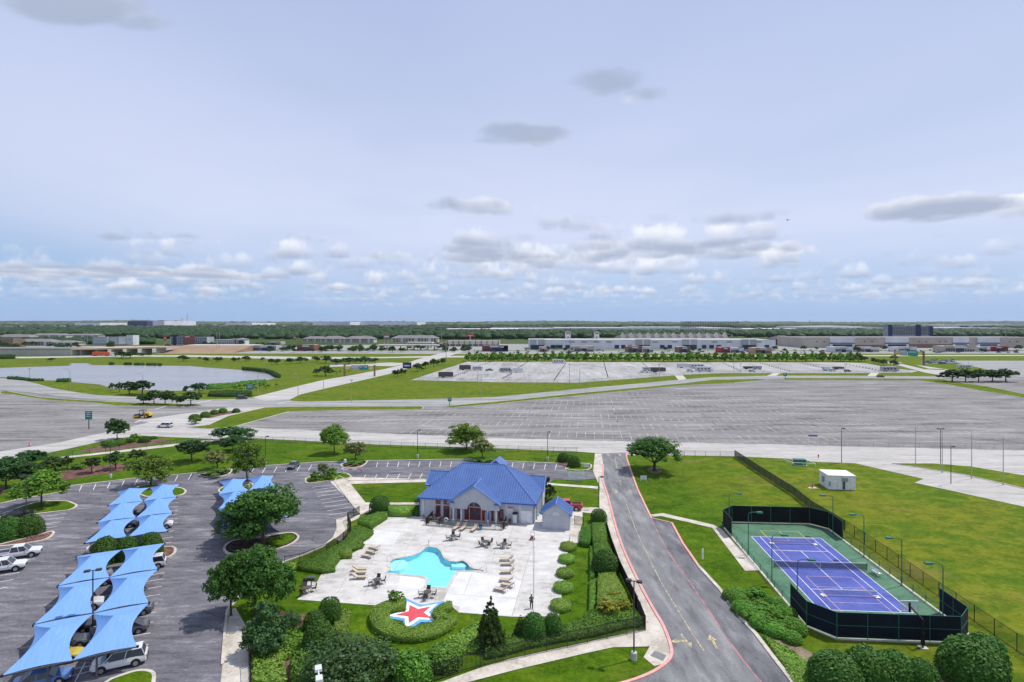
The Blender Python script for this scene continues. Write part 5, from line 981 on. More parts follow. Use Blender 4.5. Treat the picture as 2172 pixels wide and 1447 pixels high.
mk('net_panel', MB().box(-6.35, 6.35, -.008, .008, .12, 1.0), 'net_mesh', net); mk('tape', MB().box(-6.35, 6.35, -.02, .02, 1.0, 1.06), 'line_white', net); mk('centre_strap', MB().box(-.03, .03, -.021, .021, .06, 1.0), 'line_white', net)
for v, lb in ((9.0, 'portable pickleball net on wheels at the far end of the court'), (-8.2, 'portable pickleball net on wheels at the near end of the court')):
    r = thing('portable_net', loc(0, v, .066), CR, lb, 'net')
    mk('top_bar', MB().tube((-3.3, 0, .92), (3.3, 0, .92), .025, n=6).tube((-3.3, 0, .92), (-3.3, 0, .1), .03, n=6).tube((3.3, 0, .92), (3.3, 0, .1), .03, n=6).tube((0, 0, .92), (0, 0, .1), .02, n=6), 'line_white', r)
    mk('bottom_bar', MB().tube((-3.3, 0, .12), (3.3, 0, .12), .035, n=6), 'line_pink', r); mk('net_panel', MB().box(-3.28, 3.28, -.006, .006, .16, .9), 'wire_mesh', r)
    for s in (-1, 1): ft = mk('foot', MB().box(s*3.3-.3, s*3.3+.3, -.35, .35, .05, .1), 'line_white', r); mk('wheel', MB().tube((s*3.3-.05, -.3, .06), (s*3.3+.05, -.3, .06), .06), 'black_metal', ft)
def court_fence(name, uv, h, label, kind, mesh, rails, step):
    return fence(name, [loc(*p) for p in uv], h, label, step, kind, 'green_metal', mesh, .045, rails, base=.2)
k = 11.5
court_fence('court_fence', [(-hw, k), (-hw, hl-ch), (-hw+ch, hl), (hw-ch, hl), (hw, hl-ch), (hw, k)], 3.0, 'tall black screened fence around the far end of the court', 'screen', 'screen_black', (1.0, .06), 3.3)
court_fence('court_fence', [(-hw, -k), (-hw, -hl+ch+.2), (-hw+ch, -hl), (hw-ch, -hl), (hw, -hl+ch), (hw, -k)], 3.0, 'tall navy screened fence around the near end of the court', 'screen', 'screen_navy', (1.0, .52, .04), 3.0)
court_fence('court_fence', [(-hw, k), (-hw, -k)], 1.0, 'low green wire fence along the left side of the court', 'wire', 'wire_mesh_green', (1.0, .05), 2.6)
court_fence('court_fence', [(hw, k), (hw, -k)], 1.0, 'low green wire fence along the right side of the court', 'wire', 'wire_mesh_green', (1.0, .05), 2.6)
cw = MB(); strip(cw, octo, .3, -.05, .12, True); mk('edge_kerb', cw, 'walk_concrete', ct)
for i, v in enumerate((14.0, 4.6, -4.6, -12.6)):
    for s, sd_ in ((-1, 'left'), (1, 'right')):
        r = thing('court_lamp', loc(s*(hw-.35), v, .05), CR, '%s lamp on the %s side of the court, green gooseneck' % (('farthest', 'second farthest', 'second nearest', 'nearest')[i], sd_), 'lamp', 'court lamps'); d = -s
        mk('pole', MB().tube((0, 0, 0), (0, 0, 5.9), .07, .055, 8), 'green_metal', r); mk('base_plate', MB().box(-.18, .18, -.18, .18, 0, .05), 'green_metal', r)
        mk('arm', MB().path([(0, 0, 5.9), (d*.12, 0, 6.22), (d*.45, 0, 6.36), (d*1.3, 0, 6.38)], .05), 'green_metal', r); hd = mk('lamp_head', MB().box(d*1.65-.45, d*1.65+.45, -.26, .26, 6.26, 6.46, taper=.06), 'green_metal', r); mk('lens', MB().box(d*1.65-.36, d*1.65+.36, -.2, .2, 6.235, 6.258), 'lens', hd)
bn = thing('bench', loc(6.9, -1.4, .06), CR + R(100), 'white slatted bench at the right side of the court', 'bench')
for i in range(3): mk('seat_slat', MB().box(-.75, .75, -.25 + i*.17, -.12 + i*.17, .42, .46), 'white_metal', bn)
for i in range(2): mk('back_slat', MB().box(-.75, .75, .26, .30, .58 + i*.18, .72 + i*.18), 'white_metal', bn)
for s in (-.6, .6): mk('leg', MB().box(s-.04, s+.04, -.24, -.18, 0, .42).box(s-.04, s+.04, .24, .3, 0, .62), 'white_metal', bn)
hp = thing('basketball_hoop', loc(1.95, -19.3), CR, 'dark basketball hoop leaning over the near court fence', 'basketball hoop')
mk('pole', MB().tube((0, 0, 0), (0, 0, 3.0), .1).tube((0, 0, 3.0), (-.2, 1.9, 3.5), .08), 'black_metal', hp); mk('pole_pad', MB().box(-.14, .14, -.14, .14, .2, 1.6), 'black_metal', hp); mk('footing', MB().box(-.4, .4, -.4, .4, -.03, .04), 'concrete_base', hp)
m, gg, b, o = newmat('acrylic'); b.inputs['Base Color'].default_value = (.75, .75, .78, 1); b.inputs['Alpha'].default_value = .3
bd = mk('backboard', MB().box(-1.1, .7, 2.0, 2.03, 2.95, 4.0), 'acrylic', hp); mk('frame', MB().box(-1.1, .7, 1.98, 2.05, 4.0, 4.06).box(-1.1, .7, 1.98, 2.05, 2.89, 2.95).box(-1.16, -1.1, 1.98, 2.05, 2.89, 4.06).box(.7, .76, 1.98, 2.05, 2.89, 4.06), 'line_white', bd); mk('brace', MB().box(-.3, -.1, 1.88, 1.97, 2.8, 3.9), 'black_metal', hp)
mb = MB()
for i in range(14): a, b2 = 6.2832*i/14, 6.2832*(i+1)/14; mb.tube((-.2 + .23*math.cos(a), 2.3 + .23*math.sin(a), 3.05), (-.2 + .23*math.cos(b2), 2.3 + .23*math.sin(b2), 3.05), .012, n=4)
mk('rim', mb, 'sign_red', hp)
bin_ = thing('litter_bin', cg('E', 170, 375), 0, 'small dark green litter bin at the far left corner of the court', 'bin'); mk('drum', MB().lathe([(.24, 0), (.28, .85)], 10), 'green_metal', bin_); mk('lid', MB().lathe([(.3, .85), (.3, .92), (.08, 1.02)], 10), 'black_metal', bin_)
# ------------------------------------------------------------------ lamp posts
def lamp(base, h, label, heads=1, mat='bronze', ped=True, rot=0.0, group='lot lamp posts', p=None, r0=.085):
    q = p or G(base); r = thing('lamp_post', (q[0], q[1], 0), rot, label, 'lamp post', group)
    z0 = 0
    if ped: mk('pedestal', MB().lathe([(.32, 0), (.32, .75), (.27, .8)], 12), 'concrete_base', r); z0 = .8
    mk('pole', MB().tube((0, 0, z0), (0, 0, h-.1), r0, r0*.7, 8), mat, r)
    for s in ((1, -1) if heads == 2 else ((1,) if heads == 1 else ())):
        mk('arm', MB().box(min(0, s*.3), max(0, s*.3), -.035, .035, h-.16, h-.09), mat, r); hd = mk('lamp_head', MB().box(min(s*.25, s*.85), max(s*.25, s*.85), -.22, .22, h-.2, h, taper=.03), mat, r); mk('lens', MB().box(min(s*.3, s*.8), max(s*.3, s*.8), -.17, .17, h-.222, h-.202), 'lens', hd)
    return r
lamp((197, 1345), 7.3, 'double-headed lamp post rising between the near blue sails', 2, rot=.4); lamp((55.6, 1093), 7.2, 'lamp post in front of the maple on the grass island', 2, rot=.5); lamp((234, 1013), 7.3, 'lamp post on the lawn beside the long mulch bed', 1); lamp((526, 1035), 7.3, 'lamp post behind the right pair of blue sails', 2, rot=.3)
lamp((563, 987), 7.2, 'thin lamp post on the lawn edge left of the dark parked car', 1); lamp((885.7, 971), 7.3, 'thin lamp post on the lawn edge left of the clubhouse roof', 1); lamp((1161.5, 976), 7.3, 'thin lamp post on the lawn edge behind the clubhouse right wing', 1)
lamp((1270.4, 1079), 6.1, 'single lamp post on the drive pavement by the clubhouse', 1, ped=False); lamp((1344.7, 1399), 8.3, 'tall double lamp post on a concrete pedestal at the lower drive corner', 2, rot=-.35); lamp(None, 7.3, 'white lamp heads rising at the bottom edge beside the large shrub', 2, 'stucco_trim', rot=-1.2, p=(-15.4, 45.3)).scale = (1.3, 1.3, 1)
lamp((1785, 981.7), 8.7, 'lone lamp post at the road edge behind the white hut', 1, ped=False); lamp((1995, 984), 8.8, 'tee-topped lamp post among the flagpoles', 2, ped=False); lamp((2017, 1026.7), 8.2, 'lamp post on the driveway in front of the flagpoles', 1, ped=False)
for (x, y, t, lb) in ((1942, 991, 905.4, 'leftmost bare flagpole by the driveway'), (1998.5, 1003.5, 913, 'second bare flagpole from the left'), (2061, 1015.7, 919, 'third bare flagpole from the left'), (2128, 1029, 928, 'rightmost bare flagpole by the driveway')):
    q = G((x, y)); h = H - (t - HY)*q.y/F; r = thing('flagpole', q, 0, lb, 'flagpole', 'flagpoles'); mk('pole', MB().tube((0, 0, 0), (0, 0, h), .09, .05, 8), 'galvanised', r); mk('base_collar', MB().lathe([(.18, 0), (.18, .08), (.1, .15)], 10), 'galvanised', r); mk('finial', MB().lathe([(.02, h), (.08, h+.06), (.02, h+.12)], 8), 'galvanised', r)
def farlamp(k, x, y, tp, label, curve=0, group='road lamps'):
    q = cg(k, x, y); o = CROPS[k]; h = H - (o[1] + tp*o[2] - HY)*q.y/F; r = thing('street_lamp', q, 0, label, 'street lamp', group)
    mk('pole', MB().tube((0, 0, 0), (0, 0, h*.9), .14, .10, 6), 'galvanised', r)
    if curve: mk('arm', MB().path([(0, 0, h*.9), (curve*.4, 0, h*.97), (curve*1.4, 0, h), (curve*2.6, 0, h)], .07, 5), 'galvanised', r); mk('lamp_head', MB().box(min(curve*2.6, curve*3.3), max(curve*2.6, curve*3.3), -.16, .16, h-.1, h+.06), 'grey_metal', r)
    else: mk('lamp_head', MB().box(-.7, .7, -.25, .25, h*.9, h*.9 + .3), 'grey_metal', r)
for a in (('I1', 341, 795, 650, 'thin lamp at the near left pond shore', 0), ('I1', 806, 902, 665, 'curved lamp on the near pond bank', -1), ('I1', 1646, 946, 720, 'curved lamp in front of the big pond oaks', -1), ('I2', 1071, 975, 705, 'curved lamp beside the green sign', 1), ('I2', 1532, 977, 720, 'curved lamp at the avenue mouth', -1), ('I2', 1826, 905, 665, 'curved lamp further along the avenue', -1), ('I3', 246, 1046, 770, 'lamp on the grass right of the avenue'), ('I3', 1702, 818, 630, 'lamp at the caravan lot left side'), ('I3', 1740, 1003, 730, 'lamp on the grass before the caravan lot', 1), ('I4', 858, 825, 598, 'lamp at the middle of the caravan lot fence'), ('I4', 976, 895, 655, 'curved lamp on the verge of the lateral road', 1), ('I4', 1893, 800, 600, 'thin lamp at the right of the caravan lot verge'), ('I5', 850, 720, 530, 'lamp behind the white motorhomes'), ('I5', 932, 720, 560, 'thin lamp right of the white motorhomes'), ('I6', 113, 720, 600, 'lamp by the right end of the caravan lot'), ('I6', 1530, 640, 535, 'lamp in the storage yard'), ('I1', 200, 550, 440, 'pole at the far left beyond the pond'), ('I1', 895, 578, 465, 'pole on the far pond shore'), ('I1', 1350, 570, 485, 'pole left of the round field oak'), ('I1', 1902, 575, 405, 'pole beside the frontage road left'), ('I2', 1108, 545, 465, 'pole on the open grass centre'), ('I2', 551, 568, 450, 'pole on the open grass left')):
    farlamp(*a)
# ------------------------------------------------------------------ lawn fittings on the right
ht = thing('utility_hut', cg('H', 603, 948), R(-7), 'white flat-roofed utility hut on the right lawn', 'hut')
a, b2 = cg('H', 650, 948), cg('H', 852, 950); wd = (b2-a).length; ht.location = a; 
mk('wall', MB().box(0, wd, 0, 4.6, .12, 2.9), 'white_metal', ht); mk('roof', MB().box(-.1, wd+.1, -.1, 4.7, 2.9, 3.02), 'line_white', ht); mk('plinth', MB().box(-.06, wd+.06, -.06, 4.66, 0, .12), 'concrete_base', ht); hd = mk('door', MB().box(wd*.52, wd*.62, -.04, -.004, .15, 1.75), 'dark_grey_metal', ht); mk('handle', MB().box(wd*.53, wd*.54, -.08, -.041, .9, 1.0), 'white_metal', hd); mk('air_conditioner', MB().box(wd*.5, wd*.7, -.35, -.004, 1.8, 2.6), 'grey_metal', ht); mk('meter_box', MB().box(-.3, -.003, 2.0, 2.6, 1.0, 2.2).box(wd*.02, wd*.08, -.15, -.004, .8, 1.7), 'grey_metal', ht); mk('wall_joint', MB().box(wd*.33, wd*.335, -.012, -.003, .15, 2.85).box(wd*.8, wd*.805, -.012, -.003, .15, 2.85), 'grey_metal', ht)
tf = thing('transformer', cg('H', 428, 757), R(-7), 'green transformer box inside the white pipe barrier', 'transformer'); mk('cabinet', MB().box(-1.25, 1.25, -.7, .8, .15, 1.3), 'green_metal', tf); mk('lid', MB().box(-1.3, 1.3, -.75, .85, 1.3, 1.42), 'green_metal', tf); mk('pad', MB().box(-1.5, 1.5, -.95, 1.05, 0, .15), 'concrete_base', tf)
br = thing('pipe_barrier', cg('H', 428, 757), R(-7), 'white pipe barrier around the green transformer', 'barrier'); cn = [(-2.3, -1.2), (3.1, -1.4), (2.2, 3.4), (-3.2, 3.4)]
for i in range(4):
    p0, p1 = Vector((*cn[i], 0)), Vector((*cn[(i+1) % 4], 0)); mk('rail', MB().tube(p0+Vector((0, 0, .8)), p1+Vector((0, 0, .8)), .06, n=6), 'white_metal', br)
    for t in (0, .5): mk('post', MB().tube(p0.lerp(p1, t), p0.lerp(p1, t)+Vector((0, 0, .85)), .06, n=6), 'white_metal', br)
def hydrant(p, label, mat='sign_red'):
    r = thing('fire_hydrant', p, 0, label, 'hydrant'); mk('barrel', MB().lathe([(.17, 0), (.17, .06), (.12, .1), (.12, .6), (.16, .65), (.1, .8), (.03, .86)], 10), mat, r); mk('outlet', MB().tube((-.22, 0, .5), (.22, 0, .5), .06, n=8), mat, r)
hydrant(cg('H', 525, 935), 'red and white hydrant on a pad left of the white hut'); hydrant(cg('H', 572, 700), 'dark red hydrant at the road edge near the barrier', 'door_red')
sheet('hydrant_pad', [Vector(cg('H', 525, 935)) + Vector(v) for v in ((-.8, -.5, 0), (.8, -.5, 0), (.8, .5, 0), (-.8, .5, 0))], .03, 'walk_concrete')
gt = thing('lot_gate_frame', cg('H', 495, 610), R(-7), 'white gate frame with purple header at the big lot edge', 'gate'); PM('purple', (.13, .09, .30), .5); w = (cg('H', 563, 612) - cg('H', 495, 610)).length
for x in (0, w): mk('post', MB().tube((x, 0, 0), (x, 0, 2.7), .07), 'white_metal', gt)
mk('header', MB().box(-.05, w+.05, -.08, .08, 2.75, 3.2), 'purple', gt); mk('cross_rail', MB().tube((0, 0, 1.2), (w, 0, 1.2), .03), 'white_metal', gt)
# small signs on the lawns
def post_sign(p, label, w=.8, h=.6, z=.5, rot=0.0, mat='white_metal', cat='sign', posts=2, back=None):
    r = thing('lawn_sign', p, rot, label, cat)
    for s in ((-1, 1) if posts == 2 else (0,)): mk('post', MB().tube((s*w*.45, 0, 0), (s*w*.45, 0, z+h), .04, n=6), 'white_metal' if posts == 2 else 'dark_grey_metal', r)
    pn = mk('panel', MB().box(-w/2, w/2, -.05, -.01, z, z+h), mat, r)
    if back: mk('lettering', MB().box(-w*.36, w*.36, -.06, -.052, z+h*.55, z+h*.68).box(-w*.3, w*.3, -.06, -.052, z+h*.3, z+h*.42), back, pn)
    return r
post_sign(cg('C', 1380, 300), 'white scalloped lawn sign by the clubhouse drive', 3.6, 1.2, .7, R(-8), 'star_white', back='stucco_trim'); post_sign(cg('C', 1460, 200), 'small white sign on the corner island', 1.2, .9, .2, R(-8), back='stucco_trim'); post_sign(cg('D', 331, 322), 'small white sign on the lawn right of the drive', 1.4, .8, .5, 0, back='stucco_trim'); post_sign(cg('D', 662, 765), 'narrow white sign leaning on the grass left of the court', .35, 1.6, .2, .6, posts=1)
for (k, x, y, tp, w, lb) in (('F', 758, 365, 210, 3.2, 'green wayfinding sign on a post in the left lot'), ('I2', 980, 985, 838, 5.0, 'tall green wayfinding sign by the clipped hedge'), ('G', 1718, 132, 70, 2.2, 'slim green wayfinding sign at the big lot entrance'), ('H', 313, 96, 40, 3.2, 'small green wayfinding sign at the far lot entrance')):
    q = cg(k, x, y); o = CROPS[k]; h = H - (o[1] + tp*o[2] - HY)*q.y/F; r = thing('wayfinding_sign', q, 0, lb, 'sign', 'wayfinding signs'); PM('sign_green', (.03, .20, .15), .5)
    ww = w*.5; mk('post', MB().box(-.12, .12, -.08, .08, 0, h*.62), 'dark_grey_metal', r); pn = mk('panel', MB().box(-ww/1.4, ww/1.4, -.12, -.03, h*.55, h), 'sign_green', r)
    mb = MB()
    for i, (l0, l1) in enumerate(((.5, .5), (.42, .48), (.5, .36))): mb.box(-ww*l0, ww*l1, -.135, -.122, h*(.9-i*.1), h*(.93-i*.1))
    mk('lettering', mb, 'line_white', pn)
# ================================================================== SHADE SAILS
def fabric(name, col):
    m, gg, b, o = newmat(name); v = gg.n('ShaderNodeTexCoord').outputs['Object']
    cc = gg.mix(gg.ramp(gg.noise(gg.vm('MULTIPLY', v, (.5, 6, .5)), 1, 3), .3, .7), tuple(x*.93 for x in col), tuple(x*1.06 for x in col))
    m.node_tree.links.new(cc, b.inputs['Base Color']); b.inputs['Roughness'].default_value = .75; b.inputs['Specular IOR Level'].default_value = .2
    tl = gg.n('ShaderNodeBsdfTranslucent'); m.node_tree.links.new(cc, tl.inputs[0]); mx = gg.n('ShaderNodeMixShader'); mx.inputs[0].default_value = .04
    m.node_tree.links.new(b.outputs[0], mx.inputs[1]); m.node_tree.links.new(tl.outputs[0], mx.inputs[2]); m.node_tree.links.new(mx.outputs[0], o.inputs[0])
fabric('sail_blue', (.185, .36, .70))
OA = Vector((-42.6, 55.1, 0)); AA = math.atan2(.891, -.453)      # a axis along the rows
da = Vector((-.453, .891, 0)); db = Vector((.891, .453, 0))
def ab(a, b_, z=0.0): return OA + da*a + db*b_ + Vector((0, 0, z))
def sailpanels(La, Wb):
    """local x along a, y along b: four hip panels, long edges scooped inwards, each ruled from its edge to the peak"""
    zc, zp = 2.35, 3.95; pk = Vector((La*.47, Wb*.5, zp)); g_ = .10
    C4 = [Vector((g_, 0, zc)), Vector((La-g_, 0, zc)), Vector((La-g_, Wb, zc)), Vector((g_, Wb, zc))]; out = []
    for e in range(4):
        A, B = C4[e], C4[(e+1) % 4]; inn = (pk - (A+B)/2); inn.z = 0; inn.normalize(); n, m_ = 14, 5; vs = []; fs = []
        for i in range(n+1):
            t = i/n; sc = (1.0 if e % 2 == 0 else .12)*math.sin(math.pi*t); E = A.lerp(B, t) + inn*sc + Vector((0, 0, .10*math.sin(math.pi*t)))
            for j in range(m_+1):
                q = E.lerp(pk, j/m_); q.z -= .09*math.sin(math.pi*j/m_); vs.append(q)
        for i in range(n):
            for j in range(m_): a = i*(m_+1)+j; fs.append((a, a+m_+1, a+m_+2, a+1))
        mb = MB(); mb.add(vs, fs); out.append(mb.mesh('sail_panel', 'sail_blue', True))
    return out
SAILS = {}
def canopy(a0, La, b0, label, outer):
    """steel frame with a single row of columns on the middle line, beams out to the outer edge"""
    r = thing('shade_canopy', ab(a0, b0), AA, label, 'shade canopy', 'blue shade sails'); Wb = 5.3
    sgn = -1 if outer > 0 else 1                       # local +y is -b
    r.rotation_euler.z = AA
    key = (round(La, 1),)
    if key not in SAILS: SAILS[key] = sailpanels(La, Wb)
    for me in SAILS[key]: link('sail_panel', me, r, (0, -Wb if outer > 0 else 0, 0))
    for i, x in enumerate((.12, La-.12)):
        y1 = -Wb if outer > 0 else Wb
        mk('column', MB().box(x-.09, x+.09, (y1*.36)-.09, (y1*.36)+.09, 0, 2.24), 'dark_grey_metal', r)
        mk('beam', MB().box(x-.07, x+.07, min(0, y1), max(0, y1), 2.24, 2.36), 'dark_grey_metal', r)
    for x in (.12, La-.12): mk('corner_shackle', MB().box(x-.1, x+.1, (-Wb if outer > 0 else Wb)-.1, (-Wb if outer > 0 else Wb)+.1, 2.22, 2.42), 'black_metal', r)
    return r
names = ['nearest', 'second nearest', 'third nearest']; nf = ['fourth', 'fifth', 'farthest sixth']
for i in range(3):
    for s, sd_ in ((-1, 'left'), (1, 'right')):
        canopy(i*10.1, 10.1, 0, '%s blue shade sail, %s column of the long double row' % (names[i], sd_), s)
        canopy(35.5 + i*9.75, 9.75, 0, '%s blue shade sail, %s column of the long double row' % (nf[i], sd_), s)
        canopy(33.9 + i*9.75, 9.75, 17.5, '%s blue shade sail, %s column of the row by the big tree' % (('nearest', 'middle', 'farthest')[i], sd_), s)
# ================================================================== VEHICLES
PM('tyre', (.018, .018, .019), .85); PM('rim', (.45, .45, .46), .35, .7); PM('car_glass', (.02, .024, .03), .08, var=.2, spec=.7); PM('head_lamp', (.8, .8, .82), .15); PM('tail_lamp', (.45, .02, .02), .3); PM('car_trim', (.03, .03, .032), .5)
def carpaint(n, colr): PM('paint_' + n, colr, .28, .15, .04, 1.0, .5, .6); return 'paint_' + n
for n, cl in (('white', (.72, .73, .74)), ('black', (.012, .012, .014)), ('grey', (.12, .125, .14)), ('silver', (.38, .39, .41)), ('red', (.48, .018, .022)), ('blue', (.10, .20, .45)), ('yellow', (.62, .48, .06)), ('darkred', (.16, .02, .03)), ('tan', (.36, .31, .24)), ('navy', (.03, .045, .10))): carpaint(n, cl)
SH = {  # stations: (x, z_bottom, z_belt, half width); cabin: base x0..x1, roof x0..x1, roof z, belt z
 'sedan': (4.7, [(-2.35, .42, .72, .70), (-2.2, .28, .88, .84), (-1.5, .24, .93, .89), (-.3, .24, .92, .90), (.8, .24, .92, .90), (1.6, .24, .86, .88), (2.15, .28, .74, .80), (2.35, .40, .62, .66)], (-1.85, 1.15, -1.0, .30, 1.44, .90), .33, (-1.42, 1.42)),
 'suv': (4.8, [(-2.4, .45, .95, .78), (-2.3, .32, 1.05, .90), (-1.5, .28, 1.07, .94), (-.3, .28, 1.06, .95), (.8, .28, 1.06, .95), (1.6, .28, 1.02, .93), (2.2, .32, .92, .86), (2.4, .45, .76, .72)], (-2.25, 1.25, -1.95, .55, 1.76, 1.04), .37, (-1.45, 1.45)),
 'pickup': (5.7, [(-2.85, .55, 1.02, .90), (-2.75, .45, 1.08, .96), (-1.8, .42, 1.10, .98), (-.6, .40, 1.12, .99), (.8, .40, 1.12, .99), (1.7, .40, 1.12, .98), (2.6, .42, 1.06, .93), (2.85, .5, .92, .82)], (-.75, 1.55, -.55, .85, 1.85, 1.10), .40, (-1.75, 1.85))}
CARM = {}
def carmeshes(shape):
    if shape in CARM: return CARM[shape]
    L_, st, cab, wr_, ax = SH[shape]; rows = []; mb = MB()
    for (x, zb, zt, w) in st:
        zm = zb + (zt-zb)*.55
        rows.append([(x, y, z) for y, z in ((-w*.82, zb), (-w, zb+.12), (-w*1.01, zm), (-w*.95, zt-.04), (-w*.80, zt), (w*.80, zt), (w*.95, zt-.04), (w*1.01, zm), (w, zb+.12), (w*.82, zb))])
    k = len(rows[0]); vs = [v for r in rows for v in r]; fs = []
    for i in range(len(rows)-1):
        for j in range(k): fs.append((i*k+j, i*k+(j+1) % k, (i+1)*k+(j+1) % k, (i+1)*k+j))
    fs += [tuple(range(k-1, -1, -1)), tuple((len(rows)-1)*k+j for j in range(k))]; mb.add(vs, fs); out = {}
    x0, x1, r0, r1, zr_, zb_ = cab; w = st[3][3]*.93; wr2 = w*.80
    cabv = [(x0, -w, zb_-.05), (x1, -w, zb_-.05), (x1, w, zb_-.05), (x0, w, zb_-.05), (r0, -wr2, zr_-.05), (r1, -wr2, zr_-.05), (r1, wr2, zr_-.05), (r0, wr2, zr_-.05)]
    rf = MB().add([(r0-.03, -wr2-.02, zr_-.07), (r1+.03, -wr2-.02, zr_-.07), (r1+.03, wr2+.02, zr_-.07), (r0-.03, wr2+.02, zr_-.07), (r0+.12, -wr2+.1, zr_), (r1-.15, -wr2+.1, zr_-.01), (r1-.15, wr2-.1, zr_-.01), (r0+.12, wr2-.1, zr_)], [(4, 5, 6, 7), (0, 1, 5, 4), (1, 2, 6, 5), (2, 3, 7, 6), (3, 0, 4, 7)])
    for sy in (-1, 1):
        for (xa, xb) in ((x0, r0), (x1, r1), ((x0+x1)/2, (r0+r1)/2)):
            rf.tube((xa, sy*w*.995, zb_-.04), (xb, sy*wr2*1.0, zr_-.05), .045, n=4)
    out['cabin_frame'] = rf
    def face(idx, push):
        p = [Vector(cabv[i]) for i in idx]; cc_ = sum(p, Vector())/4; p = [cc_ + (q-cc_)*.93 for q in p]; n = (p[1]-p[0]).cross(p[2]-p[0]).normalized(); n = n if n.dot(cc_ - Vector(((x0+x1)/2, 0, 1.2))) > 0 else -n
        return MB().add([q + n*push for q in p] + [q - n*.02 for q in p], [(0, 1, 2, 3), (7, 6, 5, 4), (0, 4, 5, 1), (1, 5, 6, 2), (2, 6, 7, 3), (3, 7, 4, 0)])
    out['windscreen'] = face((1, 2, 6, 5), .012); out['rear_window'] = face((0, 3, 7, 4), .012); out['side_window'] = [face((0, 1, 5, 4), .012), face((3, 2, 6, 7), .012)]
    cabin = MB().add(cabv, [(0, 1, 5, 4), (1, 2, 6, 5), (2, 3, 7, 6), (3, 0, 4, 7), (4, 5, 6, 7)])
    bx = L_/2; wz = st[0][3]
    if shape == 'pickup':
        out['bed'] = MB().box(-2.68, -.92, -.82, .82, 1.085, 1.115); 
        out['bed_rail'] = MB().box(-2.74, -.85, -.93, -.80, 1.08, 1.24).box(-2.74, -.85, .80, .93, 1.08, 1.24).box(-2.78, -2.68, -.80, .80, 1.06, 1.24)
    CARM[shape] = dict(L=L_, body=mb, cabin=cabin, ax=ax, wr=wr_, w=st[3][3], st=st, extra=out, cache={})
    return CARM[shape]
def car(shape, colr, loc, rot, label, cat='car', group=None, scale=1.0, detail=True):
    c_ = carmeshes(shape); ch = c_['cache']; mat = 'paint_' + colr
    def me(key, mb, mt, sm=False):
        kk = (key, mt)
        if kk not in ch: ch[kk] = mb.mesh(key.split('#')[0], mt, sm)
        return ch[kk]
    r = thing({'sedan': 'saloon_car', 'suv': 'sport_utility_car', 'pickup': 'pickup_truck'}[shape], (loc[0], loc[1], .02), rot, label, cat, group, scale)
    b_ = link('body', me('body', c_['body'], mat, False), r); link('roof', me('roof', c_['extra']['cabin_frame'], mat), r)
    link('windscreen', me('windscreen', c_['extra']['windscreen'], 'car_glass'), r); link('rear_window', me('rear_window', c_['extra']['rear_window'], 'car_glass'), r)
    for i in (0, 1): link('side_window', me('side_window#%d' % i, c_['extra']['side_window'][i], 'car_glass'), r)
    link('cabin', me('cabin', c_['cabin'], 'car_trim'), r)
    if shape == 'pickup': link('cargo_bed', me('cargo_bed', c_['extra']['bed'], 'car_trim'), r); link('bed_rail', me('bed_rail', c_['extra']['bed_rail'], mat), r)
    wr_ = c_['wr']; w = c_['w']
    for x in c_['ax']:
        for s in (-1, 1):
            t = link('wheel', me('wheel%d' % s, MB().tube((0, -.11, 0), (0, .11, 0), wr_, n=16), 'tyre'), r, (x, s*(w-.075), wr_)); link('rim', me('rim', MB().tube((0, -.125, 0), (0, .125, 0), wr_*.62, n=12), 'rim'), t)
            link('wheel_arch', me('arch', MB().tube((0, -.1, 0), (0, .1, 0), wr_*1.2, n=16), 'car_trim'), r, (x, s*(w-.09), wr_+.03))
    xf, zf, zt = c_['st'][-1][0], c_['st'][-1][1], c_['st'][-1][2]; xr, zrr = c_['st'][0][0], c_['st'][0][2]
    for s in (-1, 1):
        link('headlight', me('headlight', MB().box(-.12, .03, -.17, .17, -.07, .08), 'head_lamp'), r, (xf-.06, s*(c_['st'][-1][3]*.86), zt-.10)); link('tail_light', me('tail_light', MB().box(-.03, .1, -.12, .12, -.12, .1), 'tail_lamp'), r, (xr+.02, s*(c_['st'][0][3]*.88), zrr-.12))
        link('mirror', me('mirror', MB().box(-.08, .08, -.1, .1, -.07, .08), mat), r, (c_['extra'] and SH[shape][2][1]-.35, s*(w+.06), SH[shape][2][5]+.06))
    link('grille', me('grille', MB().box(-.02, .02, -.45, .45, -.12, .12), 'car_trim'), r, (xf+.012, 0, zf+.16)); link('bumper', me('bumper', MB().box(-.04, .03, -c_['st'][0][3]*.9, c_['st'][0][3]*.9, -.1, .1), 'car_trim'), r, (xr-.01, 0, c_['st'][0][1]+.1))
    return r
BA = math.atan2(.453, .891)                            # heading along +b
def stall(shape, colr, a, b_, label, flip=False, cat='car'): return car(shape, colr, ab(a, b_), BA + (math.pi if flip else 0), label, cat)
stall('suv', 'white', 1.6, 3.6, 'white sport utility car half under the nearest right blue sail', True)
stall('sedan', 'grey', 8.6, 3.1, 'dark grey saloon with tail poking out of the nearest right sail', True); stall('sedan', 'grey', 13.2, 3.1, 'dark grey car tail showing beside the second right sail', True); stall('suv', 'white', 27.6, 3.3, 'white car tail poking out of the third right sail', True); stall('suv', 'white', 45.2, 3.0, 'white car nose poking out beside the fourth right sail', False)
stall('sedan', 'grey', 8.2, -2.2, 'grey saloon in the gap below the second left sail', False); stall('sedan', 'yellow', 5.3, -2.4, 'yellow sports car in the gap between the nearest sails', False); stall('suv', 'white', 17.4, -2.5, 'white boxy car in the gap between the second sails', False); stall('sedan', 'blue', 1.5, -2.6, 'blue car at the bottom left under the nearest sail', False)
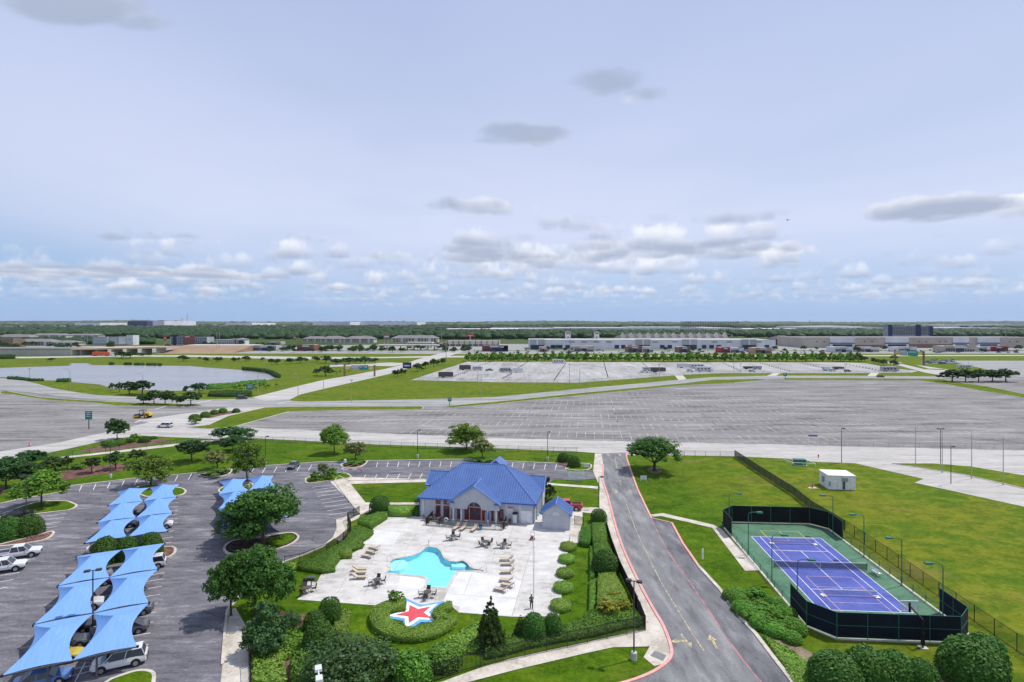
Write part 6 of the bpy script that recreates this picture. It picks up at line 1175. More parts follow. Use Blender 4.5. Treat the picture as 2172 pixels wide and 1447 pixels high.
stall('sedan', 'black', 54.4, -2.5, 'black car in the gap between the fifth sails', False); stall('sedan', 'navy', 48.6, -2.6, 'dark blue car in the gap between the fourth sails', False); stall('sedan', 'darkred', 24.6, -2.4, 'dark red car in the gap between the third sails', False); stall('sedan', 'black', 11.6, -2.5, 'black car under the second left sail', False); stall('sedan', 'navy', 41.6, -2.6, 'navy car under the fourth left sail', False)
car('pickup', 'white', cg('A', 120, 592), BA, 'white pickup parked at the left edge, the farther of two', 'pickup'); car('pickup', 'white', cg('A', 5, 690), BA, 'white pickup cut by the left edge, the nearer of two', 'pickup'); car('sedan', 'black', cg('A', 130, 316), BA + .1, 'black saloon beside the grass island at left')
car('sedan', 'grey', G((622, 992)), math.atan2(-.99, .05), 'dark saloon parked alone in the back row by the lawn'); rp = car('pickup', 'red', cg('C', 1305, 535), R(172), 'bright red pickup parked behind the pool shed', 'pickup')
car('suv', 'white', cg('F', 1408, 350), R(178), 'white car driving across the road junction'); car('suv', 'black', cg('I2', 890, 1015), R(10), 'small black car at the junction by the clipped hedge')
car('sedan', 'navy', cg('I6', 520, 762), R(5), 'dark car driving on the lateral road at right')
# yellow soil compactor
cp = thing('soil_compactor', cg('F', 1222, 268), R(176), 'yellow soil compactor standing in the left lot', 'compactor'); PM('plant_yellow', (.72, .42, .03), .4)
mk('drum', MB().tube((2.2, -1.05, .78), (2.2, 1.05, .78), .78, n=20), 'dark_grey_metal', cp); mk('drum_frame', MB().box(1.2, 3.1, -1.25, -1.08, .5, 1.0).box(1.2, 3.1, 1.08, 1.25, .5, 1.0).box(1.0, 1.3, -1.25, 1.25, .5, 1.05).box(3.0, 3.15, -1.25, 1.25, .55, .95), 'plant_yellow', cp)
mk('chassis', MB().box(-.9, 1.1, -.6, .6, .7, 1.15), 'car_trim', cp); mk('engine_hood', MB().box(-3.0, -.7, -.85, .85, .95, 2.0, taper=.15), 'plant_yellow', cp)
for s in (-1, 1): t = mk('wheel', MB().tube((-1.9, s*.75, .78), (-1.9, s*1.2, .78), .78, n=18), 'tyre', cp); mk('rim', MB().tube((-1.9, s*1.18, .78), (-1.9, s*1.22, .78), .42, n=12), 'plant_yellow', t)
for x in (-.6, .9):
    for s in (-.7, .7): mk('canopy_post', MB().box(x-.05, x+.05, s-.05, s+.05, 1.1, 2.8), 'car_trim', cp)
mk('canopy_roof', MB().box(-.85, 1.15, -.95, .95, 2.8, 2.92), 'car_trim', cp); mk('operator_seat', MB().box(-.35, .2, -.3, .3, 1.15, 1.6).box(-.4, -.25, -.3, .3, 1.6, 2.1), 'car_trim', cp); mk('steering_wheel', MB().tube((.55, 0, 1.7), (.58, 0, 1.74), .22, n=12), 'car_trim', cp)
# red barrier / traffic cones
tc_ = thing('traffic_barrel', cg('F', 255, 510), 0, 'red and white traffic barrel at the edge of the left lot', 'barrel'); mk('drum', MB().lathe([(.3, 0), (.27, .5), (.24, 1.0), (.1, 1.05)], 12), 'sign_red', tc_); mk('band', MB().lathe([(.285, .35), (.275, .5)], 12).lathe([(.262, .68), (.255, .82)], 12), 'line_white', tc_)
bg_ = thing('barrier_gate', cg('G', 1012, 575), R(12), 'lowered barrier arm with control box on the lot island', 'barrier'); mk('control_box', MB().box(-.25, .25, -.25, .25, 0, 1.25, taper=.03), 'white_metal', bg_); mk('arm', MB().box(.2, 4.3, -.05, .05, .85, .97), 'line_white', bg_); mk('arm_stripe', MB().box(3.3, 4.2, -.055, .055, .845, .975).box(1.3, 2.2, -.055, .055, .845, .975), 'sign_red', bg_); mk('arm_rest', MB().box(4.15, 4.3, -.08, .08, 0, .86), 'sign_red', bg_)
kp = thing('keypad_post', cg('G', 1030, 530), 0, 'white entry keypad post beside the barrier gate', 'keypad'); mk('post', MB().box(-.12, .12, -.12, .12, 0, 1.1), 'dark_grey_metal', kp); mk('keypad_head', MB().box(-.25, .25, -.25, .2, 1.1, 1.9), 'white_metal', kp)
# ================================================================== POOL FURNITURE
PM('sling_beige', (.52, .42, .30), .8, var=.1, scale=4); PM('chair_frame', (.10, .085, .075), .5); PM('sling_dark', (.085, .075, .07), .8)
def lounger_proto():
    r = thing('sun_lounger', (0, 0, 0), 0, 'x', 'sun lounger'); ry = math.sin(.62); cy_ = math.cos(.62)
    mk('seat_sling', MB().box(-.02, 1.28, -.30, .30, .34, .37), 'sling_beige', r)
    M_ = Matrix.Translation((0, 0, .35)) @ Matrix.Rotation(.62, 4, 'Y'); mk('back_sling', MB().box(-.78, 0, -.30, .30, 0, .03, M=M_), 'sling_beige', r)
    for s in (-1, 1): mk('side_rail', MB().box(-.02, 1.32, s*.33-.025, s*.33+.025, .31, .37).box(-.8, 0, s*.33-.025, s*.33+.025, -.04, .02, M=M_), 'chair_frame', r)
    for x in (.1, 1.15):
        for s in (-1, 1): mk('leg', MB().tube((x, s*.32, .33), (x-.08, s*.34, 0), .022, n=5), 'chair_frame', r)
    for s in (-1, 1): mk('back_prop', MB().tube((-.45*cy_, s*.3, .35+.45*ry-.05), (-.5, s*.3, .02), .018, n=5), 'chair_frame', r)
    return r
lp = lounger_proto()
def lounger(p, ang, label): place(lp, (p[0], p[1], .05), ang, label, 'sun lounger', 'sun loungers on the deck')
def cl(x, y): return cg('C', x, y)
for x, y, lb in ((418, 690, 'left of three beige loungers by the terrace fence'), (472, 696, 'middle of three beige loungers by the terrace fence'), (560, 704, 'right of three beige loungers by the terrace fence')): lounger(cl(x, y), R(-112), lb)
for x, y, lb in ((1000, 706, 'rearmost of three beige loungers by the white slab left of the pool'), (985, 728, 'middle of three beige loungers by the white slab left of the pool'), (962, 752, 'nearest of three beige loungers by the white slab left of the pool')): lounger(cg('B', x, y), R(158), lb)
for x, y, lb in ((895, 824, 'rearmost of three stacked-close loungers left of the pool tip'), (893, 843, 'middle of three stacked-close loungers left of the pool tip'), (893, 870, 'nearest of three stacked-close loungers left of the pool tip')): lounger(cg('B', x, y), R(2), lb)
for x, y, a, lb in ((835, 955, 180, 'rearmost of three loungers right of the pool, back raised'), (845, 990, 182, 'middle of three loungers right of the pool, lying flat'), (842, 1055, 185, 'nearest of three loungers right of the pool')): lounger(cl(x, y), R(a), lb)
for x, y, a, lb in ((835, 1128, 165, 'rearmost of three loungers on the white slab corner'), (848, 1168, 160, 'middle of three loungers on the white slab corner'), (790, 1205, 158, 'nearest of three loungers on the white slab corner')): lounger(cl(x, y), R(a), lb)
drop(lp)
def chair_proto():
    r = thing('patio_chair', (0, 0, 0), 0, 'x', 'chair'); mk('seat', MB().box(-.25, .25, -.25, .25, .42, .46), 'sling_dark', r); M_ = Matrix.Translation((0, -.25, .44)) @ Matrix.Rotation(.2, 4, 'X'); mk('backrest', MB().box(-.25, .25, -.02, .02, .05, .58, M=M_), 'sling_dark', r)
    for x in (-.25, .25):
        for y in (-.24, .24): mk('leg', MB().tube((x, y, .44), (x*1.1, y*1.15, 0), .022, n=5), 'chair_frame', r)
        mk('armrest', MB().box(x-.03, x+.03, -.24, .26, .64, .67).box(x-.02, x+.02, .22, .26, .44, .64), 'chair_frame', r)
    return r
def table_proto():
    r = thing('patio_table', (0, 0, 0), 0, 'x', 'table'); mk('table_top', MB().lathe([(.52, .69), (.54, .71), (.52, .73)], 18), 'sling_dark', r); mk('rim_band', MB().lathe([(.5, .64), (.5, .69)], 18), 'chair_frame', r)
    for i in range(4): a = .785 + i*1.571; mk('leg', MB().tube((.38*math.cos(a), .38*math.sin(a), .66), (.48*math.cos(a), .48*math.sin(a), 0), .025, n=5), 'chair_frame', r)
    return r
cpz, tpz = chair_proto(), table_proto()
for (k, x, y, where, angs) in (('C', 385, 785, 'in front of the terrace loungers', (95, 20, 200)), ('C', 648, 832, 'left of a pair near the washer', (30, 120, 210, 300)), ('C', 797, 850, 'right of a pair above the right loungers', (85, 0, 180)), ('B', 1003, 902, 'on the left deck beside the loungers', (20, 90, 200, 290)), ('B', 1287, 972, 'just above the star emblem', (90, 190, 265, 350)), ('B', 612, 948, 'by the barbecue at the left deck corner', (130, 250, 30))):
    p = cg(k, x, y); place(tpz, (p.x, p.y, .05), 0, 'dark round patio table ' + where, 'table', 'patio tables')
    for a in angs:
        side = ['right', 'far', 'left', 'near'][int(((a + 45) % 360)//90)]
        place(cpz, (p.x + .82*math.cos(R(a)), p.y + .82*math.sin(R(a)), .05), R(a + 90), 'dark chair, %s side of the table %s' % (side, where), 'chair', 'patio chairs')
for u, wh in ((2.4, 'left table on the clubhouse terrace'), (4.4, 'second table on the clubhouse terrace'), (16.0, 'right table on the clubhouse terrace')):
    q = hs.matrix_basis @ Vector((u, -2.0, 0)); place(tpz, (q.x, q.y, .05), 0, 'dark round ' + wh, 'table', 'terrace tables')
    for a in (40, 160, 280): place(cpz, (q.x + .85*math.cos(R(a)), q.y + .85*math.sin(R(a)), .05), R(a + 90), 'dark chair on the %s side of the %s' % ({40: 'right', 160: 'left', 280: 'near'}[a], wh), 'chair', 'terrace chairs')
drop(cpz); drop(tpz)
gr = thing('barbecue_grill', cg('J', 868, 345), 0, 'black barbecue grill on a post at the left deck corner', 'barbecue'); mk('post', MB().tube((0, 0, 0), (0, 0, .85), .07, n=8), 'black_metal', gr); mk('firebox', MB().box(-.5, .5, -.3, .3, .85, 1.05), 'black_metal', gr); mk('lid', MB().extr([(-.3, 1.05), (.3, 1.05), (.27, 1.22), (.12, 1.34), (-.12, 1.34), (-.27, 1.22)], -.5, .5, 'x'), 'dark_grey_metal', gr)
bn2 = thing('litter_bin', cg('J', 798, 335), 0, 'black litter bin behind the barbecue', 'bin'); mk('drum', MB().lathe([(.26, 0), (.3, .8)], 10), 'black_metal', bn2); mk('lid', MB().lathe([(.31, .8), (.3, .88), (.1, .95)], 10), 'black_metal', bn2)
PM('bin_blue', (.06, .25, .42), .5); b3 = thing('litter_bin', cg('C', 608, 703), 0, 'blue open litter bin right of the terrace loungers', 'bin'); mk('drum', MB().lathe([(.24, 0), (.3, .75)], 12), 'bin_blue', b3); mk('bag_rim', MB().lathe([(.31, .74), (.32, .8), (.3, .82)], 12), 'black_metal', b3)
lf = thing('life_ring', hs.matrix_basis @ Vector((5.9, -3.3, .95)), R(-10.7), 'white life ring hanging on the terrace fence', 'life ring'); mb = MB(); N1, N2 = 20, 8
vs = [(math.cos(6.2832*i/N1)*(.3 + .09*math.cos(6.2832*j/N2)), .09*math.sin(6.2832*j/N2), math.sin(6.2832*i/N1)*(.3 + .09*math.cos(6.2832*j/N2))) for i in range(N1) for j in range(N2)]
mb.add(vs, [(i*N2+j, ((i+1) % N1)*N2+j, ((i+1) % N1)*N2+(j+1) % N2, i*N2+(j+1) % N2) for i in range(N1) for j in range(N2)]); mk('ring', mb, 'white_metal', lf); mk('rope', MB().tube((-.25, -.1, .28), (.25, -.1, .28), .012, n=4), 'sign_red', lf)
for (x, lb) in ((7.25, 'left small white notice on the terrace fence'), (9.5, 'right small white notice on the terrace fence')):
    n_ = thing('fence_notice', hs.matrix_basis @ Vector((x, -3.75 + .03*x, .75)), R(-10.7), lb, 'notice', 'terrace notices'); mk('plate', MB().box(-.28, .28, -.02, 0, 0, .38), 'white_metal', n_); mk('lettering', MB().box(-.2, .2, -.026, -.021, .22, .28).box(-.2, .15, -.026, -.021, .1, .15), 'grey_metal', n_)
um = thing('closed_parasol', hs.matrix_basis @ Vector((13.1, -2.0, 0)), 0, 'closed blue parasol on the terrace by the right columns', 'parasol'); mk('pole', MB().tube((0, 0, 0), (0, 0, 2.4), .03, n=6), 'white_metal', um); mk('folded_canopy', MB().lathe([(.05, .9), (.17, 1.05), (.12, 1.9), (.04, 2.45)], 10), 'fascia_blue', um); mk('base', MB().lathe([(.3, 0), (.3, .08), (.06, .14)], 12), 'concrete_base', um)
# pool rails
def rail(p, ang, label, pts): r = thing('pool_rail', (p.x, p.y, .05), ang, label, 'handrail'); mk('tube_rail', MB().path([Vector(q) for q in pts], .028, 6), 'rim', r); mk('flange', MB().lathe([(.08, 0), (.08, .03)], 8, (pts[0][0], pts[0][1])).lathe([(.08, -.1), (.08, -.07)], 8, (pts[-1][0], pts[-1][1])), 'rim', r)
rail(cg('C', 655, 1045), R(180), 'steel handrail at the right tip of the pool', [(0, 0, 0), (0, 0, .85), (.25, 0, .9), (1.2, .1, .35), (1.25, .1, -.1)]); rail(cg('C', 188, 832), R(-90), 'steel handrail at the top corner of the pool', [(0, 0, 0), (0, 0, .95), (.2, 0, 1.0), (.9, 0, .5), (.95, 0, -.1)]); rail(cg('B', 1062, 772), R(0), 'curved steel handrail by the round pool steps', [(0, 0, 0), (-.1, .1, .7), (.2, .3, .85), (.7, .1, .5), (.8, .1, -.1)])
# pressure washer and hose
pw = thing('pressure_washer', cg('C', 1024, 785), R(80), 'small red wheeled pressure washer alone on the deck', 'pressure washer'); mk('engine', MB().box(-.28, .3, -.22, .22, .3, .7, taper=.05), 'door_red', pw); mk('tank', MB().box(-.2, .2, -.2, .2, .72, .9, taper=.04), 'line_white', pw); mk('frame', MB().path([(-.45, -.28, .12), (.4, -.28, .25), (.55, -.28, 1.15), (.55, .28, 1.15), (.4, .28, .25), (-.45, .28, .12)], .025), 'black_metal', pw)
for s in (-1, 1): mk('wheel', MB().tube((.2, s*.3, .18), (.2, s*.38, .18), .18, n=12), 'tyre', pw)
hz_ = thing('water_hose', (0, 0, .062), 0, 'thin dark hose trailing across the deck from washer to person', 'hose'); mk('tube', MB().path([cl(1027, 790) + Vector((0, 0, .02))] + [q + Vector((0, 0, .02)) for q in smooth([cl(1032, 800), cl(1040, 900), cl(1038, 1050), cl(1036, 1200), cl(1030, 1300)], 5)], .012, 5), 'black_metal', hz_)
mk('hose_tail', MB().path([q + Vector((0, 0, .02)) for q in smooth([cl(1022, 1330), cl(1040, 1375), cl(1065, 1402)], 5)], .02, 5), 'black_metal', hz_)
# ------------------------------------------------------------------ the person washing the deck (seen from behind)
PM('skin', (.26, .15, .10), .6); PM('shirt_grey', (.11, .12, .115), .85); PM('trousers', (.025, .027, .035), .85); PM('hair', (.02, .016, .014), .8); PM('shoe', (.04, .035, .03), .7)
def skin(name, verts, edges, radii, mat, parent, root=0, sub=2):
    me = bpy.data.meshes.new(name); me.from_pydata(verts, edges, []); o = link(name, me, parent)
    md = o.modifiers.new('skin', 'SKIN'); md.use_smooth_shade = True; sv = me.skin_vertices[0].data if me.skin_vertices else None
    if sv is None:
        bm = bmesh.new(); bm.from_mesh(me); bm.verts.layers.skin.verify(); bm.to_mesh(me); bm.free(); sv = me.skin_vertices[0].data
    for i, rr in enumerate(radii): sv[i].radius = (rr, rr) if not isinstance(rr, tuple) else rr; sv[i].use_root = (i == root)
    o.modifiers.new('sub', 'SUBSURF').levels = sub; o.modifiers['sub'].render_levels = sub; me.materials.append(MATS[mat]); return o
pp = cl(1018, 1340); pe = thing('person', (pp.x, pp.y, .05), R(8), 'person in grey shirt and dark trousers washing the deck with a wand', 'person')
V_ = [(0, 0, .92), (0, .01, 1.08), (0, .01, 1.28), (0, 0, 1.43), (0, .02, 1.53), (0, .03, 1.63), (0, .03, 1.74),      # pelvis..head
      (-.17, 0, 1.40), (-.25, .03, 1.16), (-.24, .17, .96), (-.23, .22, .90), (.17, 0, 1.40), (.27, .05, 1.17), (.24, .24, 1.03), (.22, .30, .99),
      (-.10, 0, .88), (-.12, .05, .48), (-.13, -.02, .10), (-.13, .12, .04), (.10, 0, .88), (.11, -.05, .48), (.12, -.14, .10), (.12, 0, .04)]
E_ = [(0, 1), (1, 2), (2, 3), (3, 4), (4, 5), (5, 6), (3, 7), (7, 8), (8, 9), (9, 10), (3, 11), (11, 12), (12, 13), (13, 14), (0, 15), (15, 16), (16, 17), (17, 18), (0, 19), (19, 20), (20, 21), (21, 22)]
R_ = [.135, .13, .145, .11, .06, .095, .07, .075, .05, .036, .034, .075, .05, .036, .034, .095, .062, .042, .04, .095, .062, .042, .04]
for hi, wx in ((10, -1), (14, 1)):
    hp0 = V_[hi]
    for q, (dx, ln) in enumerate(((-.03, .065), (-.01, .08), (.012, .085), (.032, .07))):
        V_.append((hp0[0]+dx, hp0[1]+.05, hp0[2]-.03)); V_.append((hp0[0]+dx, hp0[1]+.05+ln*.35, hp0[2]-.03-ln*.7)); E_ += [(hi, len(V_)-2), (len(V_)-2, len(V_)-1)]; R_ += [.011, .009]
    V_.append((hp0[0]-wx*.05, hp0[1]+.02, hp0[2]-.03)); E_.append((hi, len(V_)-1)); R_.append(.011)
skin('body', V_, E_, R_, 'skin', pe)
skin('shirt', [V_[i] for i in (0, 1, 2, 3, 7, 8, 11, 12)] + [(0, 0, .86)], [(0, 1), (1, 2), (2, 3), (3, 4), (4, 5), (3, 6), (6, 7), (0, 8)], [.155, .15, .165, .12, .095, .068, .095, .068, .15], 'shirt_grey', pe)
skin('trousers', [V_[i] for i in (0, 15, 16, 17, 19, 20, 21)], [(0, 1), (1, 2), (2, 3), (0, 4), (4, 5), (5, 6)], [.145, .11, .08, .065, .11, .08, .065], 'trousers', pe)
skin('shoe', [(-.13, -.05, .05), (-.13, .15, .04)], [(0, 1)], [.06, .055], 'shoe', pe, sub=1); skin('shoe', [(.12, -.17, .05), (.12, .04, .04)], [(0, 1)], [.06, .055], 'shoe', pe, sub=1)
skin('hair', [(0, -.0, 1.62), (0, .02, 1.72), (0, .03, 1.76)], [(0, 1), (1, 2)], [.095, .1, .06], 'hair', pe)
fc = MB().lathe([(.001, 0), (.02, .01), (.001, .05)], 6); mk('nose', MB().box(-.012, .012, .118, .145, 1.60, 1.64), 'skin', pe)
for s in (-1, 1): mk('ear', MB().box(s*.095-.012, s*.095+.012, -.0, .05, 1.60, 1.67), 'skin', pe); mk('eye', MB().box(s*.035-.014, s*.035+.014, .112, .122, 1.65, 1.665), 'hair', pe)
mk('mouth', MB().box(-.025, .025, .112, .122, 1.565, 1.575), 'door_red', pe)
wn = thing('spray_wand', (pp.x, pp.y, .05), R(8), 'spray wand held by the person on the deck', 'wand'); mk('lance', MB().tube((-.24, .2, .87), (.5, 1.1, .25), .015, n=5).tube((.22, .3, .97), (-.24, .2, .87), .018, n=5), 'black_metal', wn); mk('nozzle', MB().tube((.5, 1.1, .25), (.54, 1.15, .2), .025, n=6), 'rim', wn)
# ================================================================== BACKGROUND
m, gg, b, p, cc = layered('far_land', ((.030, .058, .014), (.060, .095, .026), (.15, .135, .075)), [((.0012, .0009, 1), 5, 1.0), ((.006, .003, 1), 5, .8), ((.03, .02, 1), 3, .3)]); fin(m, b, cc)
m, gg, b, p, cc = layered('far_roofs', ((.10, .085, .085), (.17, .145, .14), (.30, .28, .27)), [((.01, .006, 1), 4, 1.0), ((.05, .03, 1), 4, 1.0)]); fin(m, b, cc)
sheet('far_ground', [(-15800, 770), (15800, 770), (15800, 14800), (-15800, 14800)], .006, 'far_land')
for n, cl in (('panel_white', (.60, .61, .62)), ('panel_grey', (.36, .37, .385)), ('panel_tan', (.42, .37, .31)), ('panel_cream', (.58, .54, .46)), ('brick_red', (.24, .085, .06)), ('brick_brown', (.22, .14, .10)), ('salmon', (.50, .30, .22)), ('roof_grey', (.20, .185, .18)), ('roof_dark', (.085, .08, .08)), ('roof_pale', (.50, .49, .47)), ('window_navy', (.025, .04, .09)), ('navy', (.035, .04, .13)), ('panel_red', (.40, .03, .04)), ('ware_white', (.66, .66, .67)), ('orange', (.60, .12, .04)), ('soil_bank', (.30, .20, .12)), ('bridge_tan', (.48, .36, .24)), ('wall_concrete', (.46, .44, .40)), ('gas_canopy', (.55, .48, .36))): PM(n, cl, .75, var=.12, scale=.06)
def bld(name, k, x0, x1, yb, yt, depth, label, wall='panel_grey', roof='flat', rmat='roof_pale', wins=(), cat='building', Y=None, group=None, rz=.35, strips=()):
    o = CROPS[k]; pb = o[1] + yb*o[2]; Yd = Y or F*H/(pb - HY); X0 = (o[0]+x0*o[2]-CX)*Yd/F; X1 = (o[0]+x1*o[2]-CX)*Yd/F; h = H - (o[1]+yt*o[2]-HY)*Yd/F; w = X1-X0
    r = thing(name, ((X0+X1)/2, Yd, 0), 0, label, cat, group); hx = w/2
    zw = h if roof == 'flat' else h*(1-rz)
    mk('wall', MB().box(-hx, hx, 0, depth, 0, zw), wall, r)
    if roof == 'flat': mk('roof', MB().box(-hx+.4, hx-.4, .4, depth-.4, zw-.3, zw+.004), rmat, r); mk('parapet', MB().box(-hx-.15, hx+.15, -.15, .25, zw-.1, zw+.5), wall, r)
    elif roof == 'hip':
        e = 1.0; q = min(hx, depth/2)*.9; ry0 = depth/2; mk('roof', roofmesh([((-hx-e, -e, zw), (hx+e, -e, zw), (hx-q, ry0, h), (-hx+q, ry0, h)), ((hx+e, -e, zw), (hx+e, depth+e, zw), (hx-q, ry0, h)), ((hx+e, depth+e, zw), (-hx-e, depth+e, zw), (-hx+q, ry0, h), (hx-q, ry0, h)), ((-hx-e, depth+e, zw), (-hx-e, -e, zw), (-hx+q, ry0, h))], .3), rmat, r)
    for (fx0, fx1, fz0, fz1, nx, nz, mt) in wins:                     # window grids, fractions of the facade; each window a part
        ww = (fx1-fx0)*w/nx; hh = (fz1-fz0)*zw/nz; me = MB().box(-ww*.32, ww*.32, -.25, -.02, 0, hh*.62).mesh('window', mt)
        for i in range(nx):
            for j in range(nz): link('window', me, r, (-hx + fx0*w + ww*(i+.5), 0, fz0*zw + hh*(j+.2)))
    for (nm, fx0, fx1, fz0, fz1, mt, dp) in strips: mk(nm, MB().box(-hx+fx0*w, -hx+fx1*w, -dp, dp*.2, fz0*zw, fz1*zw), mt, r)
    return r
dk = 'window_navy'
# long outlet building in the middle
ST = []
for f0 in (.0, .43, .62, .86):
    ST += [('entrance_block', f0, f0+.06, .0, 1.08, 'panel_grey', 1.6), ('entrance_opening', f0+.003, f0+.057, .0, .5, dk, 1.75), ('entrance_pier', f0+.027, f0+.034, .5, 1.05, 'panel_white', 1.8)]
for f0 in (.085, .115, .145, .345, .372, .398, .53, .56, .70, .73, .76, .955): ST.append(('shop_window', f0, f0+.018, .12, .48, dk, .5))
for f0 in (.16, .21, .26, .31, .50, .58, .66, .74, .80, .92): ST.append(('vent_strip', f0, f0+.022, .76, .83, 'roof_dark', .4))
bld('outlet_building', 'I4', 400, 3232, 446, 333, 62, 'long pale grey outlet building behind the cypress row', 'panel_white', 'flat', 'roof_pale', strips=ST, Y=722)
for x0, x1, lb in ((812, 872, 'left of two white square towers above the outlet roof'), (1148, 1200, 'right of two white square towers above the outlet roof')):
    bld('roof_tower', 'I4', x0, x1, 440, 232, 7, lb, 'panel_white', 'hip', 'brick_brown', wins=((.1, .9, .86, .97, 2, 1, dk), (.3, .7, .6, .75, 1, 1, 'brick_red')), Y=775, rz=.06, cat='tower')
SHOPS = [('I4', -150, 150, 466, 398, 'brick_red', 'dark red restaurant at the left of the outlet car park'), ('I4', 515, 600, 472, 415, 'salmon', 'orange fronted cafe before the outlet left wing'), ('I4', 905, 1145, 470, 408, 'panel_tan', 'grey and tan shop with dark windows before the outlet'), ('I4', 1530, 1696, 478, 408, 'brick_brown', 'brown brick shop before the outlet centre'), ('I4', 1700, 1825, 480, 412, 'panel_cream', 'cream shop next to the brown brick one'), ('I4', 2120, 2250, 478, 415, 'brick_brown', 'brown shop with red front before the outlet right part'), ('I5', 705, 805, 482, 420, 'panel_red', 'red fronted shop before the outlet right end'), ('I5', 808, 965, 482, 428, 'panel_white', 'white low shop beside the red fronted one'), ('I5', 1095, 1282, 490, 425, 'salmon', 'salmon coloured restaurant at the outlet right end'), ('I3', 1895, 2050, 466, 402, 'brick_red', 'red brick restaurant left of the cypress row'), ('I3', 1225, 1332, 412, 365, 'brick_brown', 'brown corner shop at the end of the avenue'),
 ('I6', -10, 200, 476, 415, 'panel_white', 'white shop with dark entrance in the right car park'), ('I6', 240, 512, 472, 418, 'panel_cream', 'long cream shop in the right car park'), ('I6', 720, 940, 472, 416, 'panel_white', 'white and grey shop in the right car park centre'), ('I6', 1250, 1620, 470, 405, 'panel_tan', 'long tan restaurant in the right car park'), ('I6', 1668, 1782, 470, 408, 'panel_white', 'small white shop left of the red store'), ('I6', 1790, 1992, 466, 410, 'panel_red', 'bright red store in the right car park'), ('I2', 1010, 1280, 458, 402, 'panel_grey', 'grey retail unit beyond the open grass'), ('I2', 1520, 1720, 460, 392, 'brick_red', 'red brick diner beyond the open grass'), ('I2', 1160, 1332, 388, 355, 'panel_tan', 'low tan restaurant behind the frontage road'), ('I2', 1350, 1500, 440, 402, 'panel_cream', 'small cream unit left of the red diner')]
for i, (k, x0, x1, yb, yt, mt, lb) in enumerate(SHOPS):
    s = [('entrance', .38, .62, 0, .6, dk, .4), ('sign_panel', .3, .7, .72, .92, 'panel_white' if mt != 'panel_white' else 'panel_grey', .5), ('awning', .05, .33, .5, .6, 'roof_dark', 1.2)]
    bld('retail_shop', k, x0, x1, yb, yt, 18, lb, mt, 'flat', 'roof_pale', wins=((.04, .36, .08, .5, 4, 1, dk), (.64, .96, .08, .5, 4, 1, dk)), strips=s, group='retail shops')
PL = [('pillar', .02 + i*.105, .035 + i*.105, 0, 1.1, 'brick_brown', 1.0) for i in range(10)]
bld('strip_mall', 'I3', 1335, 1955, 408, 348, 30, 'cream strip mall with brown pillars behind the avenue end', 'panel_cream', 'flat', 'roof_pale', wins=((.02, .98, .05, .5, 18, 1, dk),), strips=PL)
gz_ = [('gas_canopy', 'I3', 530, 1245, 448, 388, 'long tan fuel station canopy on dark columns'), ('gas_canopy', 'I3', 880, 1180, 420, 358, 'smaller tan fuel canopy behind the long one')]
for nm, k, x0, x1, yb, yt, lb in gz_:
    o = CROPS[k]; Yd = F*H/(o[1]+yb*o[2]-HY); X0 = (o[0]+x0*o[2]-CX)*Yd/F; X1 = (o[0]+x1*o[2]-CX)*Yd/F; h = H-(o[1]+yt*o[2]-HY)*Yd/F; r = thing('fuel_canopy', (X0, Yd, 0), R(-3), lb, 'canopy'); w = X1-X0
    mk('canopy_roof', MB().box(0, w, 0, 14, h-1.6, h), 'gas_canopy', r); mk('roof_top', MB().box(.3, w-.3, .3, 13.7, h, h+.05), 'roof_pale', r)
    for i in range(9): mk('column', MB().box(w*(i+.5)/9-.5, w*(i+.5)/9+.5, 3, 4, 0, h-1.6), 'roof_dark', r)
    for i in range(9): mk('fuel_pump', MB().box(w*(i+.5)/9-1.6, w*(i+.5)/9-.8, 3, 4, 0, 2), 'panel_white', r)
# right hand retail store and hotel
S2 = []
for f0, f1 in ((.10, .20), (.325, .42), (.60, .665), (.70, .79), (.975, 1.0)): S2 += [('white_front', f0, f1, .0, 1.03, 'panel_white', 1.2), ('navy_band', f0, f1, .42, .52, 'navy', 1.5), ('entrance', f0+.01, f1-.01, .0, .36, dk, 1.3)]
for f0 in (.045, .075, .24, .27, .46, .49, .545, .57, .83, .86, .92, .95): S2.append(('vent', f0, f0+.006, .58, .66, 'roof_dark', .5))
S2 += [('brick_base', .42, .60, 0, .38, 'brick_brown', .5), ('brick_base', .20, .325, 0, .3, 'brick_brown', .5)]
bld('retail_warehouse', 'I5', 1670, 4500, 435, 308, 80, 'very long beige retail store with white fronts at right', 'panel_tan', 'flat', 'roof_grey', strips=S2, Y=770)
hot = bld('tower_hotel', 'I6', 612, 1116, 300, 180, 18, 'eight storey hotel with navy corner towers at right', 'panel_grey', 'flat', 'roof_pale', wins=((.08, .62, .35, .97, 14, 7, dk), (.73, .93, .35, .97, 5, 7, dk)), strips=[('corner_tower', -.01, .075, 0, 1.16, 'navy', 1.2), ('corner_tower', .62, .73, 0, 1.16, 'navy', 1.2), ('corner_tower', .935, 1.01, 0, 1.03, 'navy', 1.2)], Y=1150, cat='hotel')
bld('brick_apartments', 'I5', 1320, 1572, 392, 282, 26, 'red brick building with dark roof between the two retail blocks', 'brick_red', 'hip', 'roof_dark', wins=((.05, .95, .1, .9, 8, 3, dk),), Y=860)
GB = bld('gabled_apartments', 'I5', -480, 792, 420, 262, 26, 'long cream apartment row with many gables under dark roofs', 'panel_cream', 'hip', 'roof_dark', wins=((.02, .98, .3, .75, 24, 2, dk),), Y=900, rz=.3)
w = 234*2; 
for i in range(13):
    f = -.46 + i*.077; Wd = (1272*.18416)*900/F; x = f*Wd; mk('gable', MB().extr([(x-3.6, 8), (x+3.6, 8), (x+3.6, 13.5), (x, 18.5), (x-3.6, 13.5)], -1.2, 3, 'y'), 'panel_cream', GB)
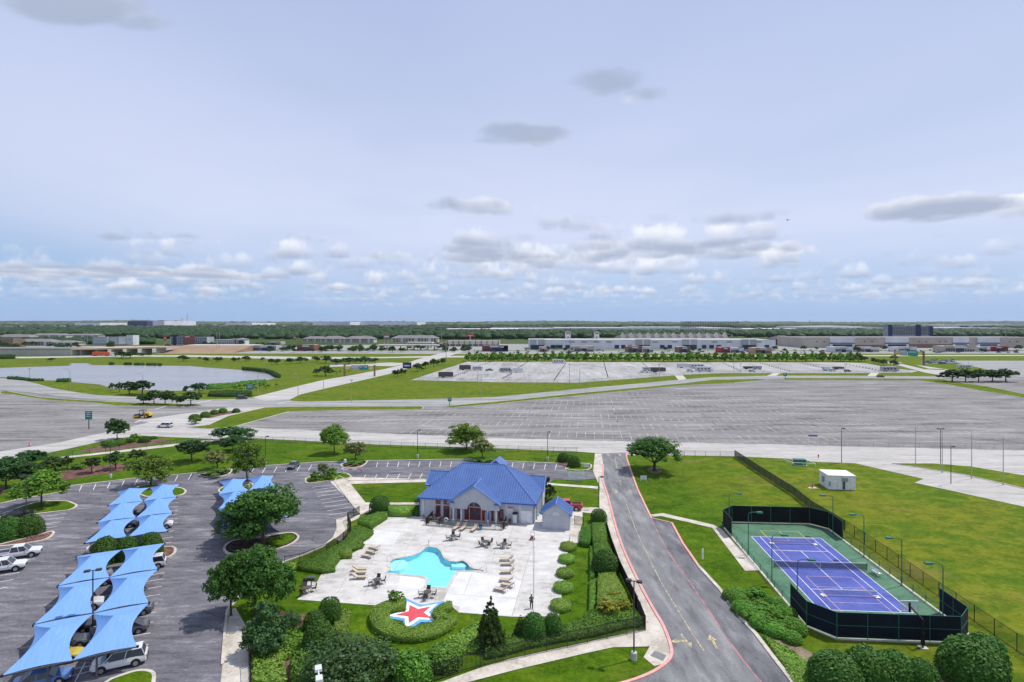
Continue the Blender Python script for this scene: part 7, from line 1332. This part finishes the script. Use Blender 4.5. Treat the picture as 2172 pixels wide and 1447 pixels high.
# netted driving range frame
nf_ = thing('driving_range_net', (0, 0, 0), 0, 'tall black netting frame of a driving range on many poles', 'net frame'); Yn = 1350
for i in range(24):
    a = atY(1444 + i*(122/23), 683, Yn + i*14); mk('pole', MB().tube((a.x, a.y, 0), (a.x, a.y, 36), .45, .3, 5), 'black_metal', nf_)
a0, a1 = atY(1444, 683, Yn), atY(1566, 683, Yn + 23*14); m, gg, b, o = newmat('range_net'); b.inputs['Base Color'].default_value = (.015, .02, .04, 1); b.inputs['Alpha'].default_value = .32
mk('net', MB().quad((a0.x, a0.y, 23), (a1.x, a1.y, 23), (a1.x, a1.y, 36), (a0.x, a0.y, 36)), 'range_net', nf_)
for z in (23, 36): mk('cable', MB().tube((a0.x, a0.y, z), (a1.x, a1.y, z), .4, n=4), 'black_metal', nf_)
# hotels and apartments at left and centre
bld('grey_hotel', 'I1', 1065, 1460, 392, 298, 18, 'four storey grey hotel left of the brick one', 'panel_grey', 'flat', 'roof_pale', wins=((.03, .40, .2, .95, 11, 4, 'panel_white'), (.52, .72, .2, .95, 6, 4, 'panel_white')), strips=[('white_bay', .42, .48, 0, 1.02, 'panel_white', 1.0), ('white_bay', .78, .98, 0, 1.0, 'panel_white', 1.0), ('canopy', .55, 1.05, .1, .16, 'roof_pale', 6)], Y=860, cat='hotel')
bld('hotel_tower', 'I1', 1456, 1532, 392, 280, 14, 'white stair tower at the right end of the grey hotel', 'panel_white', 'flat', 'roof_pale', strips=[('sign_panel', .35, .7, .55, .66, 'salmon', .5)], Y=858, cat='tower')
bld('brick_hotel', 'I2', 60, 485, 398, 300, 20, 'brick and grey hotel above the brown embankment', 'panel_grey', 'flat', 'roof_grey', wins=((.02, .98, .15, .92, 16, 4, dk),), strips=[('brick_bay', .38, .66, 0, 1.18, 'brick_red', 1.2), ('sign_panel', .42, .54, 1.0, 1.1, 'panel_white', 1.5), ('dark_bay', .08, .16, 0, 1.05, 'window_navy', 1.0), ('grey_roof', .23, .37, .9, 1.2, 'roof_grey', .9)], Y=850, cat='hotel')
bld('white_hotel', 'I2', 600, 800, 395, 328, 18, 'long white hotel wing right of the brick hotel', 'panel_white', 'flat', 'roof_pale', wins=((.03, .97, .2, .9, 9, 3, dk),), Y=850, cat='hotel')
bld('white_hotel', 'I2', 800, 892, 395, 310, 22, 'white hotel block with brick corner and grey roof', 'panel_white', 'hip', 'roof_grey', wins=((.1, .9, .15, .9, 4, 3, dk),), strips=[('brick_bay', .0, .2, 0, 1, 'brick_red', .6)], Y=849, cat='hotel', rz=.2)
bld('brown_block', 'I1', -200, 148, 425, 322, 20, 'plain brown grey block at the left edge', 'brick_brown', 'flat', 'roof_grey', wins=((.55, .65, .3, .85, 1, 3, dk),), Y=790)
AP = [('I1', -60, 345, 335, 268, 'apartment block with grey roof at far left', 1050), ('I1', 160, 600, 402, 322, 'cream apartment block behind the left highway wall', 850), ('I1', 600, 865, 402, 340, 'lower apartment block right of the cream one', 850), ('I1', 345, 760, 310, 258, 'rear apartment roofs behind the cream block, left', 1250), ('I1', 740, 1130, 300, 262, 'rear apartment roofs behind the cream block, right', 1300), ('I3', 165, 505, 358, 288, 'apartment block with grey roof left of the dark pylon sign', 960), ('I3', -110, 165, 352, 288, 'apartment block further left of the dark pylon sign', 960), ('I3', 705, 1240, 352, 280, 'long apartment block with grey roof right of the dark pylon', 980), ('I2', 1580, 1850, 348, 292, 'apartment block beside the white water tower', 1000), ('I2', 960, 1110, 320, 298, 'small roof among the trees right of the white hotel', 1250)]
for k, x0, x1, yb, yt, lb, Yd in AP: bld('apartment_block', k, x0, x1, yb, yt, 22, lb, 'panel_cream', 'hip', 'roof_grey', wins=((.03, .97, .08, .95, 14, 3, dk),), Y=Yd, rz=.42, group='apartment blocks', strips=[('bay', .2, .26, 0, 1.1, 'panel_white', 1), ('bay', .5, .56, 0, 1.1, 'panel_white', 1), ('bay', .8, .86, 0, 1.1, 'panel_white', 1)])
WR = [('I3', 1195, 2172, 250, 207, 2150, 'long white warehouse left of the far warehouses'), ('I4', -60, 680, 245, 200, 2300, 'white warehouse above the outlet left wing'), ('I4', 700, 1560, 235, 192, 2450, 'bluish white warehouse above the outlet centre'), ('I4', 1570, 2560, 240, 186, 2600, 'white warehouse behind the driving range'), ('I5', 580, 940, 245, 196, 2350, 'cream warehouse right of the driving range'), ('I5', 1000, 1720, 238, 205, 2450, 'long low warehouse centre right'), ('I5', 1640, 2172, 240, 180, 2700, 'pale warehouse left of the tower hotel'), ('I6', -60, 300, 235, 172, 3000, 'far pale warehouse left of the tower hotel'), ('I6', 200, 610, 250, 186, 2500, 'long warehouse touching the tower hotel'), ('I6', 1118, 1800, 240, 192, 2450, 'long warehouse right of the tower hotel'), ('I6', 1250, 1700, 190, 160, 3600, 'higher far warehouse right of the tower hotel'), ('I6', 1750, 2172, 240, 195, 2400, 'warehouse at the right edge'), ('I6', 1880, 2300, 180, 152, 3800, 'farthest warehouse at the right edge'), ('I1', 1695, 1892, 155, 113, 3900, 'cream distribution building on the left skyline'), ('I1', 860, 1150, 158, 137, 4300, 'low white roof far left'), ('I2', 700, 1000, 152, 136, 4600, 'white roof strip on the left horizon'), ('I2', 1700, 2130, 150, 125, 4600, 'white roof strip left of centre horizon'), ('I3', 330, 1000, 152, 127, 4900, 'white roof strip on the centre horizon')]
for k, x0, x1, yb, yt, Yd, lb in WR: bld('warehouse', k, x0, x1, yb, yt, Yd*.10, lb, 'ware_white', 'flat', 'ware_white', wins=((.02, .98, .05, .35, 16, 1, 'panel_grey'),) if Yd < 3000 else (), Y=Yd, cat='warehouse', group='far warehouses')
bld('glass_office', 'I1', 1465, 1692, 158, 116, 60, 'blue glass office block on the left skyline', 'navy', 'flat', 'panel_cream', wins=((.02, .98, .1, .9, 12, 3, 'window_navy'),), Y=3700, strips=[('side_pier', 0, .03, 0, 1, 'panel_cream', 2)])
# highway wall, bridge, embankment, truck
hw_ = thing('highway_wall', (0, 0, 0), 0, 'long pale concrete retaining wall of the highway at left', 'wall'); a, b2 = cg('O', -300, 540), cg('O', 1130, 520); a.y = b2.y = 595; a.x = atY(-160, 0, 595).x; b2.x = atY(152, 0, 595).x
mk('wall_panel', MB().box(a.x, b2.x, 595, 640, 0, 6.6), 'wall_concrete', hw_); mk('road_deck', MB().box(a.x, b2.x, 594, 641, 6.6, 6.9), 'roof_grey', hw_); mk('parapet', MB().box(a.x, b2.x, 594, 594.5, 6.9, 7.8), 'wall_concrete', hw_)
n = 24; me = MB().box(-.12, .12, -.08, 0, 0, 6.5).mesh('wall_joint', 'panel_tan')
for i in range(n): link('wall_joint', me, hw_, (a.x + (b2.x-a.x)*(i+.5)/n, 594.99, 0))
bd_ = thing('highway_bridge', (0, 0, 0), 0, 'tan highway bridge continuing from the concrete wall', 'bridge'); x0, x1 = b2.x, atY(352, 0, 640).x
mk('deck', MB().prism([(x0, 595), (x1, 640), (x1, 662), (x0, 640)], 5.6, 7.2), 'bridge_tan', bd_)
for i in range(6): x = x0 + (x1-x0)*(i+.3)/6; y = 600 + 42*(i+.3)/6; mk('pier', MB().box(x-.8, x+.8, y, y+16, 0, 5.6), 'wall_concrete', bd_)
em = thing('embankment', (0, 0, 0), 0, 'long brown earth embankment in front of the hotels', 'embankment'); a, b2 = atY(345, 0, 650), atY(536, 0, 690)
mk('slope', MB().extr([(640, 0), (690, 6.8), (720, 6.8), (730, 0)], a.x, b2.x, 'x'), 'soil_bank', em); mk('top_road', MB().box(a.x, b2.x, 691, 719, 6.81, 6.9), 'roof_pale', em)
tr = thing('articulated_lorry', atY(226, 0, 588) * 1.0, 0, 'orange container lorry driving along the left frontage road', 'lorry'); tr.location.z = 0; tr.location.x = atY(197, 0, 588).x
mk('container', MB().box(0, 17.5, -1.3, 1.3, 1.2, 4.2), 'orange', tr); cbn = mk('cab', MB().box(18.2, 21.5, -1.25, 1.25, .6, 3.6, taper=.12), 'panel_white', tr); mk('windscreen', MB().box(21.38, 21.46, -1.0, 1.0, 2.0, 3.2), 'car_glass', cbn); mk('chassis', MB().box(0, 21, -.9, .9, .7, 1.15), 'car_trim', tr)
for x in (1.5, 3, 14, 15.5, 20.5):
    for s in (-1, 1): mk('wheel', MB().tube((x, s*1.0, .5), (x, s*1.3, .5), .5, n=12), 'tyre', tr)
# pylons, masts, tower signs
def polesign(k, x, yb, yt, pw, ph, label, mat, name='pylon_sign', poles=1, Y=None, pmat='grey_metal'):
    o = CROPS[k]; Yd = Y or F*H/(o[1]+yb*o[2]-HY); q = atY(o[0]+x*o[2], 0, Yd); h = H-(o[1]+yt*o[2]-HY)*Yd/F; r = thing(name, (q.x, Yd, 0), 0, label, 'sign' if ph else 'mast')
    for s in ((-.3, .3) if poles == 2 else (0,)): mk('pole', MB().tube((s*pw, 0, 0), (s*pw, 0, h-ph*.5), max(.25, pw*.05), n=6), pmat, r)
    if ph: pn = mk('panel', MB().box(-pw/2, pw/2, -.4, .4, h-ph, h), mat, r); mk('lettering', MB().box(-pw*.35, pw*.35, -.46, -.41, h-ph*.6, h-ph*.4), 'panel_white', pn)
    return r
polesign('I3', 1615, 330, 265, 11, 4.5, 'red oval pylon sign on a white pole', 'panel_red', Y=900, pmat='panel_white'); polesign('I3', 652, 372, 258, 9, 9, 'dark brown pylon sign with orange emblem', 'brick_brown', Y=830, poles=2); polesign('I3', 888, 660, 592, 6.5, 4.8, 'dark blue panel sign beside the avenue', 'navy'); polesign('I1', 1900, 405, 288, 3.5, 6, 'tall red topped pylon at left', 'panel_red', Y=780); polesign('I2', 1492, 362, 275, 3.5, 8, 'slim red pylon sign above the retail trees', 'brick_red', Y=860)
for a in (('I2', 1715, 475, 250, 'tall white pole by the red diner'), ('I1', 970, 395, 238, 'left of two tall green poles by the grey hotel'), ('I1', 1007, 395, 242, 'right of two tall green poles by the grey hotel'), ('I2', 597, 470, 240, 'left of two tall poles before the white hotel'), ('I2', 625, 470, 245, 'right of two tall poles before the white hotel'), ('I4', 866, 480, 262, 'tall lamp mast before the outlet left wing'), ('I5', 550, 470, 335, 'tall lamp mast before the outlet right part'), ('I6', 205, 480, 215, 'tall lamp mast before the right retail store'), ('I6', 1962, 470, 180, 'tallest lamp mast at the right edge'), ('I3', 1285, 400, 230, 'tall lamp mast at the avenue end'), ('I3', 1337, 570, 365, 'dark pole beside the avenue far end'), ('I3', 1665, 545, 440, 'dark pole left of the cypress row')): polesign(a[0], a[1], a[2], a[3], 3, 0, a[4], 'grey_metal', 'tall_mast')
# sign gantries
def gantry(A, B, h, panels, label):
    r = thing('sign_gantry', A, math.atan2(B.y-A.y, B.x-A.x), label, 'sign gantry'); w = (B-A).length
    for x in (0, w): mk('upright', MB().box(x-.3, x+.3, -.9, -.4, 0, h).box(x-.3, x+.3, .4, .9, 0, h), 'brick_brown', r)
    mk('truss', MB().box(0, w, -.5, -.3, h-1.3, h-1.0).box(0, w, .3, .5, h-1.3, h-1.0).box(0, w, -.5, -.3, h-2.4, h-2.1), 'grey_metal', r)
    for (f0, f1, z0, z1, mt) in panels:
        pn = mk('sign_panel', MB().box(f0*w, f1*w, -.75, -.55, h-z0, h-z1), mt, r); mk('lettering', MB().box((f0+.02)*w, (f1-.03)*w, -.78, -.755, h-z1-.9, h-z1-.6).box((f0+.03)*w, (f1-.05)*w, -.78, -.755, h-z1-1.6, h-z1-1.3), 'panel_white', pn)
PM('gantry_yellow', (.62, .48, .04), .5); PM('gantry_blue', (.03, .16, .30), .5); PM('gantry_green', (.01, .30, .22), .5)
gantry(cg('I3', 168, 748), cg('I3', 513, 752), 7.4, ((.02, .20, 2.9, .9, 'gantry_yellow'), (.24, .50, 3.2, .3, 'panel_grey'), (.51, .64, 3.2, .3, 'gantry_blue'), (.65, .80, 3.4, .1, 'gantry_green'), (.83, .98, 2.9, 1.0, 'gantry_yellow')), 'overhead sign gantry across the avenue with coloured panels')
gantry(cg('N', 270, 560), cg('N', 690, 590), 11.5, ((.0, .16, 4.2, 1.0, 'gantry_yellow'), (.17, .45, 4.6, .2, 'panel_grey'), (.48, .82, 4.6, .2, 'gantry_green'), (.84, 1.0, 3.2, 1.0, 'gantry_yellow')), 'overhead sign gantry at the right with green and yellow panels')
# ------------------------------------------------------------------ caravans, trailers, coach
def bigvehicle(kind, k, x0, x1, yb, label, mat='panel_white', hgt=3.2, wid=2.5, rot=0.0):
    a, b2 = cg(k, x0, yb), cg(k, x1, yb); L_ = (b2-a).length; r = thing(kind, (a+b2)/2, rot, label, kind.replace('_', ' '), None); hl_ = L_/2
    mk('body', MB().box(-hl_, hl_ if kind != 'motorhome' else hl_-1.2, -wid/2, wid/2, .55, hgt), mat, r)
    mk('roof', MB().box(-hl_+.2, hl_-1.5, -wid/2+.15, wid/2-.15, hgt, hgt+.12), 'roof_pale' if mat != 'roof_dark' else 'roof_dark', r)
    if kind in ('motorhome', 'coach'):
        if kind == 'motorhome': mk('cab', MB().box(hl_-1.3, hl_, -wid/2+.1, wid/2-.1, .5, hgt*.66, taper=.1), mat, r)
        mk('windscreen', MB().box(hl_-.14, hl_+.02, -wid/2+.3, wid/2-.3, hgt*.42, hgt*.62), 'car_glass', r)
    if kind != 'box_trailer':
        for i in range(4): mk('window', MB().box(-hl_+L_*(.1+.2*i), -hl_+L_*(.22+.2*i), -wid/2-.03, -wid/2+.01, hgt*.5, hgt*.75), 'car_glass', r)
        mk('stripe', MB().box(-hl_+.1, hl_-1.4, -wid/2-.02, -wid/2-.004, hgt*.3, hgt*.38), 'roof_dark', r); mk('door', MB().box(hl_*.2, hl_*.2+.8, -wid/2-.035, -wid/2-.005, .6, hgt*.72), 'panel_grey', r)
    else: mk('hitch', MB().box(hl_, hl_+1.2, -.1, .1, .45, .6), 'car_trim', r); mk('rear_door', MB().box(-hl_-.03, -hl_-.003, -wid/2+.15, wid/2-.15, .65, hgt-.1), 'panel_grey', r)
    for x in ((-hl_*.45, -hl_*.25) if kind == 'box_trailer' else (-hl_*.5, hl_*.62)):
        for s in (-1, 1): mk('wheel', MB().tube((x, s*(wid/2-.3), .42), (x, s*(wid/2-.02), .42), .42, n=10), 'tyre', r)
    return r
for a in (('box_trailer', 'I3', 1250, 1418, 765, 'long dark grey box trailer at the near left of the caravan lot', 'roof_dark', 3.4), ('box_trailer', 'I3', 1490, 1620, 680, 'dark enclosed trailer in the second row of the caravan lot', 'roof_dark', 3.6), ('caravan', 'I3', 1640, 1760, 682, 'black and white caravan beside the dark enclosed trailer', 'panel_white', 3.0), ('motorhome', 'I3', 1955, 2100, 705, 'silver motorhome in the left of the caravan lot', 'panel_grey', 3.3), ('box_trailer', 'I4', 205, 320, 706, 'white box trailer behind the silver motorhome', 'panel_white', 3.0), ('motorhome', 'I4', 662, 808, 602, 'white motorhome at the back edge of the caravan lot', 'panel_white', 3.4), ('box_trailer', 'I4', 1790, 1962, 702, 'black trailer in the dark cluster of the caravan lot', 'roof_dark', 3.2), ('caravan', 'I4', 1700, 1790, 690, 'white caravan in the dark cluster of the caravan lot', 'panel_white', 3.0), ('box_trailer', 'I5', 202, 330, 655, 'white box trailer left of the white motorhomes', 'panel_white', 3.4), ('motorhome', 'I5', 340, 520, 662, 'farther of two white motorhomes in the caravan lot', 'panel_white', 3.6), ('motorhome', 'I5', 405, 605, 700, 'nearer of two white motorhomes in the caravan lot', 'panel_white', 3.6), ('box_trailer', 'I5', 960, 1060, 668, 'low black trailer right of the white motorhomes', 'roof_dark', 2.0), ('caravan', 'I5', 1070, 1165, 672, 'small caravan right of the low black trailer', 'panel_grey', 2.6), ('box_trailer', 'I5', 1880, 1960, 685, 'white trailer in the right cluster of the caravan lot', 'panel_white', 2.6), ('box_trailer', 'I5', 1990, 2110, 672, 'dark boat trailer in the right cluster of the caravan lot', 'roof_dark', 1.9), ('coach', 'I6', 525, 722, 697, 'black and white coach at the right end of the caravan lot', 'panel_grey', 3.6), ('coach', 'N', 1190, 1390, 642, 'white bus parked in the storage yard', 'panel_white', 3.0)):
    bigvehicle(*a)
for sh_, cl_, k, x, y, lb in (('pickup', 'grey', 'I3', 1835, 690, 'grey pickup left of the silver motorhome'), ('suv', 'white', 'I5', 345, 697, 'white car in front of the white motorhomes'), ('pickup', 'white', 'I4', 1720, 708, 'white pickup at the dark cluster'), ('suv', 'white', 'I5', 1060, 702, 'white car before the low black trailer'), ('suv', 'white', 'I5', 1985, 694, 'white car in the right cluster'), ('suv', 'grey', 'I6', 140, 700, 'grey car right of the right cluster'), ('pickup', 'silver', 'I4', 90, 690, 'silver pickup by the white box trailer')): car(sh_, cl_, cg(k, x, y), R(3), lb)
pmesh = MB().box(-.28, .28, -.28, .28, 0, .75, taper=.1).mesh('divider_block', 'dark_grey_metal')
for DR_, (k, (xa, ya), (xb, yb), n) in enumerate((('I3', (1440, 748), (1610, 690), 9), ('I3', (1700, 640), (1850, 590), 9), ('I3', (1990, 780), (2090, 730), 8), ('I4', (90, 780), (190, 720), 8), ('I4', (260, 660), (370, 598), 10), ('I4', (685, 795), (815, 605), 20), ('I4', (1255, 600), (1300, 765), 18), ('I4', (1700, 605), (1860, 730), 14), ('I5', (730, 605), (920, 690), 11), ('I5', (1155, 605), (1490, 695), 14), ('I5', (1640, 600), (1860, 655), 8), ('I6', (130, 615), (500, 690), 11)), 1):
    for i in range(n): o = link('divider_block', pmesh, None, cg(k, xa+(xb-xa)*i/(n-1), ya+(yb-ya)*i/(n-1))); tag(o, '%s dark block in the %s divider row of the caravan lot from left' % (nth(i+1), nth(DR_)), 'divider block', 'caravan lot divider blocks')
# bay lines of the caravan lot
segs = []; RW_ = Gs(RVL)
for i in range(-40, 120):
    x = -60 + i*3.4
    for y0 in (345, 380, 415, 450, 480):
        a, b2 = Vector((x, y0, 0)), Vector((x, y0 + 26, 0))
        if inside(a, RW_) and inside(b2, RW_) and i % 4 == 0: segs.append((a, b2))
mk('bay_joints', seglines(MB(), segs, .22, .022), 'lot_paving', rvlot)
# retail cars and small trees
rnd = random.Random(21); cars = ['white', 'silver', 'grey', 'black', 'red', 'blue', 'tan', 'navy']
bmesh_ = {}
def minicar(p, colr, rot, label, grp):
    if colr not in bmesh_:
        bmesh_[colr] = (MB().box(-2.3, 2.3, -.9, .9, .3, .95, taper=.1).mesh('body', 'paint_' + colr), MB().box(-1.6, 1.0, -.8, .8, .9, 1.5, taper=.3).mesh('cabin', 'car_glass'), MB().box(-1.25, .65, -.5, .5, 1.505, 1.54).mesh('roof', 'paint_' + colr))
    r = thing('parked_car', (p[0], p[1], .02), rot, label, 'car', grp)
    for nm, me in zip(('body', 'cabin', 'roof'), bmesh_[colr]): link(nm, me, r)
for i in range(190):
    px_i = rnd.uniform(985, 2160) if i > 45 else rnd.uniform(560, 985); py_i = rnd.choice((747.2, 745.4, 743.8, 749.0)) + rnd.uniform(-.3, .3)
    if px_i < 985: py_i = rnd.choice((742.5, 744, 745.5))
    cl_ = rnd.choice(cars[:4] + cars); minicar(G((px_i, py_i)), cl_, rnd.choice((0, 1.57, 1.2)), 'small %s car parked in the retail lots beyond the cypress row' % cl_, 'retail lot cars')
for i in range(40):
    q = cg('N', rnd.uniform(700, 1160), rnd.uniform(520, 575)); cl_ = rnd.choice(('white', 'white', 'silver', 'navy')); minicar(q, cl_, rnd.uniform(-.3, .3), 'small %s car in the storage yard rows' % cl_, 'storage yard cars')
for i in range(110):
    px_i = rnd.uniform(560, 2170) if i < 46 else rnd.uniform(560, 1000); q = G((px_i, rnd.uniform(740.5, 748))); name, tm, cm = PROTO['mid%d' % (i % 3)]; r = thing('car_park_tree', (q.x, q.y, 0), i, 'small green tree among the parked cars of the retail lots', 'tree', 'retail lot trees'); s_ = rnd.uniform(5, 9); r.scale = (s_, s_, s_*.8); link('trunk', tm, r); link('crown', cm, r)
for i in range(34):
    q = G((rnd.uniform(-40, 560), rnd.uniform(733, 742.5))); name, tm, cm = PROTO['mid%d' % (i % 3)]; r = thing('roadside_tree', (q.x, q.y, 0), i, 'small green tree around the hotels and apartments at left', 'tree', 'hotel trees'); s_ = rnd.uniform(6, 11); r.scale = (s_, s_, s_*.8); link('trunk', tm, r); link('crown', cm, r)
# ------------------------------------------------------------------ woods and hills
def ico():
    bm = bmesh.new(); bmesh.ops.create_icosphere(bm, subdivisions=2, radius=1); v = np.array([x.co[:] for x in bm.verts]); f = [[q.index for q in x.verts] for x in bm.faces]; bm.free(); return v, np.array(f)
IV, IF_ = ico()
def blobs(name, pts, seed, mat='leaf_far'):
    rng = np.random.default_rng(seed); n = len(pts); P_ = np.array(pts)
    base = IV.copy(); keep = base[:, 2] > -.75
    disp = 1 + rng.normal(size=(n, len(base)))*.13
    v = base[None]*disp[..., None]*P_[:, None, 3:6]; v[..., 2] += P_[:, None, 2]; v[..., 0] += P_[:, None, 0]; v[..., 1] += P_[:, None, 1]
    f = (IF_[None] + (np.arange(n)*len(base))[:, None, None]).reshape(-1, 3)
    me = bpy.data.meshes.new(name); me.vertices.add(n*len(base)); me.vertices.foreach_set('co', v.reshape(-1).astype(np.float32)); me.loops.add(f.size); me.loops.foreach_set('vertex_index', f.ravel()); me.polygons.add(len(f)); me.polygons.foreach_set('loop_start', np.arange(0, f.size, 3)); me.update(calc_edges=True); me.materials.append(MATS[mat])
    return link(name, me)
rng = np.random.default_rng(77)
def wood(x0, x1, Y0, Y1, n, size, hgt):
    out = []
    for i in range(n):
        Y = rng.uniform(Y0, Y1); px_i = rng.uniform(x0, x1); s = size*rng.uniform(.6, 1.3); out.append(((px_i-CX)/F*Y, Y, hgt*rng.uniform(.35, .55), s, s, hgt*rng.uniform(.45, .75)))
    return out
w1 = wood(-150, 560, 1330, 2700, 1500, 11, 11) + wood(300, 1250, 1150, 2000, 1300, 10, 10) + wood(400, 950, 1900, 2700, 500, 12, 11) + wood(1100, 1900, 1280, 1900, 800, 10, 10) + wood(1600, 2330, 1300, 2200, 1200, 11, 10) + wood(-150, 320, 880, 1020, 260, 8, 8) + wood(900, 1240, 1180, 1500, 250, 10, 12)
tag(blobs('woodland', w1, 1), 'broad belt of green woods behind the retail buildings', 'woods', kind='stuff')
w2 = wood(-250, 2420, 3300, 6500, 1500, 26, 12) + wood(-250, 1300, 2700, 3800, 700, 20, 11)
tag(blobs('far_woodland', w2, 2), 'distant scattered woods towards the horizon', 'woods', kind='stuff')
# subdivision roofs, brownish bands
for k, pts in (('I1', ((-300, 165), (500, 160), (1200, 168), (2172, 172), (2172, 205), (900, 208), (-300, 200))), ('I2', ((-50, 175), (900, 165), (2172, 150), (2172, 185), (800, 205), (-50, 200))), ('I3', ((0, 150), (700, 160), (1100, 185), (1000, 200), (0, 200)))):
    sheet('housing_district', [cg(k, x, y) for x, y in pts], .3 + .1*len(k), 'far_roofs')
hsz = MB().extr([(-5, 0), (5, 0), (5, 4), (0, 7), (-5, 4)], -8, 8, 'y').mesh('wall', 'brick_brown')
hroof = roofmesh([((-5.6, -8.5, 3.7), (-5.6, 8.5, 3.7), (0, 8.5, 7.4), (0, -8.5, 7.4)), ((0, -8.5, 7.4), (0, 8.5, 7.4), (5.6, 8.5, 3.7), (5.6, -8.5, 3.7))], .2).mesh('roof', 'roof_grey')
for i in range(150):
    q = G((rnd.uniform(-60, 900), rnd.uniform(690.5, 696.5))); r = thing('suburban_house', (q.x, q.y, 0), rnd.uniform(0, 3), 'tiny grey roofed house in the distant suburbs at left', 'house', 'distant suburban houses', rnd.uniform(1.2, 1.9)); link('wall', hsz, r); link('roof', hroof, r)
N1, N2 = 130, 14; vs = []; fs = []
for j in range(N2):
    Y = 6200 + 8000*(j/(N2-1)); t = j/(N2-1)
    for i in range(N1):
        X = -15000 + 30000*i/(N1-1); a = X/Y
        pr_ = 1.2 + 1.6*math.exp(-((a+.7)/.35)**2) + .9*math.sin(a*7 + 1) + .7*math.sin(a*17) + .4*math.sin(a*41 + j) - .9*(1 if a > .5 else 0)*(a-.5)
        zz = (H + max(-.2, pr_ - .6)*Y/F)*min(1, t*1.6)**1.3*(.82 + .18*math.sin(X*.0011 + j*1.7)) if j < N2-1 else 0
        vs.append((X, Y, max(0, zz) if j else -.5))
for j in range(N2-1):
    for i in range(N1-1): a = j*N1+i; fs.append((a, a+1, a+N1+1, a+N1))
mb = MB(); mb.add(vs, fs); o = mk('hills', mb, 'far_land', sm=True); o['kind'] = 'structure'
hv = vs
tops = []
for i in range(900):
    j = rng.integers(4, N2-2); k = rng.integers(2, N1-2); v0 = hv[j*N1+k]; s = rng.uniform(25, 60); tops.append((v0[0]+rng.uniform(-110, 110), v0[1]+rng.uniform(-200, 200), v0[2]-3, s, s, rng.uniform(7, 13)))
tag(blobs('hill_woodland', tops, 3), 'tiny wooded patches on the far hills', 'woods', kind='stuff')
for i in range(70):
    j = int(rng.integers(2, N2-4)); k = int(rng.integers(20, N1-20)); v0 = hv[j*N1+k]; r = thing('distant_building', (v0[0], v0[1], v0[2]-2), 0, 'tiny pale building on the far hills', 'building', 'distant hill buildings'); w = rng.uniform(20, 60); hh = rng.uniform(9, 15); mk('wall', MB().box(-w/2, w/2, 0, 20, 0, hh), 'panel_white', r); mk('roof', MB().box(-w/2-1, w/2+1, -1, 21, hh, hh+1.5), 'roof_pale', r)
for px_i, tp, lb in ((397, 666, 'tall thin radio mast on the left horizon'), (386, 676, 'short antenna tower on the left horizon'), (858, 679, 'small tower on the centre horizon'), (1718, 680, 'water tower on the right horizon'), (1997, 682, 'pale water tower above the warehouses at right')):
    q = atY(px_i, tp, 7000); r = thing('radio_mast', (q.x, 7000, 0), 0, lb, 'mast'); mk('mast', MB().tube((0, 0, 0), (0, 0, q.z), 3.0, 2.0, 6), 'dark_grey_metal', r)
    if 'water' in lb or 'antenna' in lb: mk('tank', MB().lathe([(4, q.z-8), (12, q.z-4), (12, q.z+4), (3, q.z+7)], 10), 'panel_white', r)
brd = thing('bird', atY(1671, 467, 120), R(20), 'tiny dark bird gliding in the right sky', 'bird'); bm_ = MB(); bm_.add([(0, .25, .03), (.05, .0, .04), (0, -.3, .0), (-.05, 0, .04)], [(0, 1, 2, 3)]); mk('body', MB().lathe([(.01, -.28), (.06, -.1), (.07, .08), (.01, .26)], 8), 'bronze', brd)
for s in (-1, 1): mk('wing', MB().add([(0, .08, 0), (0, -.1, 0), (s*.35, -.05, .12), (s*.75, -.18, .02), (s*.38, .1, .13), (0, .08, .02), (0, -.1, .02), (s*.35, -.05, .14), (s*.75, -.18, .035), (s*.38, .1, .15)], [(0, 1, 2, 3, 4), (9, 8, 7, 6, 5), (1, 6, 7, 2), (2, 7, 8, 3), (3, 8, 9, 4), (4, 9, 5, 0)]), 'bronze', brd)
# ------------------------------------------------------------------ air
m = bpy.data.materials.new('air'); m.use_nodes = True; t = m.node_tree; t.nodes.clear(); pv = t.nodes.new('ShaderNodeVolumePrincipled'); oo = t.nodes.new('ShaderNodeOutputMaterial'); t.links.new(pv.outputs[0], oo.inputs['Volume'])
pv.inputs['Color'].default_value = (.78, .87, 1.0, 1); pv.inputs['Density'].default_value = 2.2e-5; pv.inputs['Anisotropy'].default_value = .2
MATS['air'] = m; hz = mk('haze', MB().box(-16500, 16500, -600, 15500, -3, 130), 'air'); hz['kind'] = 'stuff'; hz['label'] = 'thin bluish haze over the distance'
